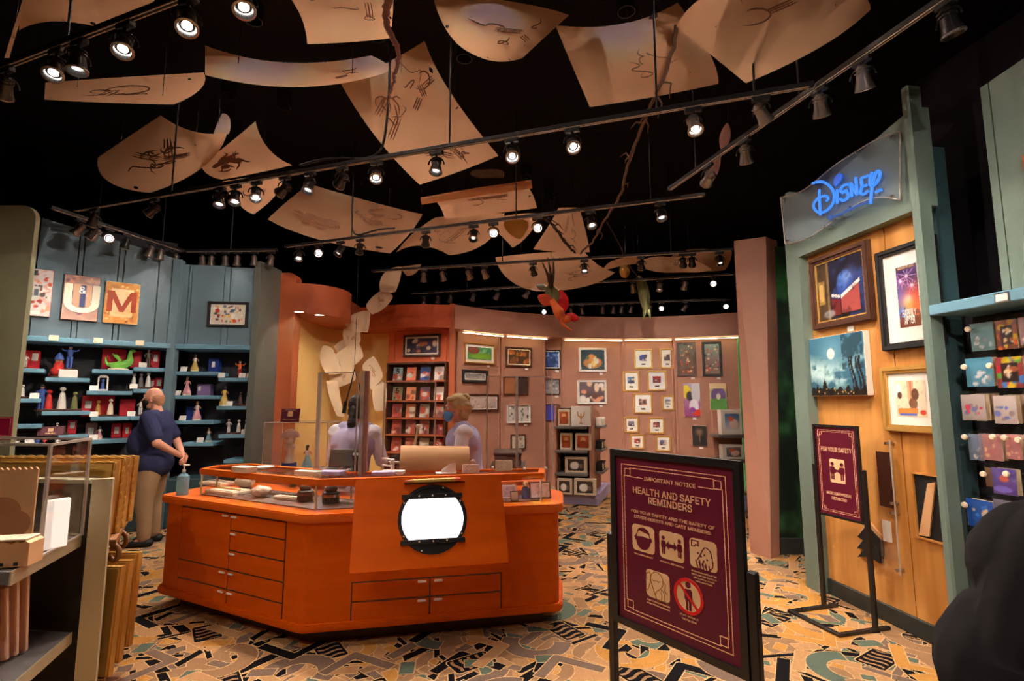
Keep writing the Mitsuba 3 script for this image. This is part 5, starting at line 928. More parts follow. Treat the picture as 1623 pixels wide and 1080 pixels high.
m2 = person('cashier seen from behind, dark hair, white shirt and lilac vest', pj, face=(math.cos(math.radians(82)), math.sin(math.radians(82)), 0), hair='hair_dark', hair_style='tail', top='lilac_cloth', legs='black_cloth', sleeve='long', vest='vest_cloth', mask='black_cloth', hands=(.5, .5))
pj = pose(-0.417, 5.02, 1.66, 190, 0.06, .185, .1, 'front')
m3_ = person('blond cashier in a blue mask and lilac vest, facing left behind the paper roll', pj, face=(math.cos(math.radians(190)), math.sin(math.radians(190)), 0), hair='hair_blond', hair_style='puff', top='lilac_cloth', legs='black_cloth', sleeve='long', vest='vest_cloth', mask='mask_blue', hands=(.5, .5))
pj = dict(pelvis=(1.50, 1.50, .90), waist=(1.52, 1.49, 1.00), chest=(1.59, 1.48, 1.13), neck=(1.63, 1.48, 1.24), head=(1.66, 1.48, 1.275), sr=(1.67, 1.32, 1.16), sl=(1.63, 1.66, 1.16), er=(1.79, 1.34, .98), el=(1.77, 1.66, .98), wr=(1.97, 1.40, 1.0), wl=(1.97, 1.60, 1.0), hr=(1.51, 1.41, .86), hl=(1.50, 1.59, .86), kr=(1.55, 1.39, .48), kl=(1.53, 1.61, .48), ar=(1.52, 1.39, .09), al=(1.51, 1.61, .09))
m4 = person('shopper in a black hooded top bending at the right edge, seen from behind', pj, face=(math.cos(math.radians(15)), math.sin(math.radians(15)), 0), hair='black_cloth', hair_style='hood', top='black_cloth', legs='mauve_cloth', sleeve='long', mask=None, bulk=1.55)
# ---------------------------------------------------------------- tilted drawing desk with the glowing disc
TL, TR, BR, BL = [V(*p) for p in ((-1.083,3.66,1.094),(-0.066,3.88,1.098),(-0.035,3.6,0.567),(-0.994,3.4,0.569))]
du = unit(TR-TL); dw = unit((TL-BL)-du*((TL-BL)@du)); dn = np.cross(du, dw)
if dn[1] > 0: dn = -dn
DM = np.eye(4); DM[:3, 0], DM[:3, 1], DM[:3, 2], DM[:3, 3] = du, dw, dn, (TL+TR+BL+BR)/4
dW, dH = (np.linalg.norm(TR-TL)+np.linalg.norm(BR-BL))/2, (np.linalg.norm(TL-BL)+np.linalg.norm(TR-BR))/2
td = thing('drawing_desk', 'tilted orange wood drawing desk with a glowing round disc', 'drawing desk')
R0 = dW*0.228; cx_, cy_ = dW*0.012, dH*0.02
bd = rrect(dW, dH, .012)
part(td, 'board', tf(prism(bd.difference(Point(cx_, cy_).buffer(R0+.004, 32)), .032), DM @ trm((0, 0, -.032))), 'counter_wood')
for sx in (-.32, .32): part(td, 'bracket', bar((DM @ V(sx*dW, .0, -.02, 1))[:3], (DM @ V(sx*dW, .0, -.02, 1))[:3]+V(.03, .30, -.05), .03, .05), 'dark_wood')
DC = DM @ trm((cx_, cy_, 0))
part(td, 'disc_ring', tf(prism(Point(0, 0).buffer(R0, 40).difference(Point(0, 0).buffer(R0*.90, 40)), .012), DC @ trm((0, 0, -.006))), 'metal_black')
seg = Point(0, 0).buffer(R0*.905, 40)
hy = R0*.60
gl = seg.intersection(Polygon([(-1, -hy), (1, -hy), (1, hy), (-1, hy)]))
part(td, 'glowing_glass', glow(tf(prism(gl, .004), DC @ trm((0, 0, -.006))), (1.0, .98, .93), 1.6, sw=1), label='white glowing glass')
for sg in (-1, 1):
    sp = seg.intersection(Polygon([(-1, sg*hy), (1, sg*hy), (1, sg*1), (-1, sg*1)]))
    part(td, 'disc_segment', tf(prism(sp, .008), DC @ trm((0, 0, -.006))), 'metal_black')
    pg = part(td, 'peg_bar', tf(box((0, sg*(hy+.012), .006), (R0*1.78 if sg > 0 else R0*1.82, .030, .012), .002), DC), 'metal_black')
    for x in (-.09, 0, .09): part(pg, 'peg', tf(mv(lathe([(0, 0), (.006, 0), (.005, .008), (0, .009)][::-1], 10), x, sg*(hy+.012), .012), DC), 'rail_metal', 40)
for a in (30, 150, 210, 330, 70, 250): part(td, 'screw', tf(mv(lathe([(0, 0), (.006, 0), (.004, .004), (0, .004)][::-1], 10), R0*.95*math.cos(math.radians(a)), R0*.95*math.sin(math.radians(a)), .006), DC), 'rail_metal', 40)
pc = thing('pencil', 'yellow wooden pencil lying along the top of the drawing desk', 'pencil'); PM = DM @ trm((-.15*dW+.135, dH*.455, .013))
hexp = lambda r: Polygon([(r*math.cos(PI/3*i), r*math.sin(PI/3*i)) for i in range(6)])
RY = rot(90, (0, 1, 0))
part(pc, 'shaft', tf(prism(hexp(.013), .26), PM @ RY @ trm((0, 0, -.10))), 'f_yellow'); part(pc, 'tip', tf(lathe([(.012, .0), (.003, .06), (0, .07)], 10), PM @ trm((-.10, 0, 0)) @ rot(-90, (0, 1, 0))), 'kraft', 40)
part(pc, 'ferrule', tf(lathe([(0, 0), (.0135, 0), (.0135, .03), (0, .03)][::-1], 12), PM @ trm((.16, 0, 0)) @ RY), 'gold', 40); part(pc, 'eraser', tf(lathe([(0, 0), (.0125, 0), (.011, .035), (0, .04)][::-1], 12), PM @ trm((.19, 0, 0)) @ RY), 'petal_coral', 40)
part(td, 'pencil_tray', tf(box((0.03*dW, dH*.455-.016, .004), (.42, .006, .01)), DM), 'dark_wood')
# ---------------------------------------------------------------- goods in the glass case
Zc = .878
def on_case(x, y, M=None, z=Zc): return trm((x, y, z)) @ (np.eye(4) if M is None else M)
CP = lambda px_, py_: None
trays = ((-2.342,4.442,0.88),(-2.674,4.878,0.88),(-1.702,4.158,0.88),(-1.554,4.324,0.88))
def tray(p, sx, sy, ang, label, n, item, col):
    k = thing('jewelry_tray', label, 'tray'); M = trm((p[0], p[1], Zc)) @ rot(ang)
    part(k, 'tray', tf(cat(box((0, 0, .012), (sx, sy, .024), .003)), M), 'cream')
    part(k, 'pad', tf(box((0, 0, .027), (sx*.92, sy*.9, .006), .002), M), 'bag_beige')
    for i in range(n): part(k, item, tf(mv(trimesh.creation.torus(.016, .004, 14, 6), (i-(n-1)/2)*sx*.85/n, 0, .034), M), col, True)
tray(trays[0], .36, .17, -27, 'long cream jewelry tray with rings at the left of the case', 6, 'ring', 'gold')
tray(trays[1], .30, .16, -27, 'cream jewelry tray behind the long one near the sanitizer', 4, 'ring', 'chrome')
tray(trays[2], .24, .12, -20, 'small cream tray with dark bracelets in the case', 5, 'bracelet', 'leather')
def pouch(p, label, s=.05):
    k = thing('scarf_roll', label, 'scarf')
    part(k, 'bundle', (lambda m: (setattr(m, 'vertices', m.vertices+m.vertex_normals*(meshkit.fbm(m.vertices*30, 3)[:, None]-.5)*.03), m)[1])(ball((p[0], p[1], Zc+s*.9), (s*1.5, s, s*.9), 3)), 'bag_beige', True)
    part(k, 'tie', mv(trimesh.creation.torus(s*.75, .008, 14, 6), p[0], p[1], Zc+s*1.2), 'mauve_cloth', True)
pouch((-1.974,4.235,0.9), 'pale knotted scarf bundle in the glass case', .05); pouch((-2.344,4.71,0.9), 'cream folded scarf in the back of the glass case', .055)
for i, (p, lb) in enumerate(zip(((-1.564,4.079,0.88),(-1.347,4.004,0.88)), ('left dark round watch stand in the glass case', 'right black round watch stand beside the drawing desk'))):
    k = thing('watch_stand', lb, 'watch stand'); part(k, 'drum', mv(lathe([(0, 0), (.058, 0), (.06, .01), (.06, .075), (.052, .082), (0, .082)][::-1], 24), p[0], p[1], Zc), ('leather', 'black_matte')[i], 40)
    part(k, 'strap', mv(lathe([(.0605, .045), (.064, .045), (.064, .065), (.0605, .065)], 24), p[0], p[1], Zc), 'mauve_cloth' if i == 0 else 'lamp_silver', 40)
    part(k, 'cushion', mv(ball((0, 0, 0), (.045, .045, .03)), p[0], p[1], Zc+.1), 'leather', True)
for i, p in enumerate(((-2.329,4.242,1.03),(-2.077,4.14,1.03),(-1.823,4.042,1.03),(-1.594,3.949,1.03),(-1.401,3.889,1.03))):
    k = thing('case_light', f'tiny case spotlight under the glass top, {NUMW[i]} from the left', 'light', 'tiny lights inside the glass case')
    part(k, 'can', mv(lathe([(0, .018), (.016, .018), (.016, 0), (.012, 0)], 12), p[0], p[1]+.04, 1.046), 'chrome', 40)
    part(k, 'bulb', glow(ball((p[0], p[1]+.04, 1.046), (.011, .011, .008), 1), (1, .8, .55), 25))
spot('case_glow_a', (-1.876,4.174,1.03), (-2.017,4.184,0.88), 1.3, (1, .78, .5), 75, 60); spot('case_glow_b', (-1.469,4.11,1.03), (-1.478,4.054,0.88), 1.0, (1, .78, .5), 75, 60)
# right end of the case: certificates and figure
def card_stand(p, w, h, ang, label, cols, frame_=None, tilt=15, name='framed_card'):
    k = thing(name, label, 'card'); M = trm(p) @ rot(ang) @ rot(90-tilt, (1, 0, 0)) @ trm((0, h/2, 0))
    part(k, 'board', tf(box((0, 0, -.004), (w, h, .008), .002), M), frame_ or 'cream')
    art_part(k, Art(w*.88, h*.84, 14, cols, int(w*1e4)+int(p[0]*100) % 97).noise(9, tuple(c*.7 for c in cols[0]), .5, 3), M, z=.002, name='printed_face'); return k
card_stand((-0.027,4.196,0.878), .13, .10, 12, 'pale certificate left of the dark bust in the case', ((226, 190, 150), (200, 160, 120)))
card_stand((0.222,4.169,0.878), .17, .13, 12, 'large parchment certificate at the right end of the case', ((230, 196, 150), (210, 170, 120)), 'dark_wood')
card_stand((0.021,4.065,0.878), .06, .075, 12, 'tiny gilt framed card before the pale certificate', ((226, 200, 120), (196, 160, 80)), 'black_matte')
kb = thing('display_bust', 'dark bust with an amber head between the two certificates', 'bust'); pb = (0.106,4.196,0.878)
part(kb, 'bust', mv(lathe([(0, 0), (.03, 0), (.034, .05), (.022, .085), (0, .09)][::-1], 16), *pb), 'navy_cloth', 40); part(kb, 'head', ball((pb[0], pb[1], pb[2]+.108), .022), 'gold', True)
spot('case_glow_c', (0.123,4.009,1.03), (0.13,4.184,0.88), .8, (1, .75, .5), 70, 55)
# ---------------------------------------------------------------- on the counter top and behind it
ZT = 1.083
def sanit():
    p = V(*(-2.679,4.342,0.872)); k = thing('sanitizer_bottle', 'clear pump bottle of blue hand sanitizer on the counter ledge', 'bottle')
    part(k, 'bottle', mv(prism(rrect(.085, .06, .022), .15), p[0], p[1]+.03, .873), 'san_blue', 40)
    part(k, 'shoulder', mv(lathe([(.036, 0), (.03, .014), (.014, .024), (.014, .034), (0, .034)], 18), p[0], p[1]+.03, 1.022), 'san_blue', 40)
    part(k, 'pump', mv(cat(lathe([(0, 0), (.014, 0), (.014, .018), (.006, .02), (.006, .05), (.011, .05), (.011, .062), (0, .062)][::-1], 14), box((.022, 0, .055), (.045, .012, .012), .003)), p[0], p[1]+.03, 1.055), 'tag_white', 40)
    part(k, 'label', mv(box((0, -.0312, .075), (.07, .001, .08)), p[0], p[1]+.03, .873), 'f_teal')
P('san_blue', srgb(140, 190, 214), .12, .5, spec_trans=.35, tw=False)
sanit()
def top_block(p, s, ang, col, label, name): single(name, tf(box((0, 0, s[2]/2), s, .004), trm((p[0], p[1], ZT)) @ rot(ang)), col, label, name.replace('_', ' '))
top_block((-2.068,4.135,1.083), (.17, .10, .045), -26, 'bag_beige', 'pale flat box on the glass case near the glass display cube', 'flat_box')
top_block((-1.508,3.959,1.083), (.2, .07, .035), -20, 'cream', 'yellow cream card box on the case beside the tilted desk', 'card_box')
top_block((-1.347,3.993,1.083), (.18, .10, .03), -10, 'grey_lavender', 'grey card holder on the case beside the tilted desk', 'card_holder')
single('receipt_tray', tf(lathe([(0, 0), (.05, 0), (.075, .012), (.07, .014), (.045, .004), (0, .004)][::-1], 20), trm((*(-2.036,4.409), ZT))), 'silver_white', 'small white dish on the case below the glass display cube', 'dish', smooth=40)
# inner work tops and back counter
bc = thing('counter_riser', 'raised orange wood shelf behind the glass case of the sales counter', 'counter shelf')
part(bc, 'board', mv(prism(rnd(Polygon([(-1.98, 4.76), (-1.20, 4.33), (.26, 4.44), (.26, 4.60), (-.2, 4.64), (-1.22, 4.40), (-2.04, 4.86)]).buffer(.02), .01), .03), 0, 0, .942), 'counter_wood')
for x, y in ((-1.95, 4.78), (-1.2, 4.36), (-.45, 4.46), (.2, 4.5)): part(bc, 'leg', bb(x-.02, x+.02, y-.02, y+.02, .873, .943), 'dark_wood')
cb = thing('cabinet', 'dark topped orange cabinet behind the cashier carrying the glass cube', 'cabinet')
part(cb, 'body', bb(-2.75, -1.75, 5.15, 5.75, 0, .88, .01), 'counter_wood'); part(cb, 'top', bb(-2.8, -1.7, 5.1, 5.8, .88, .93, .01), 'base_dark')
part(cb, 'end_panel', bb(-1.72, -1.66, 5.1, 5.8, 0, 1.22, .006), 'counter_wood')
# glass display cube with bowl figurine
gc = thing('display_cube', 'clear glass display cube on the cabinet left of the cashier', 'display case'); gx0, gx1, gy0, gy1, gz0, gz1 = -2.431, -1.806, 5.2, 5.62, .945, 1.42
part(gc, 'base', bb(gx0, gx1, gy0, gy1, .932, .955, .004), 'shelf_grey')
for (a, b) in (((gx0, gy0), (gx1, gy0)), ((gx1, gy0), (gx1, gy1)), ((gx0, gy0), (gx0, gy1)), ((gx0, gy1), (gx1, gy1))):
    part(gc, 'pane', trimesh.Trimesh([(*a, .957), (*b, .957), (*b, gz1), (*a, gz1)], [[0, 1, 2], [0, 2, 3]]), 'glass')
part(gc, 'top_pane', trimesh.Trimesh([(gx0, gy0, gz1), (gx1, gy0, gz1), (gx1, gy1, gz1), (gx0, gy1, gz1)], [[0, 1, 2], [0, 2, 3]]), 'glass')
for (x, y) in ((gx0, gy0), (gx1, gy0), (gx0, gy1), (gx1, gy1)): part(gc, 'edge', rod((x, y, .955), (x, y, gz1), .004, 6), 'acrylic_edge')
for a, b in (((gx0, gy0), (gx1, gy0)), ((gx0, gy1), (gx1, gy1)), ((gx0, gy0), (gx0, gy1)), ((gx1, gy0), (gx1, gy1))): part(gc, 'edge', rod((*a, gz1), (*b, gz1), .004, 6), 'acrylic_edge')
k = thing('figurine', 'large crowned figurine with a mauve bowl hat on a blue base in the glass cube', 'figurine'); fx, fy = -2.243, 5.38
part(k, 'base', mv(lathe([(0, 0), (.07, 0), (.07, .06), (0, .06)][::-1], 18), fx, fy, .956), 'navy_box', 40)
part(k, 'body', mv(lathe([(0, .06), (.045, .06), (.03, .16), (.055, .22), (.03, .26), (0, .26)][::-1], 18), fx, fy, .956), 'bag_beige', 40)
part(k, 'head', ball((fx, fy, 1.25), (.05, .05, .045)), 'tag_white', True); part(k, 'hat', mv(lathe([(.09, 0), (.085, .03), (.06, .06), (.02, .08), (0, .082)], 18), fx, fy, 1.27), 'mauve_cloth', 40)
fig_lady(thing('figurine', 'small pale blue dressed figurine beside the crowned one in the glass cube', 'figurine'), trm((fx+.18, fy, .956)), .24, 'f_teal', 'silver_white', 'hair_dark')
card_stand((-2.269, 5.40, gz1+.002), .19, .135, 0, 'small maroon distancing sign leaning on the glass cube', ((78, 14, 34), (70, 12, 30)), 'maroon', 10, 'small_sign')
ksm = 'small_sign'; Ms = trm((-2.269, 5.40, gz1+.002)) @ rot(80, (1, 0, 0)) @ trm((0, .0675, .004))
part(ksm, 'symbol', tf(prism(rrect(.05, .055, .006), .002), Ms @ trm((0, .012, 0))), 'icon_cream'); part(ksm, 'lettering', tf(letters('FOR YOUR SAFETY', .009, .002, True), Ms @ trm((0, .048, 0))), 'icon_cream'); part(ksm, 'lettering', tf(letters('MAINTAIN PHYSICAL DISTANCING', .006, .002, True), Ms @ trm((0, -.045, 0))), 'icon_cream')
single('desk_blotter', bb(-1.981, -1.782, 5.12, 5.3, .932, .965, .008), 'bag_beige', 'pale wooden block on the cabinet right of the glass cube', 'block')
# till
tl = thing('cash_register', 'black till with card reader and cables before the dark haired cashier', 'cash register'); tx, ty = -1.425, 4.47
part(tl, 'drawer', tf(box((0, 0, .05), (.26, .18, .10), .008), trm((tx, ty, .972))), 'black_matte'); part(tl, 'screen', tf(box((0, 0, 0), (.24, .02, .15), .006), trm((tx, ty+.06, 1.15)) @ rot(-15, (1, 0, 0))), 'metal_black'); part(tl, 'stem', rod((tx, ty+.07, 1.05), (tx, ty+.075, 1.12), .02), 'metal_black')
part(tl, 'card_reader', tf(box((0, 0, 0), (.075, .05, .13), .008), trm((tx+.15, ty-.06, 1.14)) @ rot(25, (1, 0, 0))), 'metal_black')
for i in range(3): part(tl, 'cable', tube(smooth_pts([(tx+.02*i, ty-.12, 1.02), (tx+.05+.03*i, ty-.15, 1.1), (tx+.1, ty-.1, 1.04-.02*i), (tx+.16, ty, 1.0)], 16), .004, 5), 'lamp_silver' if i == 0 else 'black_matte', True)
part(tl, 'upright', bar((tx+.16, ty-.05, .97), (tx+.16, ty-.05, 1.2), .03, .03), 'metal_black')
# paper roll
kr = thing('paper_roll', 'large roll of brown kraft wrapping paper on a cutter stand', 'paper roll'); ra, rb = V(*(-0.905,4.32,1.139)), V(*(-0.363,4.42,1.123)); rd = unit(rb-ra)
Mr = np.eye(4); Mr[:3, 2] = rd; Mr[:3, 0] = unit(np.cross(rd, (0, 0, 1))); Mr[:3, 1] = np.cross(rd, Mr[:3, 0]); Mr[:3, 3] = ra; Lr = np.linalg.norm(rb-ra)
part(kr, 'roll', tf(lathe([(.03, 0), (.132, 0), (.134, .004), (.134, Lr-.004), (.132, Lr), (.03, Lr)][::-1], 40), Mr), 'kraft', 40)
part(kr, 'core', tf(lathe([(.02, -.004), (.03, -.004), (.03, Lr+.004), (.02, Lr+.004)][::-1], 20), Mr), 'leather', 40)
part(kr, 'axle', rod(ra-rd*.09, rb+rd*.06, .009), 'silver_white')
zb = .972
for q, e in ((ra-rd*.06, -1), (rb+rd*.04, 1)):
    part(kr, 'stand', cat(bar((q[0], q[1]-.08, zb), (q[0], q[1], q[2]), .014, .03), bar((q[0], q[1]+.08, zb), (q[0], q[1], q[2]), .014, .03), box((q[0], q[1], zb+.008), (.03, .22, .016)), box((q[0], q[1], q[2]), (.03, .05, .05), .006)), 'silver_white')
for dz in (0.0, -.05): part(kr, 'guide_arm', bar(ra-rd*.13+V(0, -.02, dz+.03), ra-rd*.02+V(0, -.14, dz+.03), .02, .012), 'silver_white')
# small cards and papers
kq = thing('tissue_stack', 'crumpled white paper standing before the kraft roll', 'paper'); pq = V(*(-0.484,4.05,1.057)); pq[2] = ZT
part(kq, 'sheet', hull([pq+V(*q) for q in ((-.055, 0, 0), (.06, 0, 0), (.06, .03, 0), (-.055, .03, 0), (-.05, .01, .03), (.015, .01, .075), (.055, .012, .08), (.06, .02, .02))]), 'white_card'); part(kq, 'sheet', tf(box((0, 0, .004), (.15, .1, .006)), trm(pq+V(-.02, .02, 0)) @ rot(12)), 'tag_white')
card_stand(V(*(-0.316,4.1), ZT), .13, .065, 8, 'white folded card standing right of the crumpled paper', ((236, 226, 206), (226, 214, 196)), 'tag_white', 12)
card_stand(V(*(-0.062,4.22), ZT), .135, .085, 10, 'bordered cream card on the glass case before the screens', ((236, 224, 196), (220, 206, 180)), 'cream', 12)
for i, (p, c) in enumerate(zip(((-0.958,4,1.064),(-0.903,4.05,1.061)), ('grey_lavender', 'tag_white'))):
    single('paper_stack', tf(box((0, 0, .012), (.17, .1, .024), .002), trm((p[0], p[1], ZT)) @ rot(8-14*i)), c, ('lilac stack of bags beside the thick post', 'white stack of slips left of the kraft roll')[i], 'paper stack')
kd = thing('tape_dispenser', 'small pale arm lamp holder standing behind the kraft roll', 'desk lamp'); pl = V(*(-0.835,4.7,1.332))
part(kd, 'arm', tube(smooth_pts([(pl[0]-.06, pl[1], .97), (pl[0]-.03, pl[1], 1.2), (pl[0], pl[1], pl[2]+.06)], 14), .012, 8), 'bag_beige', True); part(kd, 'head', ball((pl[0]+.002, pl[1], pl[2]+.075), .022), 'cream', True); part(kd, 'foot', mv(lathe([(0, 0), (.06, 0), (.06, .012), (0, .015)][::-1], 16), pl[0]-.06, pl[1], .97), 'bag_beige', 40)
# boxes and trunks behind the screens
for i, (r, z0, h, lb) in enumerate(zip(((-0.207,0.131),(-0.176,0.093)), (.0, .96), (.96, .13), ('brown wooden cabinet behind the clear screens', 'brown trunk on the cabinet behind the clear screens'))):
    k = thing('trunk', lb, 'trunk'); part(k, 'box', bb(r[0], r[1], 5.35, 5.75, z0, z0+h, .01), 'dark_wood' if i else 'orange_dark'); part(k, 'lid', bb(r[0]-.01, r[1]+.01, 5.33, 5.77, z0+h, z0+h+.03, .008), 'leather')
# clear protective screens
def screen(p, q, z0, z1, label, t=.012):
    k = thing('clear_screen', label, 'screen', None); p, q = V(*p), V(*q)
    part(k, 'sheet', trimesh.Trimesh([(*p[:2], z0), (*q[:2], z0), (*q[:2], z1), (*p[:2], z1)], [[0, 1, 2], [0, 2, 3]]), 'glass')
    for a in (p, q): part(k, 'edge', bar((*a[:2], z0), (*a[:2], z1), t, .006), 'acrylic_edge')
    part(k, 'edge', bar((*p[:2], z1), (*q[:2], z1), t, .006), 'acrylic_edge')
    for a in (p*.8+q*.2, p*.2+q*.8): part(k, 'foot', bar((a[0], a[1]-.06, z0+.006), (a[0], a[1]+.06, z0+.006), .02, .012), 'acrylic_edge')
screen((-0.206,4.36), (0.034,4.4), ZT, 1.834, 'left clear screen on the counter right of the blond cashier')
screen((0.044,4.3), (0.331,4.36), ZT, 1.831, 'right clear screen on the counter before the gift stand')
screen((-1.576,4.3), (-1.227,4.18), ZT, 1.857, 'clear screen before the dark haired cashier')
screen((-1.097,4.53), (-0.666,4.58), .875, 1.794, 'clear screen behind the kraft roll')
ps = thing('screen_post', 'thick brown edged acrylic post before the dark haired cashier', 'post'); pp_ = V(*(-1.165,4.15,1.052))
part(ps, 'acrylic', bar((pp_[0]-.012, pp_[1], ZT-.11), (pp_[0]-.012, pp_[1], 1.868), .03, .03), 'acrylic_edge'); part(ps, 'wood', bar((pp_[0]+.02, pp_[1]+.01, ZT-.11), (pp_[0]+.02, pp_[1]+.01, 1.868), .03, .035), 'mauve_cloth'); part(ps, 'foot', box((pp_[0], pp_[1], ZT-.1), (.09, .09, .02), .004), 'orange_dark')
p2 = thing('screen_post', 'slim cream post left of the dark haired cashier', 'post'); q2 = V(*(-1.627,4.45,1.504)); part(p2, 'post', bar((q2[0], q2[1], .972), (q2[0], q2[1], 1.865), .035, .02), 'cream'); part(p2, 'foot', box((q2[0], q2[1], .98), (.08, .08, .016), .003), 'cream')
# cable hanging in the alcove
kc = thing('hanging_cable', 'black cable loop with plugs hanging behind the dark haired cashier', 'cable')
part(kc, 'cord', tube(((-2.364,7.5,1.602),(-2.302,7.5,1.871),(-2.256,7.5,2.096),(-2.195,7.5,1.915),(-2.133,7.5,1.674)), .009, 6), 'black_matte', True); part(kc, 'plug', tube(((-2.386,7.5,1.469),(-2.365,7.5,1.638)), [.03, .022], 8), 'black_matte', True); part(kc, 'hanger', rod((-2.256,7.5,2.096), (-2.256,7.5,5), .003, 5), 'track_black')
# ---------------------------------------------------------------- book case and its books
bk = thing('book_case', 'orange book case of face out books on the orange wall', 'book case'); bu0, bu1 = 0.099, 1.24
bz = (2.312,1.998,1.653,1.356,1.071,0.768,0.456)
for u in (bu0+.012, bu1-.012): part(bk, 'side', slab('book', u-.012, u+.012, 0, bz[0], .013, .22, .003), 'dark_wood')
for i, z in enumerate(bz): part(bk, 'shelf', slab('book', bu0, bu1, z-.03, z, .013, .22, .003), 'orange_paint' if i else 'dark_wood')
part(bk, 'back', slab('book', bu0, bu1, 0, bz[0], .0125, .02), 'dark_wood')
BC = [((120, 150, 160), 'grey green'), ((226, 130, 100), 'coral'), ((60, 90, 160), 'blue'), ((230, 200, 190), 'pale pink'), ((150, 160, 130), 'olive'), ((236, 150, 110), 'orange'), ((110, 90, 110), 'slate violet'), ((226, 206, 190), 'cream'), ((190, 100, 110), 'rose'), ((200, 130, 90), 'tan'), ((160, 170, 170), 'grey'), ((210, 140, 130), 'salmon'), ((190, 90, 90), 'dull red'), ((150, 90, 90), 'brown red'), ((160, 100, 100), 'mauve'), ((120, 50, 50), 'maroon'), ((190, 80, 70), 'brick red'), ((190, 110, 90), 'terracotta'), ((200, 190, 170), 'beige'), ((200, 40, 30), 'bright red')]
RN = ['top', 'second', 'third', 'fourth', 'fifth']
for r_ in range(5):
    for c_ in range(4):
        u = bu0+.035+(bu1-bu0-.07)*(c_+.5)/4; w_, h_ = .18, min(.235, bz[r_]-bz[r_+1]-.045); z = bz[r_+1]+h_/2+.004
        col, nm = BC[r_*4+c_]; k = thing('book', f'{nm} book, {NUMW[c_]} on the {RN[r_]} shelf of the book case', 'book', 'books in the orange book case'); M = WM['book'] @ trm((u, z, .12)) @ rot(-8, (1, 0, 0))
        part(k, 'pages', tf(box((0, 0, -.012), (w_*.97, h_*.97, .02)), M), 'cream'); a_ = Art(w_, h_, 12, (col, tuple(min(255, int(x*1.15)) for x in col)), 200+r_*4+c_).blobs(6, [(236, 226, 214), tuple(int(x*.6) for x in col), (200, 90, 70)], (.1, .25), (.1, .9, .05, .6))
        art_part(k, a_, M, z=.001, name='cover')
        if (r_, c_) in ((0, 0), (1, 0), (4, 3)): part(k, 'title', tf(letters('5', h_*.38, .002, True), M @ trm((0, h_*.02, .002))), 'black_matte' if r_ < 4 else 'tag_white')
# ---------------------------------------------------------------- gift stand and side stand
gs = thing('gift_stand', 'brown gift stand with dark shelves on a lavender base', 'display stand')
GA, GB = V(.74, 8.70, 0), V(1.22, 8.57, 0); GM = plane(GA[:2], GB[:2]); gl_ = np.linalg.norm(GB-GA)
gz = [1.60-.005, *(1.233,0.85,0.491)]
part(gs, 'base', mv(prism([(.70, 8.70), (1.38, 8.53), (1.78, 9.75), (1.05, 9.95)], .17), 0, 0, 0), 'grey_lavender')
GE = frame(GB+V(.02, 0, 0), V(.31, .95, 0))
part(gs, 'left_panel', tf(bb(-.04, .0, .17, 1.58, -.30, .03, .012), GM), 'brown_paint')
part(gs, 'end_panel', tf(prism(rnd(Polygon([(0, .17), (.95, .17), (.95, 1.40), (.80, 1.47), (.25, 1.50), (.12, 1.58), (0, 1.60)]), .04), .035), GE @ trm((0, 0, 0))), 'brown_paint', 40)
part(gs, 'back', tf(bb(-.02, gl_, .17, 1.52, -.33, -.30), GM), 'black_matte')
for z in gz[1:]: part(gs, 'shelf', tf(bb(-.03, gl_+.0, z-.04, z, -.28, .12, .006), GM), 'shelf_grey')
for z in gz[1:]: part(gs, 'side_shelf', tf(bb(.35, .92, z-.05, z-.01, .036, .17, .006), GE), 'shelf_grey')
def mug_box(x0, x1, z0, h, label, cols, seed, n=.02, mug=True):
    k = thing('gift_box', label, 'box', 'boxes on the gift stand'); w_ = x1-x0
    part(k, 'carton', tf(bb(x0, x1, z0, z0+h, n-.11, n, .004), GM), 'bag_beige')
    a_ = Art(w_*.72, h*.72, 14, cols, seed)
    if mug: a_.ell(.42, .45, .28, .34, (236, 232, 226)).ell(.8, .4, .12, .2, (120, 100, 90))
    else: a_.ell(.5, .68, .24, .2, (226, 170, 120)).ell(.5, .3, .34, .3, (150, 60, 24))
    art_part(k, a_, GM @ trm(((x0+x1)/2, z0+h*.5, n+.001)), name='printed_window')
gx = lambda a: a
GXs = ((0.019,0.216),(0.05,0.247),(0.298,0.553),(0.123,0.482),(0.019,0.257),(0.288,0.634),(0.237,0.553))
mug_box(*GXs[0], gz[1]+.001, .27, 'beige box with amber picture, top left of the gift stand', ((190, 90, 40), (120, 50, 24)), 1, mug=False)
k = thing('gift_box', 'tall pale box printed with a golden candelabra on the gift stand', 'box'); part(k, 'carton', tf(bb(GXs[6][0], GXs[6][1], gz[1]+.001, gz[1]+.32, -.09, .02, .004), GM), 'white_card')
cxx = sum(GXs[6])/2; cz_ = gz[1]
for q in ([(0, .05), (0, .2)], [(-.05, .23), (-.045, .17), (0, .15), (.045, .17), (.05, .23)], [(-.03, .05), (.03, .05)]): part(k, 'printed_candelabra', tf(tube(smooth_pts([(cxx+a, cz_+b, .021) for a, b in q], 14), .009, 6), GM), 'gold', True)
mug_box(*GXs[1], gz[2]+.001, .27, 'beige box with amber picture, second shelf left of the gift stand', ((190, 100, 50), (110, 50, 24)), 2, mug=False)
mug_box(*GXs[2], gz[2]+.001, .27, 'beige box with red picture, second shelf right of the gift stand', ((200, 90, 60), (130, 40, 24)), 3, mug=False)
mug_box(*GXs[3], gz[3]+.001, .25, 'mug box alone on the third shelf of the gift stand', ((60, 54, 50), (40, 36, 34)), 4)
mug_box(*GXs[4], .172, .24, 'left mug box on the lavender base', ((70, 60, 56), (50, 44, 40)), 5, .16)
mug_box(*GXs[5], .172, .25, 'right mug box on the lavender base', ((70, 60, 56), (50, 44, 40)), 6, .16)
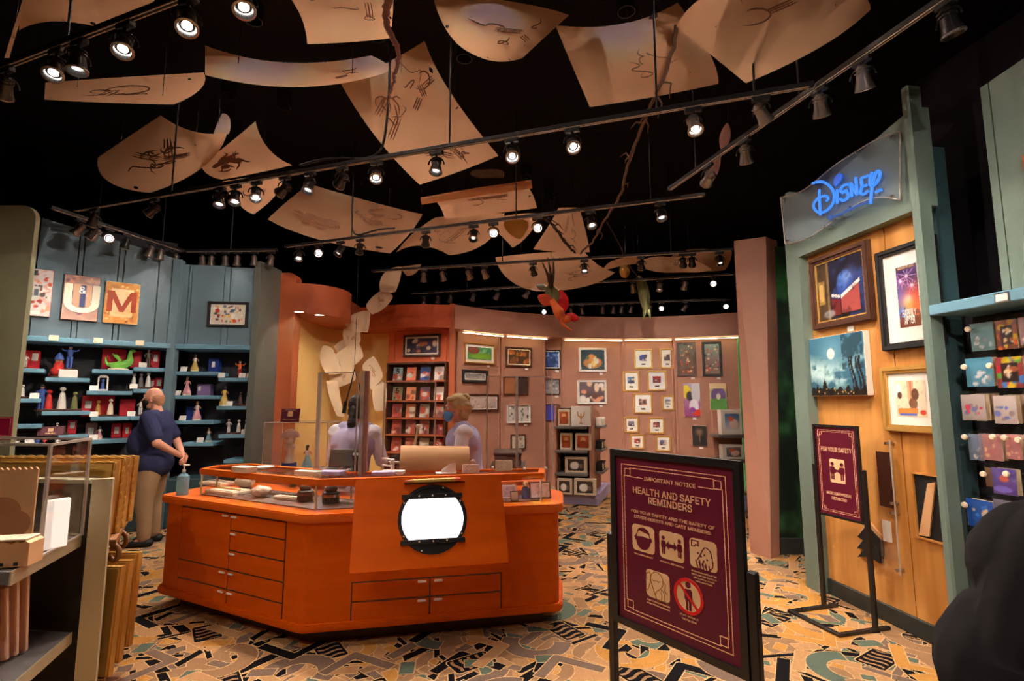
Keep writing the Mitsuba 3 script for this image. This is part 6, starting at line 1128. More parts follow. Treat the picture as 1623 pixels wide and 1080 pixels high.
for i, z in enumerate(gz[1:]):
    for j_ in range(2):
        k = thing('gift_box', f'small dark box on the side of the gift stand, {RN[i]} shelf, {("front", "rear")[j_]}', 'box', 'boxes on the side of the gift stand'); part(k, 'carton', tf(bb(.38+.26*j_, .56+.26*j_, z-.009, z+.13, .05, .15, .004), GE), ('tag_white' if i == 0 else 'black_matte')); part(k, 'printed_front', tf(bb(.40+.26*j_, .54+.26*j_, z+.01, z+.11, .15, .152), GE), 'bag_beige')
sd = thing('gift_stand', 'grey shelf stand half hidden behind the brown column', 'display stand'); sx0, sx1 = 3.195, 3.682; sz1, sz2 = 1.127, 0.754
part(sd, 'back', bb(sx0+.02, sx1, 8.5, 8.54, 0, 1.5, .01), 'brown_paint'); part(sd, 'base', bb(sx0, sx1, 8.1, 8.54, 0, .16, .01), 'grey_lavender')
for z in (sz1, sz2): part(sd, 'shelf', bb(sx0-.04, sx1, 8.1, 8.5, z-.05, z, .006), 'shelf_grey')
for i, (z, h, lb, c) in enumerate(((sz1, .38, 'white framed box with a blue and white print on the grey shelf stand', ((60, 100, 150), (236, 226, 226))), (sz2, .22, 'white box with a grey picture on the lower grey shelf', ((120, 116, 116), (90, 86, 86))))):
    k = thing('gift_box', lb, 'box'); part(k, 'carton', bb(sx0+.02, sx0+.34, 8.14, 8.28, z+.001, z+h, .005), 'tag_white'); art_part(k, Art(.22, h*.66, 18, c, 90+i).ell(.6, .4, .3, .3, (236, 206, 196)).ell(.4, .7, .2, .15, (200, 90, 70)), frame(V(sx0+.19, 8.139, z+h*.5), V(1, 0, 0)), name='printed_window')
# ---------------------------------------------------------------- floor signs
def tri_icon_person(x, y, h):
    """standing figure pictogram"""
    return Point(x, y+h*.88).buffer(h*.11, 8).union(rrect(h*.34, h*.42, h*.08).buffer(0)).union(affinity.translate(rrect(h*.34, h*.42, h*.08), x, y+h*.53)) if False else Point(x, y+h*.88).buffer(h*.11, 8).union(affinity.translate(rrect(h*.32, h*.40, h*.07), x, y+h*.53)).union(affinity.translate(rrect(h*.09, h*.48, .003), x-h*.065, y+h*.24)).union(affinity.translate(rrect(h*.09, h*.48, .003), x+h*.065, y+h*.24))
def border(w, h, m, t, notch):
    """double line border with little corner squares"""
    o = Polygon([(-w/2+m, -h/2+m), (w/2-m, -h/2+m), (w/2-m, h/2-m), (-w/2+m, h/2-m)])
    out = o.difference(o.buffer(-t, join_style=2)); i = o.buffer(-t*4.2, join_style=2); n = notch
    x0, y0, x1, y1 = i.bounds
    ip = Polygon([(x0, y0+n), (x0+n, y0+n), (x0+n, y0), (x1-n, y0), (x1-n, y0+n), (x1, y0+n), (x1, y1-n), (x1-n, y1-n), (x1-n, y1), (x0+n, y1), (x0+n, y1-n), (x0, y1-n)])
    inner = ip.difference(ip.buffer(-t, join_style=2)); sq = []
    for cx, cy in ((x0+n*.62, y0+n*.62), (x1-n*.62, y0+n*.62), (x1-n*.62, y1-n*.62), (x0+n*.62, y1-n*.62)):
        s = affinity.translate(rrect(n*1.0, n*1.0, .0008), cx, cy); sq.append(s.difference(s.buffer(-t, join_style=2)))
    return out, inner, sq
def flat(k, name, shape, M, z, bs, h=.0012): return part(k, name, tf(prism(shape, h), M @ trm((0, 0, z))), bs)
def text(k, s, h, w, x, y, M, bs='peach_print', bold=True, z=.0012):
    m = letters_w(s, h, w, .0012, bold) if w else letters(s, h, .0012, bold); return part(k, 'lettering', tf(m, M @ trm((x, y, z))), bs)
# large notice
A, B = V(*(0.423,2.27,1.067)), V(*(0.765,1.79,1.079)); A[2] = B[2] = 0
ns = thing('notice_stand', 'large maroon health notice board on a black floor stand', 'sign')
W0 = np.linalg.norm(B-A); z0, z1 = 0.733, 1.424; H0 = z1-z0
NM = frame((A+B)/2+V(0, 0, (z0+z1)/2), B-A)
fr = Polygon([(-W0/2, -H0/2), (W0/2, -H0/2), (W0/2, H0/2), (-W0/2, H0/2)])
part(ns, 'frame', tf(prism(fr.difference(fr.buffer(-.026, join_style=2)), .022), NM @ trm((0, 0, -.012))), 'metal_black')
part(ns, 'poster', tf(box((0, 0, -.002), (W0-.04, H0-.04, .006)), NM), 'maroon')
pw, ph = W0-.052, H0-.052; PM_ = NM @ trm((0, 0, .0012))
o_, i_, sq_ = border(pw, ph, .030, .0032, .032)
flat(ns, 'border_line', o_, PM_, 0, 'peach_print'); flat(ns, 'border_line', i_, PM_, 0, 'peach_print')
for q in sq_: flat(ns, 'corner_square', q, PM_, 0, 'peach_print')
Y = lambda v: ph*(.5-v)
text(ns, 'IMPORTANT NOTICE', .0145, pw*.44, 0, Y(.134), PM_)
for s in (-1, 1): flat(ns, 'rule', affinity.translate(rrect(pw*.115, .003, .0008), s*pw*.295, Y(.124)), PM_, 0, 'peach_print')
text(ns, 'HEALTH AND SAFETY', .025, pw*.66, 0, Y(.220), PM_); text(ns, 'REMINDERS', .025, pw*.37, 0, Y(.270), PM_)
text(ns, 'FOR YOUR SAFETY AND THE SAFETY OF', .0112, pw*.70, 0, Y(.340), PM_); text(ns, 'OTHER GUESTS AND CAST MEMBERS:', .0112, pw*.65, 0, Y(.371), PM_)
def tile(x, v, w, h): return affinity.translate(rrect(w, h, .016), x, Y(v))
cols = (-.245*pw, .005*pw, .255*pw); tw_, th_ = pw*.205, ph*.158
for x in cols: flat(ns, 'pictogram_tile', tile(x, .487, tw_, th_), PM_, 0, 'icon_cream')
x, y = cols[0], Y(.487)
head = affinity.translate(affinity.scale(Point(0, 0).buffer(1, 16), tw_*.31, th_*.38), x, y-.002)
ears = affinity.translate(affinity.scale(Point(0, 0).buffer(1, 8), tw_*.06, th_*.09), x-tw_*.33, y).union(affinity.translate(affinity.scale(Point(0, 0).buffer(1, 8), tw_*.06, th_*.09), x+tw_*.33, y))
flat(ns, 'pictogram_face', head.buffer(.0022).union(ears).difference(head.buffer(-.0008)), PM_, .0012, 'maroon')
flat(ns, 'pictogram_hair', head.buffer(.006).intersection(Polygon([(x-.1, y+.012), (x-.02, y+.03), (x+.02, y+.022), (x+.1, y+.012), (x+.1, y+.1), (x-.1, y+.1)])), PM_, .0014, 'maroon')
flat(ns, 'pictogram_mask', head.buffer(-.001).intersection(Polygon([(x-.1, y-.002), (x, y+.008), (x+.1, y-.002), (x+.1, y-.035), (x, y-.055), (x-.1, y-.035)])), PM_, .0014, 'maroon')
x, y = cols[1], Y(.487)
for s in (-1, 1): flat(ns, 'pictogram_person', tri_icon_person(x+s*tw_*.33, y-th_*.34, th_*.66), PM_, .0012, 'maroon')
arrow = Polygon([(-.026, 0), (-.012, .016), (-.012, .007), (.012, .007), (.012, .016), (.026, 0), (.012, -.016), (.012, -.007), (-.012, -.007), (-.012, -.016)])
flat(ns, 'pictogram_arrow', affinity.translate(arrow, x, y), PM_, .0012, 'maroon')
x, y = cols[2], Y(.487)
tap = LineString([(x-.046, y+.022), (x-.046, y+.042), (x-.018, y+.042), (x-.018, y+.026), (x-.028, y+.03), (x-.034, y+.022), (x-.046, y+.022)]).buffer(.0016)
flat(ns, 'pictogram_tap', tap, PM_, .0012, 'maroon')
hand1 = LineString(smooth_pts([(x-.022, y-.02), (x-.005, y+.008), (x+.012, y+.026), (x+.024, y+.022), (x+.036, y-.008), (x+.036, y-.036), (x+.02, y-.05)], 24)).buffer(.0016)
flat(ns, 'pictogram_hands', hand1, PM_, .0012, 'maroon')
for i in range(4): flat(ns, 'pictogram_hands', LineString([(x-.03+i*.012, y-.024-.004*i), (x-.022+i*.013, y-.05-.002*i), (x-.012+i*.013, y-.05-.002*i), (x-.014+i*.012, y-.022-.004*i)]).buffer(.0016), PM_, .0012, 'maroon')
for a, b in ((-.02, .002), (-.008, -.008), (.006, .0), (.016, -.014), (.002, -.022)): flat(ns, 'pictogram_bubble', Point(x+a, y+b).buffer(.0034), PM_, .0012, 'maroon')
text(ns, 'FACE COVERINGS REQUIRED', .0055, tw_*.86, cols[0], Y(.591), PM_); text(ns, 'PHYSICAL DISTANCING', .0055, tw_*.98, cols[1], Y(.591), PM_)
for i, (s_, f_) in enumerate((('WASH YOUR HANDS OFTEN', .92), ('WITH SOAP AND WATER OR', .92), ('USE ALCOHOL-BASED', .76), ('HAND SANITIZER', .6))): text(ns, s_, .0052, tw_*f_, cols[2], Y(.591+.0165*i), PM_)
x2, x3 = -.125*pw, .13*pw; v2 = .735
flat(ns, 'pictogram_tile', tile(x2, v2, tw_, th_), PM_, 0, 'icon_cream'); y = Y(v2)
for q in ([(-.03, .0), (-.03, .03), (-.005, .048), (.022, .034), (.022, .004), (.006, -.016)], [(-.03, .004), (-.02, -.02), (-.012, -.04)], [(-.05, .012), (-.05, .035), (-.038, .04), (-.034, .01), (-.05, -.03)], [(.004, -.016), (-.01, -.03), (0, -.055), (.014, -.05), (.014, -.02)], [(.016, -.012), (.03, -.02), (.032, -.045), (.046, -.056)], [(.022, .02), (.036, .012), (.034, -.012), (.044, -.02)]):
    flat(ns, 'pictogram_cough', LineString(smooth_pts([(x2+a, y+b) for a, b in q], 18)).buffer(.0013), PM_, .0012, 'gold_line')
for a in (-.014, .006): flat(ns, 'pictogram_cough', LineString([(x2+a-.008, y+.016), (x2+a-.002, y+.012), (x2+a+.006, y+.017)]).buffer(.0013), PM_, .0012, 'gold_line')
P('gold_line', srgb(150, 96, 30), .6)
cr = .062; flat(ns, 'no_entry_disc', Point(x3, Y(v2)).buffer(cr, 32), PM_, 0, 'icon_cream')
flat(ns, 'pictogram_person', tri_icon_person(x3, Y(v2)-cr*.78, cr*1.6), PM_, .0012, 'maroon')
flat(ns, 'no_entry_ring', Point(x3, Y(v2)).buffer(cr, 32).difference(Point(x3, Y(v2)).buffer(cr*.83, 32)).union(LineString([(x3-cr*.66, Y(v2)+cr*.66), (x3+cr*.66, Y(v2)-cr*.66)]).buffer(cr*.075)), PM_, .0022, 'icon_red')
for i, s_ in enumerate(('WHEN COUGHING OR SNEEZING', 'COVER YOUR MOUTH AND NOSE')): text(ns, s_, .0055, tw_*.98, x2, Y(.838+.0185*i), PM_)
for i, (s_, f_) in enumerate((('STAY HOME IF', .72), ("YOU'RE SICK", .56))): text(ns, s_, .006, tw_*f_, x3, Y(.848+.021*i), PM_)
lz = 1.073
for s in (-1, 1): part(ns, 'post', tf(box((s*(W0/2+.018), (lz-(z0+z1)/2)-lz/2, -.008), (.034, lz, .026), .004), NM), 'metal_black')
for s in (-1, 1): part(ns, 'base_foot', tf(box((s*(W0/2+.018), -(z0+z1)/2+.012, 0), (.034, .024, .42), .004), NM), 'metal_black')
part(ns, 'base_bar', tf(box((0, -(z0+z1)/2+.012, -.19), (W0+.03, .024, .034), .004), NM), 'metal_black')
# small notice by the art bay
A, B = V(*(2.469,4.348,0)), V(*(2.58,3.957,0)); W1 = np.linalg.norm(B-A); AB = (A+B)/2; dA, dB = A[1], B[1]
zz0, zz1 = 0.73, 1.442; H1 = zz1-zz0
nb = thing('notice_stand', 'small maroon distancing notice on a tall black stand by the art bay', 'sign'); BM = frame(AB+V(0, 0, (zz0+zz1)/2), B-A)
fb = Polygon([(-W1/2, -H1/2), (W1/2, -H1/2), (W1/2, H1/2), (-W1/2, H1/2)])
part(nb, 'frame', tf(prism(fb.difference(fb.buffer(-.018, join_style=2)), .022), BM @ trm((0, 0, -.012))), 'metal_black'); part(nb, 'poster', tf(box((0, 0, -.002), (W1-.03, H1-.03, .006)), BM), 'maroon')
B1 = BM @ trm((0, 0, .0012)); w1, h1 = W1-.036, H1-.036
o_, i_, sq_ = border(w1, h1, .022, .003, .024); flat(nb, 'border_line', o_, B1, 0, 'peach_print'); flat(nb, 'border_line', i_, B1, 0, 'peach_print')
for q in sq_: flat(nb, 'corner_square', q, B1, 0, 'peach_print')
text(nb, 'FOR YOUR SAFETY', .034, w1*.74, 0, h1*.22, B1); text(nb, 'MAINTAIN PHYSICAL', .022, w1*.60, 0, -h1*.27, B1); text(nb, 'DISTANCING', .022, w1*.36, 0, -h1*.325, B1)
flat(nb, 'pictogram_tile', affinity.translate(rrect(w1*.36, h1*.27, .012), 0, h1*.005), B1, 0, 'icon_cream')
for s in (-1, 1): flat(nb, 'pictogram_person', tri_icon_person(s*w1*.115, -h1*.095, h1*.2), B1, .0012, 'maroon')
flat(nb, 'pictogram_arrow', affinity.translate(affinity.scale(arrow, 1.0, 1.2, origin=(0, 0)), 0, h1*.005), B1, .0012, 'maroon')
for s in (-1, 1): part(nb, 'post', tf(box((s*(W1/2+.014), -(zz0+zz1)/2+(zz0+.55*H1)/2, -.006), (.034, zz0+.55*H1, .028), .004), BM), 'metal_black')
for s in (-1, 1): part(nb, 'base_foot', tf(box((s*(W1/2+.014), -(zz0+zz1)/2+.012, .1), (.034, .022, .46), .003), BM), 'metal_black')
part(nb, 'base_bar', tf(box((0, -(zz0+zz1)/2+.012, .32), (W1+.06, .022, .034), .003), BM), 'metal_black')
# ---------------------------------------------------------------- art bay: pictures, neon sign, niches, acrylic panel
def RQ(q): return q
def night(w, h):
    a = Art(w, h, 60, ((24, 24, 40), (20, 16, 18)), 70).noise(5, (40, 56, 110), .8, 3).rect(.0, .22, .0, .95, (58, 42, 28)).rect(.22, .27, 0, 1, (120, 96, 66)).rect(.04, .17, .3, .68, (150, 116, 60)).rect(.065, .145, .34, .64, (196, 160, 96))
    a.ell(.6, .55, .17, .22, (44, 66, 140)).ell(.56, .6, .1, .13, (70, 104, 180), .9, .5).glow_(.66, .66, .09, (140, 170, 230), .7)
    a.fill(((a.Y < .36+.5*(a.X-.5)) & (a.Y > .06) & (a.X > .5) & (a.X < .88)).astype(float)*(a.Y > .1), (150, 70, 66)).fill(((a.Y < .36-.2*(a.X-.3)) & (a.Y > .08) & (a.X > .3) & (a.X < .5)).astype(float), (96, 34, 34)).fill(((np.abs(a.Y-.36-.5*(a.X-.5)) < .03) & (a.X > .5) & (a.X < .9)).astype(float), (236, 226, 216)).fill(((np.abs(a.Y-.36+.3*(a.X-.5)) < .022) & (a.X > .3) & (a.X < .5)).astype(float), (226, 220, 214))
    return a.ell(.25, .12, .12, .06, (150, 150, 150), .8, .5).noise(9, (14, 12, 16), .5, 8, .55, .75)
def fireworks(w, h):
    a = Art(w, h, 90, ((40, 26, 70), (70, 40, 36)), 71); X, Y_ = a.X, a.Y
    a.noise(4, (96, 60, 150), .9, 2).glow_(.25, .5, .22, (90, 110, 220), .9).glow_(.8, .45, .24, (220, 70, 40), .9).glow_(.5, .42, .1, (236, 230, 240), .9).glow_(.5, .28, .15, (250, 190, 80), 1.0).glow_(.2, .22, .12, (60, 120, 240), .9).glow_(.82, .28, .14, (240, 110, 50), .8)
    for cx, cy, r, c in ((.5, .83, .2, (200, 150, 240)), (.2, .76, .14, (240, 150, 150)), (.72, .66, .1, (230, 170, 220))):
        dx, dy = (X-cx)*w/h, Y_-cy; th, rr = np.arctan2(dy, dx), np.sqrt(dx*dx+dy*dy); a.fill((np.cos(th*9+.4) > .8)*(rr < r)*np.clip(1.3-rr/r, 0, 1), c, .95); a.glow_(cx, cy, .03, (255, 240, 250))
    hill = .2+.06*np.sin(X*9)+.10*np.exp(-((X-.3)/.05)**2)+.08*np.exp(-((X-.7)/.04)**2); return a.fill(((Y_ < hill) & (Y_ > hill-.07)).astype(float), (90, 50, 60), .7).fill((Y_ < .17).astype(float), (110, 60, 40), .8).fill((Y_ > .93).astype(float), (70, 44, 66), .9)
def moonlit(w, h):
    a = Art(w, h, 70, ((60, 110, 140), (40, 84, 104)), 72); X, Y_ = a.X, a.Y
    a.glow_(.42, .70, .30, (110, 160, 180), .8).ell(.42, .70, .07, .09, (250, 250, 226), 1, .25)
    c = meshkit.fbm(np.stack([X*5, Y_*6, 0*X], -1), 4, 7); m = np.clip((c-.42)*7, 0, 1)*np.clip(1.3-np.abs(Y_-.32-.25*np.abs(X-.5))/.24, 0, 1); a.fill(m, (196, 226, 226), .9)
    a.noise(14, (60, 130, 130), .35, 9); tree = np.clip((meshkit.fbm(np.stack([X*12, Y_*9, 0*X], -1), 3, 4)-.40)*9, 0, 1)*(X > .62)*(X < .98)*(Y_ > .42); a.fill(tree, (34, 58, 70), .85)
    for tx_, tw2 in ((.8, .018), (.88, .014), (.93, .02), (.76, .01)): a.fill(((np.abs(X-tx_-.03*np.sin(Y_*9)) < tw2) & (Y_ < .62)).astype(float), (26, 30, 36))
    roof = .09+.05*np.abs(np.sin(X*21))+.03*np.sin(X*47); roof = np.maximum(roof, np.maximum(.30-3.2*np.abs(X-.27), .2-3*np.abs(X-.12))); a.fill((Y_ < roof).astype(float), (22, 22, 22))
    for _ in range(14): q = a.r.uniform(.1, .8), a.r.uniform(.03, .12); a.ell(q[0], q[1], .008, .012, (240, 190, 100))
    return a
def pastel(w, h):
    a = Art(w, h, 56, ((236, 220, 190), (226, 206, 170)), 73).rect(.42, .62, .35, 1, (226, 170, 130)).rect(.5, .56, .3, 1, (196, 130, 96)).ell(.1, .72, .13, .22, (240, 236, 226)).ell(.14, .6, .08, .1, (90, 60, 44)).ell(.66, .62, .12, .16, (96, 60, 40)).ell(.8, .3, .16, .16, (236, 210, 186)).ell(.58, .36, .14, .16, (110, 70, 46), .9)
    return a.rect(.05, .72, .08, .24, (226, 130, 60)).rect(.1, .68, .02, .1, (90, 100, 170)).ell(.88, .12, .1, .07, (200, 70, 50)).noise(12, (150, 100, 80), .3, 5, .6, .7)
NW = -.088
def Ru(q): return q
r1, r2, r3, r4 = ((0.46,2.571,0.649,0.636),(1.089,2.376,0.479,0.753),(0.393,1.926,0.616,0.507),(1.033,1.645,0.462,0.474))
picture('unit', r1, 'dark framed night painting with an open red book, top left of the art bay', night, 'dark_wood', .055, 0, .05, NW, None, True, 'picture', ('gold', .012), 0.1, 'vc_gloss')
kh = picture('unit', r2, 'black framed fireworks poster with a wide white mat', fireworks, 'black_matte', .05, .105, .045, NW, None, True, 'picture', None, .4, 'vc_gloss')
HM = WM['unit'] @ trm((r2[0], r2[1], NW+.023)); ph2 = r2[3]-.31; pw2 = r2[2]-.31
for s_, hh, ff, yy in (('HAPPILY', .052, .66, -.335), ('EVER', .026, .3, -.385), ('AFTER', .052, .5, -.452)): part(kh, 'lettering', tf(letters_w(s_, hh, pw2*ff, .001, True), HM @ trm((0, ph2*yy, 0))), 'tag_white')
part(kh, 'lettering', tf(letters_w('DISCOVER THE MAGIC', .016, pw2*.8, .001, True), HM @ trm((0, ph2*.455, 0))), 'icon_cream')
canvas('unit', r3, 'moonlit town canvas with white edge, left of the art bay', moonlit, 'white_card', .055, NW, False, 'vc_gloss')
picture('unit', r4, 'gold framed pastel sketch with a white mat, right of the art bay', pastel, 'gold', .05, .06, .04, NW, None, False, 'picture', None, .3)
# niches with folders
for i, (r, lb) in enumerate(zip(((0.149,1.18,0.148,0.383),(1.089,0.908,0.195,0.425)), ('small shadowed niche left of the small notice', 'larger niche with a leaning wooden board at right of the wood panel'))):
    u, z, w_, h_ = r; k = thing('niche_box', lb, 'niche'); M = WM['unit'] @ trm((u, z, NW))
    fr_ = Polygon([(-w_/2, -h_/2), (w_/2, -h_/2), (w_/2, h_/2), (-w_/2, h_/2)])
    part(k, 'recess_shade', tf(box((0, 0, .002), (w_, h_, .004)), M), 'black_matte'); part(k, 'rim', tf(prism(fr_.buffer(.012, join_style=2).difference(fr_), .02), M), 'panel_wood')  # flat black sheet stands in for the shade inside the niche
    part(k, 'leaning_board', tf(prism([(-w_*.45, -h_*.48), (-w_*.05, -h_*.46), (w_*.38, h_*.42), (w_*.08, h_*.38)], .012), M @ trm((0, 0, .006))), 'kraft')
ka = thing('acrylic_display', 'clear acrylic panel on standoffs with dark print, right of the small notice', 'panel'); u, z, w_, h_ = (0.782,0.868,0.155,0.957); M = WM['unit'] @ trm((u, z, NW))
part(ka, 'sheet', tf(box((0, 0, .05), (w_, h_, .008), .002), M), 'glass'); part(ka, 'bright_edge', tf(box((w_/2, 0, .05), (.006, h_, .01)), M), 'acrylic_edge'); part(ka, 'dark_print', tf(box((-w_*.1, h_*.19, .03), (w_*.75, h_*.42, .006)), M), 'dark_wood')
for y in (-.47, -.05, .02, .47): part(ka, 'standoff', tf(mv(lathe([(0, 0), (.012, 0), (.012, .06), (.008, .066), (0, .066)][::-1], 12), w_*.32, h_*y, 0), M), 'chrome', 40)
part(ka, 'label_card', tf(box((-w_*.1, -h_*.2, .045), (w_*.5, h_*.16, .004)), M), 'tag_white')
kz = thing('cutout_shelf', 'black zigzag cut-out with a wooden zigzag edge under the small notice', 'cut-out'); u, z, w_, h_ = (0.558,0.561,0.241,0.279); M = WM['unit'] @ trm((u, z, NW))
zz = lambda o: Polygon([(-w_*.5, -h_*.35+o), (-w_*.2, -h_*.05+o), (-w_*.42, -.0+o), (0, h_*.4+o), (w_*.5, h_*.1+o), (w_*.5, -h_*.3+o), (w_*.1, -h_*.2+o)])
part(kz, 'wooden_edge', tf(prism(zz(h_*.12), .02), M), 'kraft'); part(kz, 'black_cutout', tf(prism(zz(-.0), .03), M), 'black_matte'); part(kz, 'black_cutout', tf(prism(affinity.scale(zz(-h_*.28), .9, .8), .036), M), 'black_matte')
# neon sign
kn = thing('neon_sign', 'blue glowing neon sign on a curved clear acrylic plate over the art bay', 'neon sign')
po = ((-0.04,3.558),(0.126,3.51),(0.324,3.499),(0.626,3.546),(0.89,3.557),(1.078,3.553),(1.271,3.513),(1.222,3.029),(1.035,3.122),(0.799,3.139),(0.473,3.075),(0.225,3.054),(-0.02,3.094))
top_ = smooth_pts(po[:7], 30); bot = smooth_pts(po[7:], 30); pl_ = Polygon(np.vstack([top_, bot]))
part(kn, 'plate', tf(mv(prism(pl_, .012), 0, 0, .05), UM), 'acrylic_sheet')
scene['acrylic_sheet'] = {'type': 'blendbsdf', 'weight': .88, 'a': {'type': 'twosided', 'bsdf': {'type': 'principled', 'base_color': rgb(srgb(150, 165, 180)), 'roughness': .3, 'specular': .5}}, 'b': {'type': 'thindielectric'}}
part(kn, 'plate_edge', tf(tube(np.stack([*np.vstack([top_, bot]).T, np.full(60, .062)], 1), .006, 6, True), UM), 'acrylic_edge', True)
for q in ((0.011,3.507),(0.888,3.543),(1.213,3.501),(1.171,3.077),(0.496,3.084),(0.026,3.105),(0.639,3.115)): part(kn, 'standoff', tf(mv(lathe([(0, 0), (.014, 0), (.014, .072), (.010, .078), (0, .078)][::-1], 12), q[0], q[1], 0), UM), 'chrome', 40)
NS = (((0.49,3.41),(0.486,3.351),(0.484,3.272),(0.482,3.186)),((0.417,3.495),(0.505,3.474),(0.586,3.416),(0.638,3.348),(0.653,3.284),(0.627,3.23),(0.565,3.201),(0.48,3.21),(0.422,3.262),(0.41,3.304),(0.447,3.333),(0.518,3.338),(0.568,3.318),(0.589,3.29),(0.564,3.279)),((0.686,3.329),(0.682,3.273),(0.678,3.213)),((0.81,3.32),(0.773,3.33),(0.731,3.322),(0.721,3.301),(0.752,3.279),(0.79,3.257),(0.795,3.23),(0.769,3.211),(0.734,3.217),(0.709,3.24)),((0.791,3.279),(0.761,3.285),(0.736,3.276)),((0.828,3.207),(0.829,3.263),(0.827,3.32),(0.854,3.265),(0.881,3.209),(0.882,3.277),(0.88,3.346)),((0.995,3.307),(0.964,3.312),(0.937,3.314),(0.932,3.256),(0.918,3.202),(0.933,3.188),(0.987,3.192)),((0.932,3.25),(0.957,3.245),(0.981,3.24)),((1.037,3.318),(1.021,3.295),(1.007,3.248),(1.02,3.214),(1.054,3.216),(1.09,3.247),(1.102,3.28),(1.083,3.304),(1.053,3.275),(1.029,3.221),(1.013,3.163),(0.998,3.086)),((1.051,3.156),(1.078,3.154),(1.104,3.154)))
TUBE = lambda st, r: tf(tube(np.stack([*(smooth_pts(st, 36) if len(st) > 3 else np.array(st)).T, np.full(36 if len(st) > 3 else len(st), .085)], 1), r, 8), UM)
for st in NS: part(kn, 'neon_letter', glow(TUBE(st, .0115), (.05, .26, 1.0), 1.1, bsdf='neon_glass', sw=.3, smooth=True), label='glowing blue neon letter stroke')
dot = Polygon(smooth_pts(((0.672,3.36),(0.659,3.411),(0.687,3.443),(0.729,3.446),(0.75,3.421),(0.738,3.387),(0.706,3.37)), 30, True)); part(kn, 'neon_dot', glow(tf(mv(prism(dot, .012), 0, 0, .076), UM), (.012, .13, .7), .8, bsdf='neon_glass'), label='glowing blue dot of the letter i')
for st in (((0.566,3.123),(0.585,3.142),(0.594,3.11),(0.614,3.138)),((0.624,3.121),(0.673,3.117)),((0.68,3.114),(0.736,3.116),(0.767,3.12),(0.798,3.119)),((0.789,3.105),(0.8,3.138),(0.806,3.105)),((0.813,3.118),(0.872,3.117),(0.93,3.113),(0.978,3.111))): part(kn, 'neon_script', glow(TUBE(st, .010), (.08, .2, .6), .5, bsdf='neon_glass', smooth=True), label='dim blue neon script stroke')
spot('added_neon_halo', (UM @ V(.72, 3.30, .25, 1))[:3], (UM @ V(.72, 3.27, 0, 1))[:3], .12, (.06, .32, 1), 70, 40)  # added blue spot gives the plate its halo
# ---------------------------------------------------------------- hanging bags on pegs
RKN = -.10
def bag(r, label, col, art=None, stack=0, tilt=0.0):
    u, z, w_, h_ = r; k = thing('hanging_bag', label, 'bag', 'clear bags hanging on the rack'); M = WM['unit'] @ trm((u, z, RKN)) @ rot(tilt)
    a_ = Art(w_, h_*.88, 22, (col, tuple(int(x*.85) for x in col)), int(u*997) % 97)
    if art: art(a_)
    part(k, 'card', tf(box((0, -h_*.06, 0), (w_*.98, h_*.86, .005)), M), 'tag_white'); art_part(k, a_, M @ trm((0, -h_*.06, 0)), z=.0035, name='printed_card', bs='vc_gloss')
    Sx = np.linspace(-.5, .5, 7); X, Y_ = np.meshgrid(Sx*w_*1.06, Sx*h_, indexing='ij'); Z = .012*(1-(2*X/w_/1.06)**2)*(1-(2*Y_/h_)**2)+.008+.004*np.sin(X*90+Y_*70); i, j = np.meshgrid(np.arange(6), np.arange(6), indexing='ij')
    q = np.stack([i*7+j, (i+1)*7+j, (i+1)*7+j+1, i*7+j+1], -1).reshape(-1, 4); part(k, 'clear_film', tf(trimesh.Trimesh(np.stack([X, Y_, Z], -1).reshape(-1, 3), np.vstack([q[:, [0, 1, 2]], q[:, [0, 2, 3]]]), process=False), M), 'glass', True)
    for s in range(stack): part(k, 'rear_card', tf(box((w_*.03*(s+1), -h_*.05+.004*s, -.03*(s+1)), (w_*.95, h_*.86, .004)), M), 'bag_beige')
    return k
def peg(u, z, label):
    k = thing('display_peg', label, 'peg', 'pegs of the bag rack'); M = WM['unit'] @ trm((u, z, RKN))
    part(k, 'prong', tf(rod((0, 0, -.2), (0, 0, .035), .004, 6), M), 'chrome'); part(k, 'knob', tf(mv(lathe([(0, 0), (.016, .0), (.019, .006), (.016, .016), (0, .019)][::-1], 14), 0, 0, .03), M), 'cream', 40)
dots = lambda cs, n, b=(.1, .9, .1, .6): (lambda a: a.blobs(n, cs, (.04, .1), b))
def frame_art(bg, cs): return lambda a: (a.blobs(14, cs, (.1, .16), (.0, 1, .0, 1)), a.rect(.2, .82, .18, .8, bg), a.blobs(9, [(236, 200, 150), (236, 226, 206), (150, 80, 50)], (.05, .1), (.3, .75, .25, .7)))
sil = dots([(226, 230, 236), (150, 156, 160), (190, 200, 206)], 8, (.15, .85, .08, .5))
BG = ((1.548,2.037,0.14,0.198),(1.691,2.032,0.114,0.201),(1.826,2.039,0.13,0.185),(1.509,1.819,0.166,0.203),(1.685,1.808,0.149,0.207),(1.83,1.826,0.129,0.165),(1.449,1.598,0.151,0.185),(1.636,1.588,0.127,0.189),(1.808,1.592,0.126,0.183),(1.439,1.352,0.089,0.184),(1.531,1.359,0.134,0.179),(1.66,1.37,0.089,0.164),(1.785,1.375,0.127,0.168),(1.505,1.174,0.05,0.129),(1.588,1.162,0.136,0.174),(1.425,0.943,0.165,0.193),(1.564,0.996,0.108,0.119),(1.4,0.76,0.085,0.154))
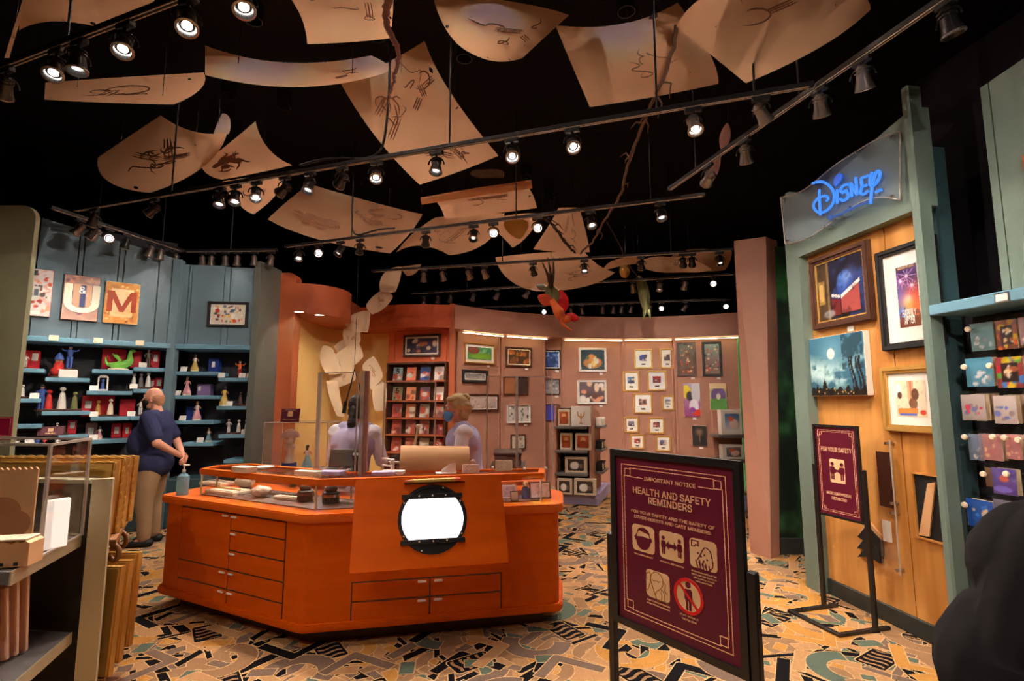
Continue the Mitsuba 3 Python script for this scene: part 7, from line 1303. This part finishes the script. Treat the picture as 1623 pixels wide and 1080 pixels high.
BL = [('teal backed bag with silver pins, top row left', (110, 150, 156), sil), ('rainbow bordered bag with dark centre, top row second', (130, 70, 50), frame_art((40, 26, 22), [(206, 100, 40), (220, 180, 50), (90, 40, 80), (60, 100, 160)])), ('mauve backed bag at the picture edge, top row', (170, 136, 140), dots([(120, 90, 100), (226, 206, 206)], 8)),
 ('bright blue bag with silver pins, second row left', (90, 160, 190), sil), ('rainbow bordered bag with red header, second row', (150, 60, 60), frame_art((36, 24, 22), [(200, 40, 60), (90, 160, 60), (220, 190, 40), (60, 120, 190), (230, 120, 70)])), ('mauve backed bag at the picture edge, second row', (180, 140, 146), dots([(120, 90, 100), (226, 206, 206)], 8)),
 ('white bag with pink print, third row left', (206, 190, 186), dots([(200, 60, 90), (110, 110, 160), (150, 130, 130)], 9)), ('white bag with pink print, third row middle', (210, 196, 192), dots([(206, 70, 100), (100, 110, 180), (150, 130, 130)], 9)), ('white bag with red bow print at the picture edge, third row', (206, 190, 186), dots([(190, 80, 80), (150, 140, 150)], 8)),
 ('grey blue bag, fourth row far left', (120, 136, 160), sil), ('pink bag with cream pins, fourth row left', (200, 140, 140), dots([(230, 190, 160), (180, 110, 110)], 8)), ('narrow pink bag, fourth row middle', (196, 130, 130), dots([(230, 190, 160)], 6)), ('pink bag at the picture edge, fourth row', (206, 146, 140), dots([(236, 200, 170), (190, 120, 110)], 7)),
 ('narrow brown bag behind the purple one', (120, 90, 70), None), ('purple bag with an orange blaze, fifth row', (96, 80, 160), lambda a: (a.ell(.5, .6, .2, .12, (206, 110, 90)), a.ell(.4, .2, .4, .12, (120, 110, 200)))), ('royal blue bag with cream pins, sixth row left', (40, 90, 180), dots([(226, 206, 170), (60, 130, 220)], 6, (.2, .8, .4, .8))), ('grey silver bag, sixth row second', (110, 110, 130), sil), ('red bag lowest on the rack', (200, 50, 36), dots([(240, 220, 190)], 2))]
for r, (lb, c, a_), st in zip(BG, BL, (1, 1, 1, 1, 1, 1, 3, 3, 2, 0, 1, 1, 1, 0, 1, 1, 0, 0)): bag(r, lb, c, a_, st)
for (u, z), lb in zip(((1.494,2.078),(1.445,1.843),(1.603,1.84),(1.404,1.402),(1.577,1.413),(1.643,1.414),(1.718,1.405),(1.497,1.184),(1.631,1.202),(1.36,0.976)), ('top row left', 'second row left', 'second row middle', 'fourth row far left', 'fourth row second', 'fourth row third', 'fourth row fourth', 'fifth row left', 'fifth row right', 'sixth row left')): peg(u, z, f'cream knobbed peg, {lb} of the bag rack')
u, z = (1.81,2.217); k = thing('shelf_tag', 'white price tag in a steel clip on the blue shelf over the bags', 'price tag'); part(k, 'clip', slab('unit', u-.04, u+.04, z-.028, z+.028, .05, .056, .002), 'chrome'); part(k, 'card', slab('unit', u-.032, u+.032, z-.02, z+.02, .056, .058), 'tag_white')
u, z, w_, h_ = (2.018,2.852,0.201,0.346); k = thing('framed_picture', 'red brown framed picture cut off at the right edge', 'picture'); part(k, 'frame', tf(moulding(w_, h_, .03, .03), WM['unit'] @ trm((u, z, -.075))), 'orange_dark'); art_part(k, Art(w_-.06, h_-.06, 14, ((226, 196, 170), (206, 150, 120)), 5), WM['unit'] @ trm((u, z, -.072)))
# ---------------------------------------------------------------- left foreground shelf unit
a_, b_ = ((-1.985,2.167),(-2.175,2.739))
a_, b_ = V(*a_), V(*b_); e_ = unit(b_-a_); lft = V(-e_[1], e_[0])
lft = unit(V(-1, .12))
us_ = thing('shelf_unit', 'dark shelf unit with a metal end post in the left foreground', 'shelf unit')
def shf(z0, z1, gr): return mv(prism([tuple(a_-e_*gr), tuple(b_), tuple(b_+lft*1.6), tuple(a_-e_*gr+lft*1.6)], z1-z0), 0, 0, z0)
part(us_, 'shelf', shf(.90, .95, 0), 'shelf_grey', label='upper grey shelf'); part(us_, 'shelf', shf(.44, .49, 0), 'shelf_grey', label='lower grey shelf')
ed = lambda z0, z1: cat(bar((*a_, (z0+z1)/2), (*b_, (z0+z1)/2), .006, z1-z0), )
part(us_, 'edge_strip', ed(.898, .952), 'steel_warm'); part(us_, 'edge_strip', ed(.438, .492), 'steel_warm')
bp0 = b_+e_*.06; part(us_, 'back_panel', mv(prism([tuple(bp0), tuple(bp0+e_*.04), tuple(bp0+e_*.04+lft*1.6), tuple(bp0+lft*1.6)], 1.20), 0, 0, 0), 'olive_dark'); P('olive_dark', srgb(58, 52, 40), .6)
part(us_, 'cap', mv(prism([tuple(bp0-e_*.02), tuple(bp0+e_*.06), tuple(bp0+e_*.06+lft*1.6), tuple(bp0-e_*.02+lft*1.6)], .02), 0, 0, 1.2), 'olive_paint')
pA, pB = ((-2.16,2.76),(-2.084,2.8)); pA, pB = V(*pA), V(*pB); pe = unit(pB-pA); pn = V(-pe[1], pe[0])
part(us_, 'end_post', mv(prism([tuple(pA), tuple(pB), tuple(pB+pn*.05), tuple(pA+pn*.05)], 1.224), 0, 0, 0), 'steel_warm'); part(us_, 'end_panel', mv(prism([tuple(bp0), tuple(pA), tuple(pA+pn*.04), tuple(bp0+e_*.05)], 1.2), 0, 0, 0), 'olive_dark')
# clear case
c0, c1 = ((-2.039,2.353),(-2.172,2.739)); c0, c1 = V(*c0), V(*c1); c3, c2 = c0+lft*.62, c1+lft*.62; zt = 1.433
kc = thing('acrylic_case', 'clear acrylic display case on the grey shelf in the left foreground', 'display case')
for p, q in ((c0, c1), (c1, c2), (c3, c0)): part(kc, 'pane', trimesh.Trimesh([(*p, .952), (*q, .952), (*q, zt), (*p, zt)], [[0, 1, 2], [0, 2, 3]]), 'glass')
part(kc, 'top_pane', trimesh.Trimesh([(*p, zt) for p in (c0, c1, c2, c3)], [[0, 1, 2], [0, 2, 3]]), 'glass')
for p in (c0, c1, c2, c3): part(kc, 'edge', bar((*p, .952), (*p, zt), .012, .012), 'acrylic_edge')
for p, q in ((c0, c1), (c1, c2), (c2, c3), (c3, c0)): part(kc, 'edge', bar((*p, zt), (*q, zt), .012, .012), 'acrylic_edge'); part(kc, 'edge', bar((*p, .958), (*q, .958), .012, .008), 'acrylic_edge')
w0, w1_ = ((-2.097,2.423),(-2.066,2.525)); w0, w1_ = V(*w0), V(*w1_); w0 = w0+(c1-c0)*.02
kl = thing('light_panel', 'glowing white light panel standing in the acrylic case', 'light panel'); LM = frame(V(*(w0+w1_)/2, 1.067), V(*(w1_-w0), 0)); lw, lh = np.linalg.norm(w1_-w0), 2*(LM[2, 3]-.957)
part(kl, 'housing', tf(box((0, 0, -.012), (lw, lh, .02), .003), LM), 'tag_white'); part(kl, 'screen', glow(tf(box((0, 0, .001), (lw*.97, lh*.97, .003)), LM), (1, .95, .86), .62, sw=.5), label='glowing face')
t0, t1 = ((-2.457,2.42),(-2.206,2.5)); t0, t1 = V(*t0), V(*t1)
kt = thing('backdrop_board', 'tan printed board with a scalloped top inside the acrylic case', 'board'); BM2 = frame(V(*(t0+t1)/2, 1.10), V(*(t1-t0), 0)); bw = np.linalg.norm(t1-t0)
sc_ = Polygon([(-bw/2, -.145), (bw/2, -.145), (bw/2, .21)]+[(bw/2-bw*i/24, .21+.012*(i % 2)) for i in range(1, 24)]+[(-bw/2, .21)])
part(kt, 'board', tf(prism(sc_, .012), BM2), 'kraft'); part(kt, 'printed_tree', tf(prism(affinity.translate(Point(0, 0).buffer(.07).union(affinity.translate(Point(0, 0).buffer(.06), .05, -.05)).union(affinity.translate(rrect(.05, .14, .01), .01, -.1)), bw*.05, .02), .002), BM2 @ trm((0, 0, .012))), 'leather_tan'); P('leather_tan', srgb(150, 96, 60), .7)
kb = thing('wooden_model', 'small laser cut wooden castle wall model at the front of the acrylic case', 'model'); mA = V(*(-2.058,2.2,1.052)); mA[2] = .957
part(kb, 'wall', tf(prism(Polygon([(-.12, 0), (.09, 0), (.09, .09), (.075, .10), (.06, .09), (.045, .10), (.03, .09), (.0, .10), (-.03, .09), (-.06, .10), (-.12, .09)]), .10), frame(mA, V(1, .25, 0)) @ trm((0, 0, -.10))), 'kraft')
for i in range(3): part(kb, 'notch', tf(box((-.05+.05*i, .012, .001), (.014, .012, .004)), frame(mA, V(1, .25, 0))), 'black_matte')
part(kb, 'lid', tf(box((-.01, .105, -.05), (.17, .008, .1), .002), frame(mA, V(1, .25, 0))), 'bag_beige')
# goods on the lower shelf: standing pale folders
for i in range(6):
    k = thing('standing_folder', f'pale pinkish wood plaque standing on the lower shelf, {NUMW[i]} from the right', 'plaque', 'plaques on the lower left shelf')
    p = a_+e_*(.36-.05*i)+lft*(.10+.015*i); h_ = .33-.012*i
    part(k, 'board', tf(box((0, h_/2, 0), (.26, h_, .022), .004), frame(V(*p, .491), V(-.95, -.25, 0) if False else V(.95, .1, 0)) @ trm((-.13, 0, 0)) @ rot(4+i, (0, 0, 1))), 'plaque_pink'); part(k, 'cut', tf(box((-.02, h_*.55, .012), (.012, .05, .002)), frame(V(*p, .491), V(.95, .1, 0)) @ trm((-.13, 0, 0)) @ rot(4+i, (0, 0, 1))), 'leather')
P('plaque_pink', srgb(206, 160, 134), .65)
# rack of gold frames behind
gr = thing('frame_rack', 'wooden rack holding gold frames behind the left shelf unit', 'rack')
rx, ry = -2.281, 3.15
for x, y in ((rx-.12, 2.985), (rx-.34, 3.59), (rx-.9, 2.985), (rx-.95, 3.59)): part(gr, 'post', bar((x, y, 0), (x, y, .86), .04, .04, .004), 'kraft_dark')
P('kraft_dark', srgb(120, 76, 36), .6)
for z in (.12, .84): part(gr, 'tray', mv(prism([(rx-1.0, 2.98), (-2.172,2.98), (-2.524,3.56), (rx-1.0, 3.56)], .03), 0, 0, z), 'kraft_dark')
for y, q in ((3.02,-2.208),(3.3,-2.371)):
    part(gr, 'scroll_foot', tube(smooth_pts([(q-.06, y, .85), (q, y, .835), (q+.03, y, .79), (q+.01, y, .75), (q-.02, y, .77)], 16), .014, 8), 'kraft_dark', True)
def goldframe(y, z0, x0, x1, h, label, orn=True):
    k = thing('gold_frame', label, 'picture frame', 'gold frames in the rack'); w_ = x1-x0; M = frame(V((x0+x1)/2, y, z0+h/2), V(1, 0.0, 0)) @ rot(-3, (1, 0, 0))
    part(k, 'moulding', tf(moulding(w_, h, .075, .045), M), 'gold')
    part(k, 'inner_slip', tf(prism(Polygon([(-w_/2+.07, -h/2+.07), (w_/2-.07, -h/2+.07), (w_/2-.07, h/2-.07), (-w_/2+.07, h/2-.07)]).difference(Polygon([(-w_/2+.1, -h/2+.1), (w_/2-.1, -h/2+.1), (w_/2-.1, h/2-.1), (-w_/2+.1, h/2-.1)])), .02), M), 'cream')
    part(k, 'picture', tf(box((0, 0, .004), (w_-.18, h-.18, .006)), M), 'leather_tan')
    if orn:
        bs_ = [ball((s*(w_/2), -h/2+h*(i+.5)/9, .034), (.007, .024, .010), 1) for s in (-1, 1) for i in range(9)]+[ball((-w_/2+w_*(i+.5)/14, h/2, .034), (.026, .006, .010), 1) for i in range(14)]
        part(k, 'carved_edge', tf(cat(bs_), M), 'gold', True, kind='stuff')
gx1 = (-2.223,-2.275,-2.348,-2.414)
for i, (y, x) in enumerate(zip((3.02, 3.16, 3.3, 3.45), gx1)): goldframe(y, .872, x-.82, x, (0.412,0.423,0.415,0.404)[i], f'ornate gold frame, {NUMW[i]} from the front of the upper rack tier')
for i, (y, x) in enumerate(zip((3.05, 3.2, 3.4), (-2.166,-2.225,-2.313))): goldframe(y, .152, x-.6, x, .56-.01*i, f'plain gold frame, {NUMW[i]} from the front of the lower rack tier', False)
# red sign at the left edge
kr_ = thing('small_sign', 'maroon sign with pale border standing at the left picture edge', 'sign'); pS = (0.998,6.398,0.005,0.008) if False else None
sA, sB = V(*(-3.842,3.8,1.378)), V(*(-3.581,3.8,1.378)); hS = 0.138; SM = frame((sA+sB)/2+V(0, 0, hS/2), sB-sA)
part(kr_, 'board', tf(box((0, 0, 0), (np.linalg.norm(sB-sA), hS, .01), .002), SM), 'maroon_bright'); P('maroon_bright', srgb(140, 16, 50), .45)
ob = Polygon([(-.125, -.063), (.122, -.063), (.122, .063), (-.125, .063)]); part(kr_, 'border_line', tf(prism(ob.difference(ob.buffer(-.003, join_style=2)), .001), SM @ trm((0, 0, .006))), 'peach_print'); part(kr_, 'foot', box(((sA+sB)[0]/2, 3.82, .01), (.3, .3, .02), .004), 'chrome')
part(kr_, 'post', bar(((sA+sB)[0]/2, 3.82, 0), ((sA+sB)[0]/2, 3.82, sA[2]), .02, .02), 'chrome')
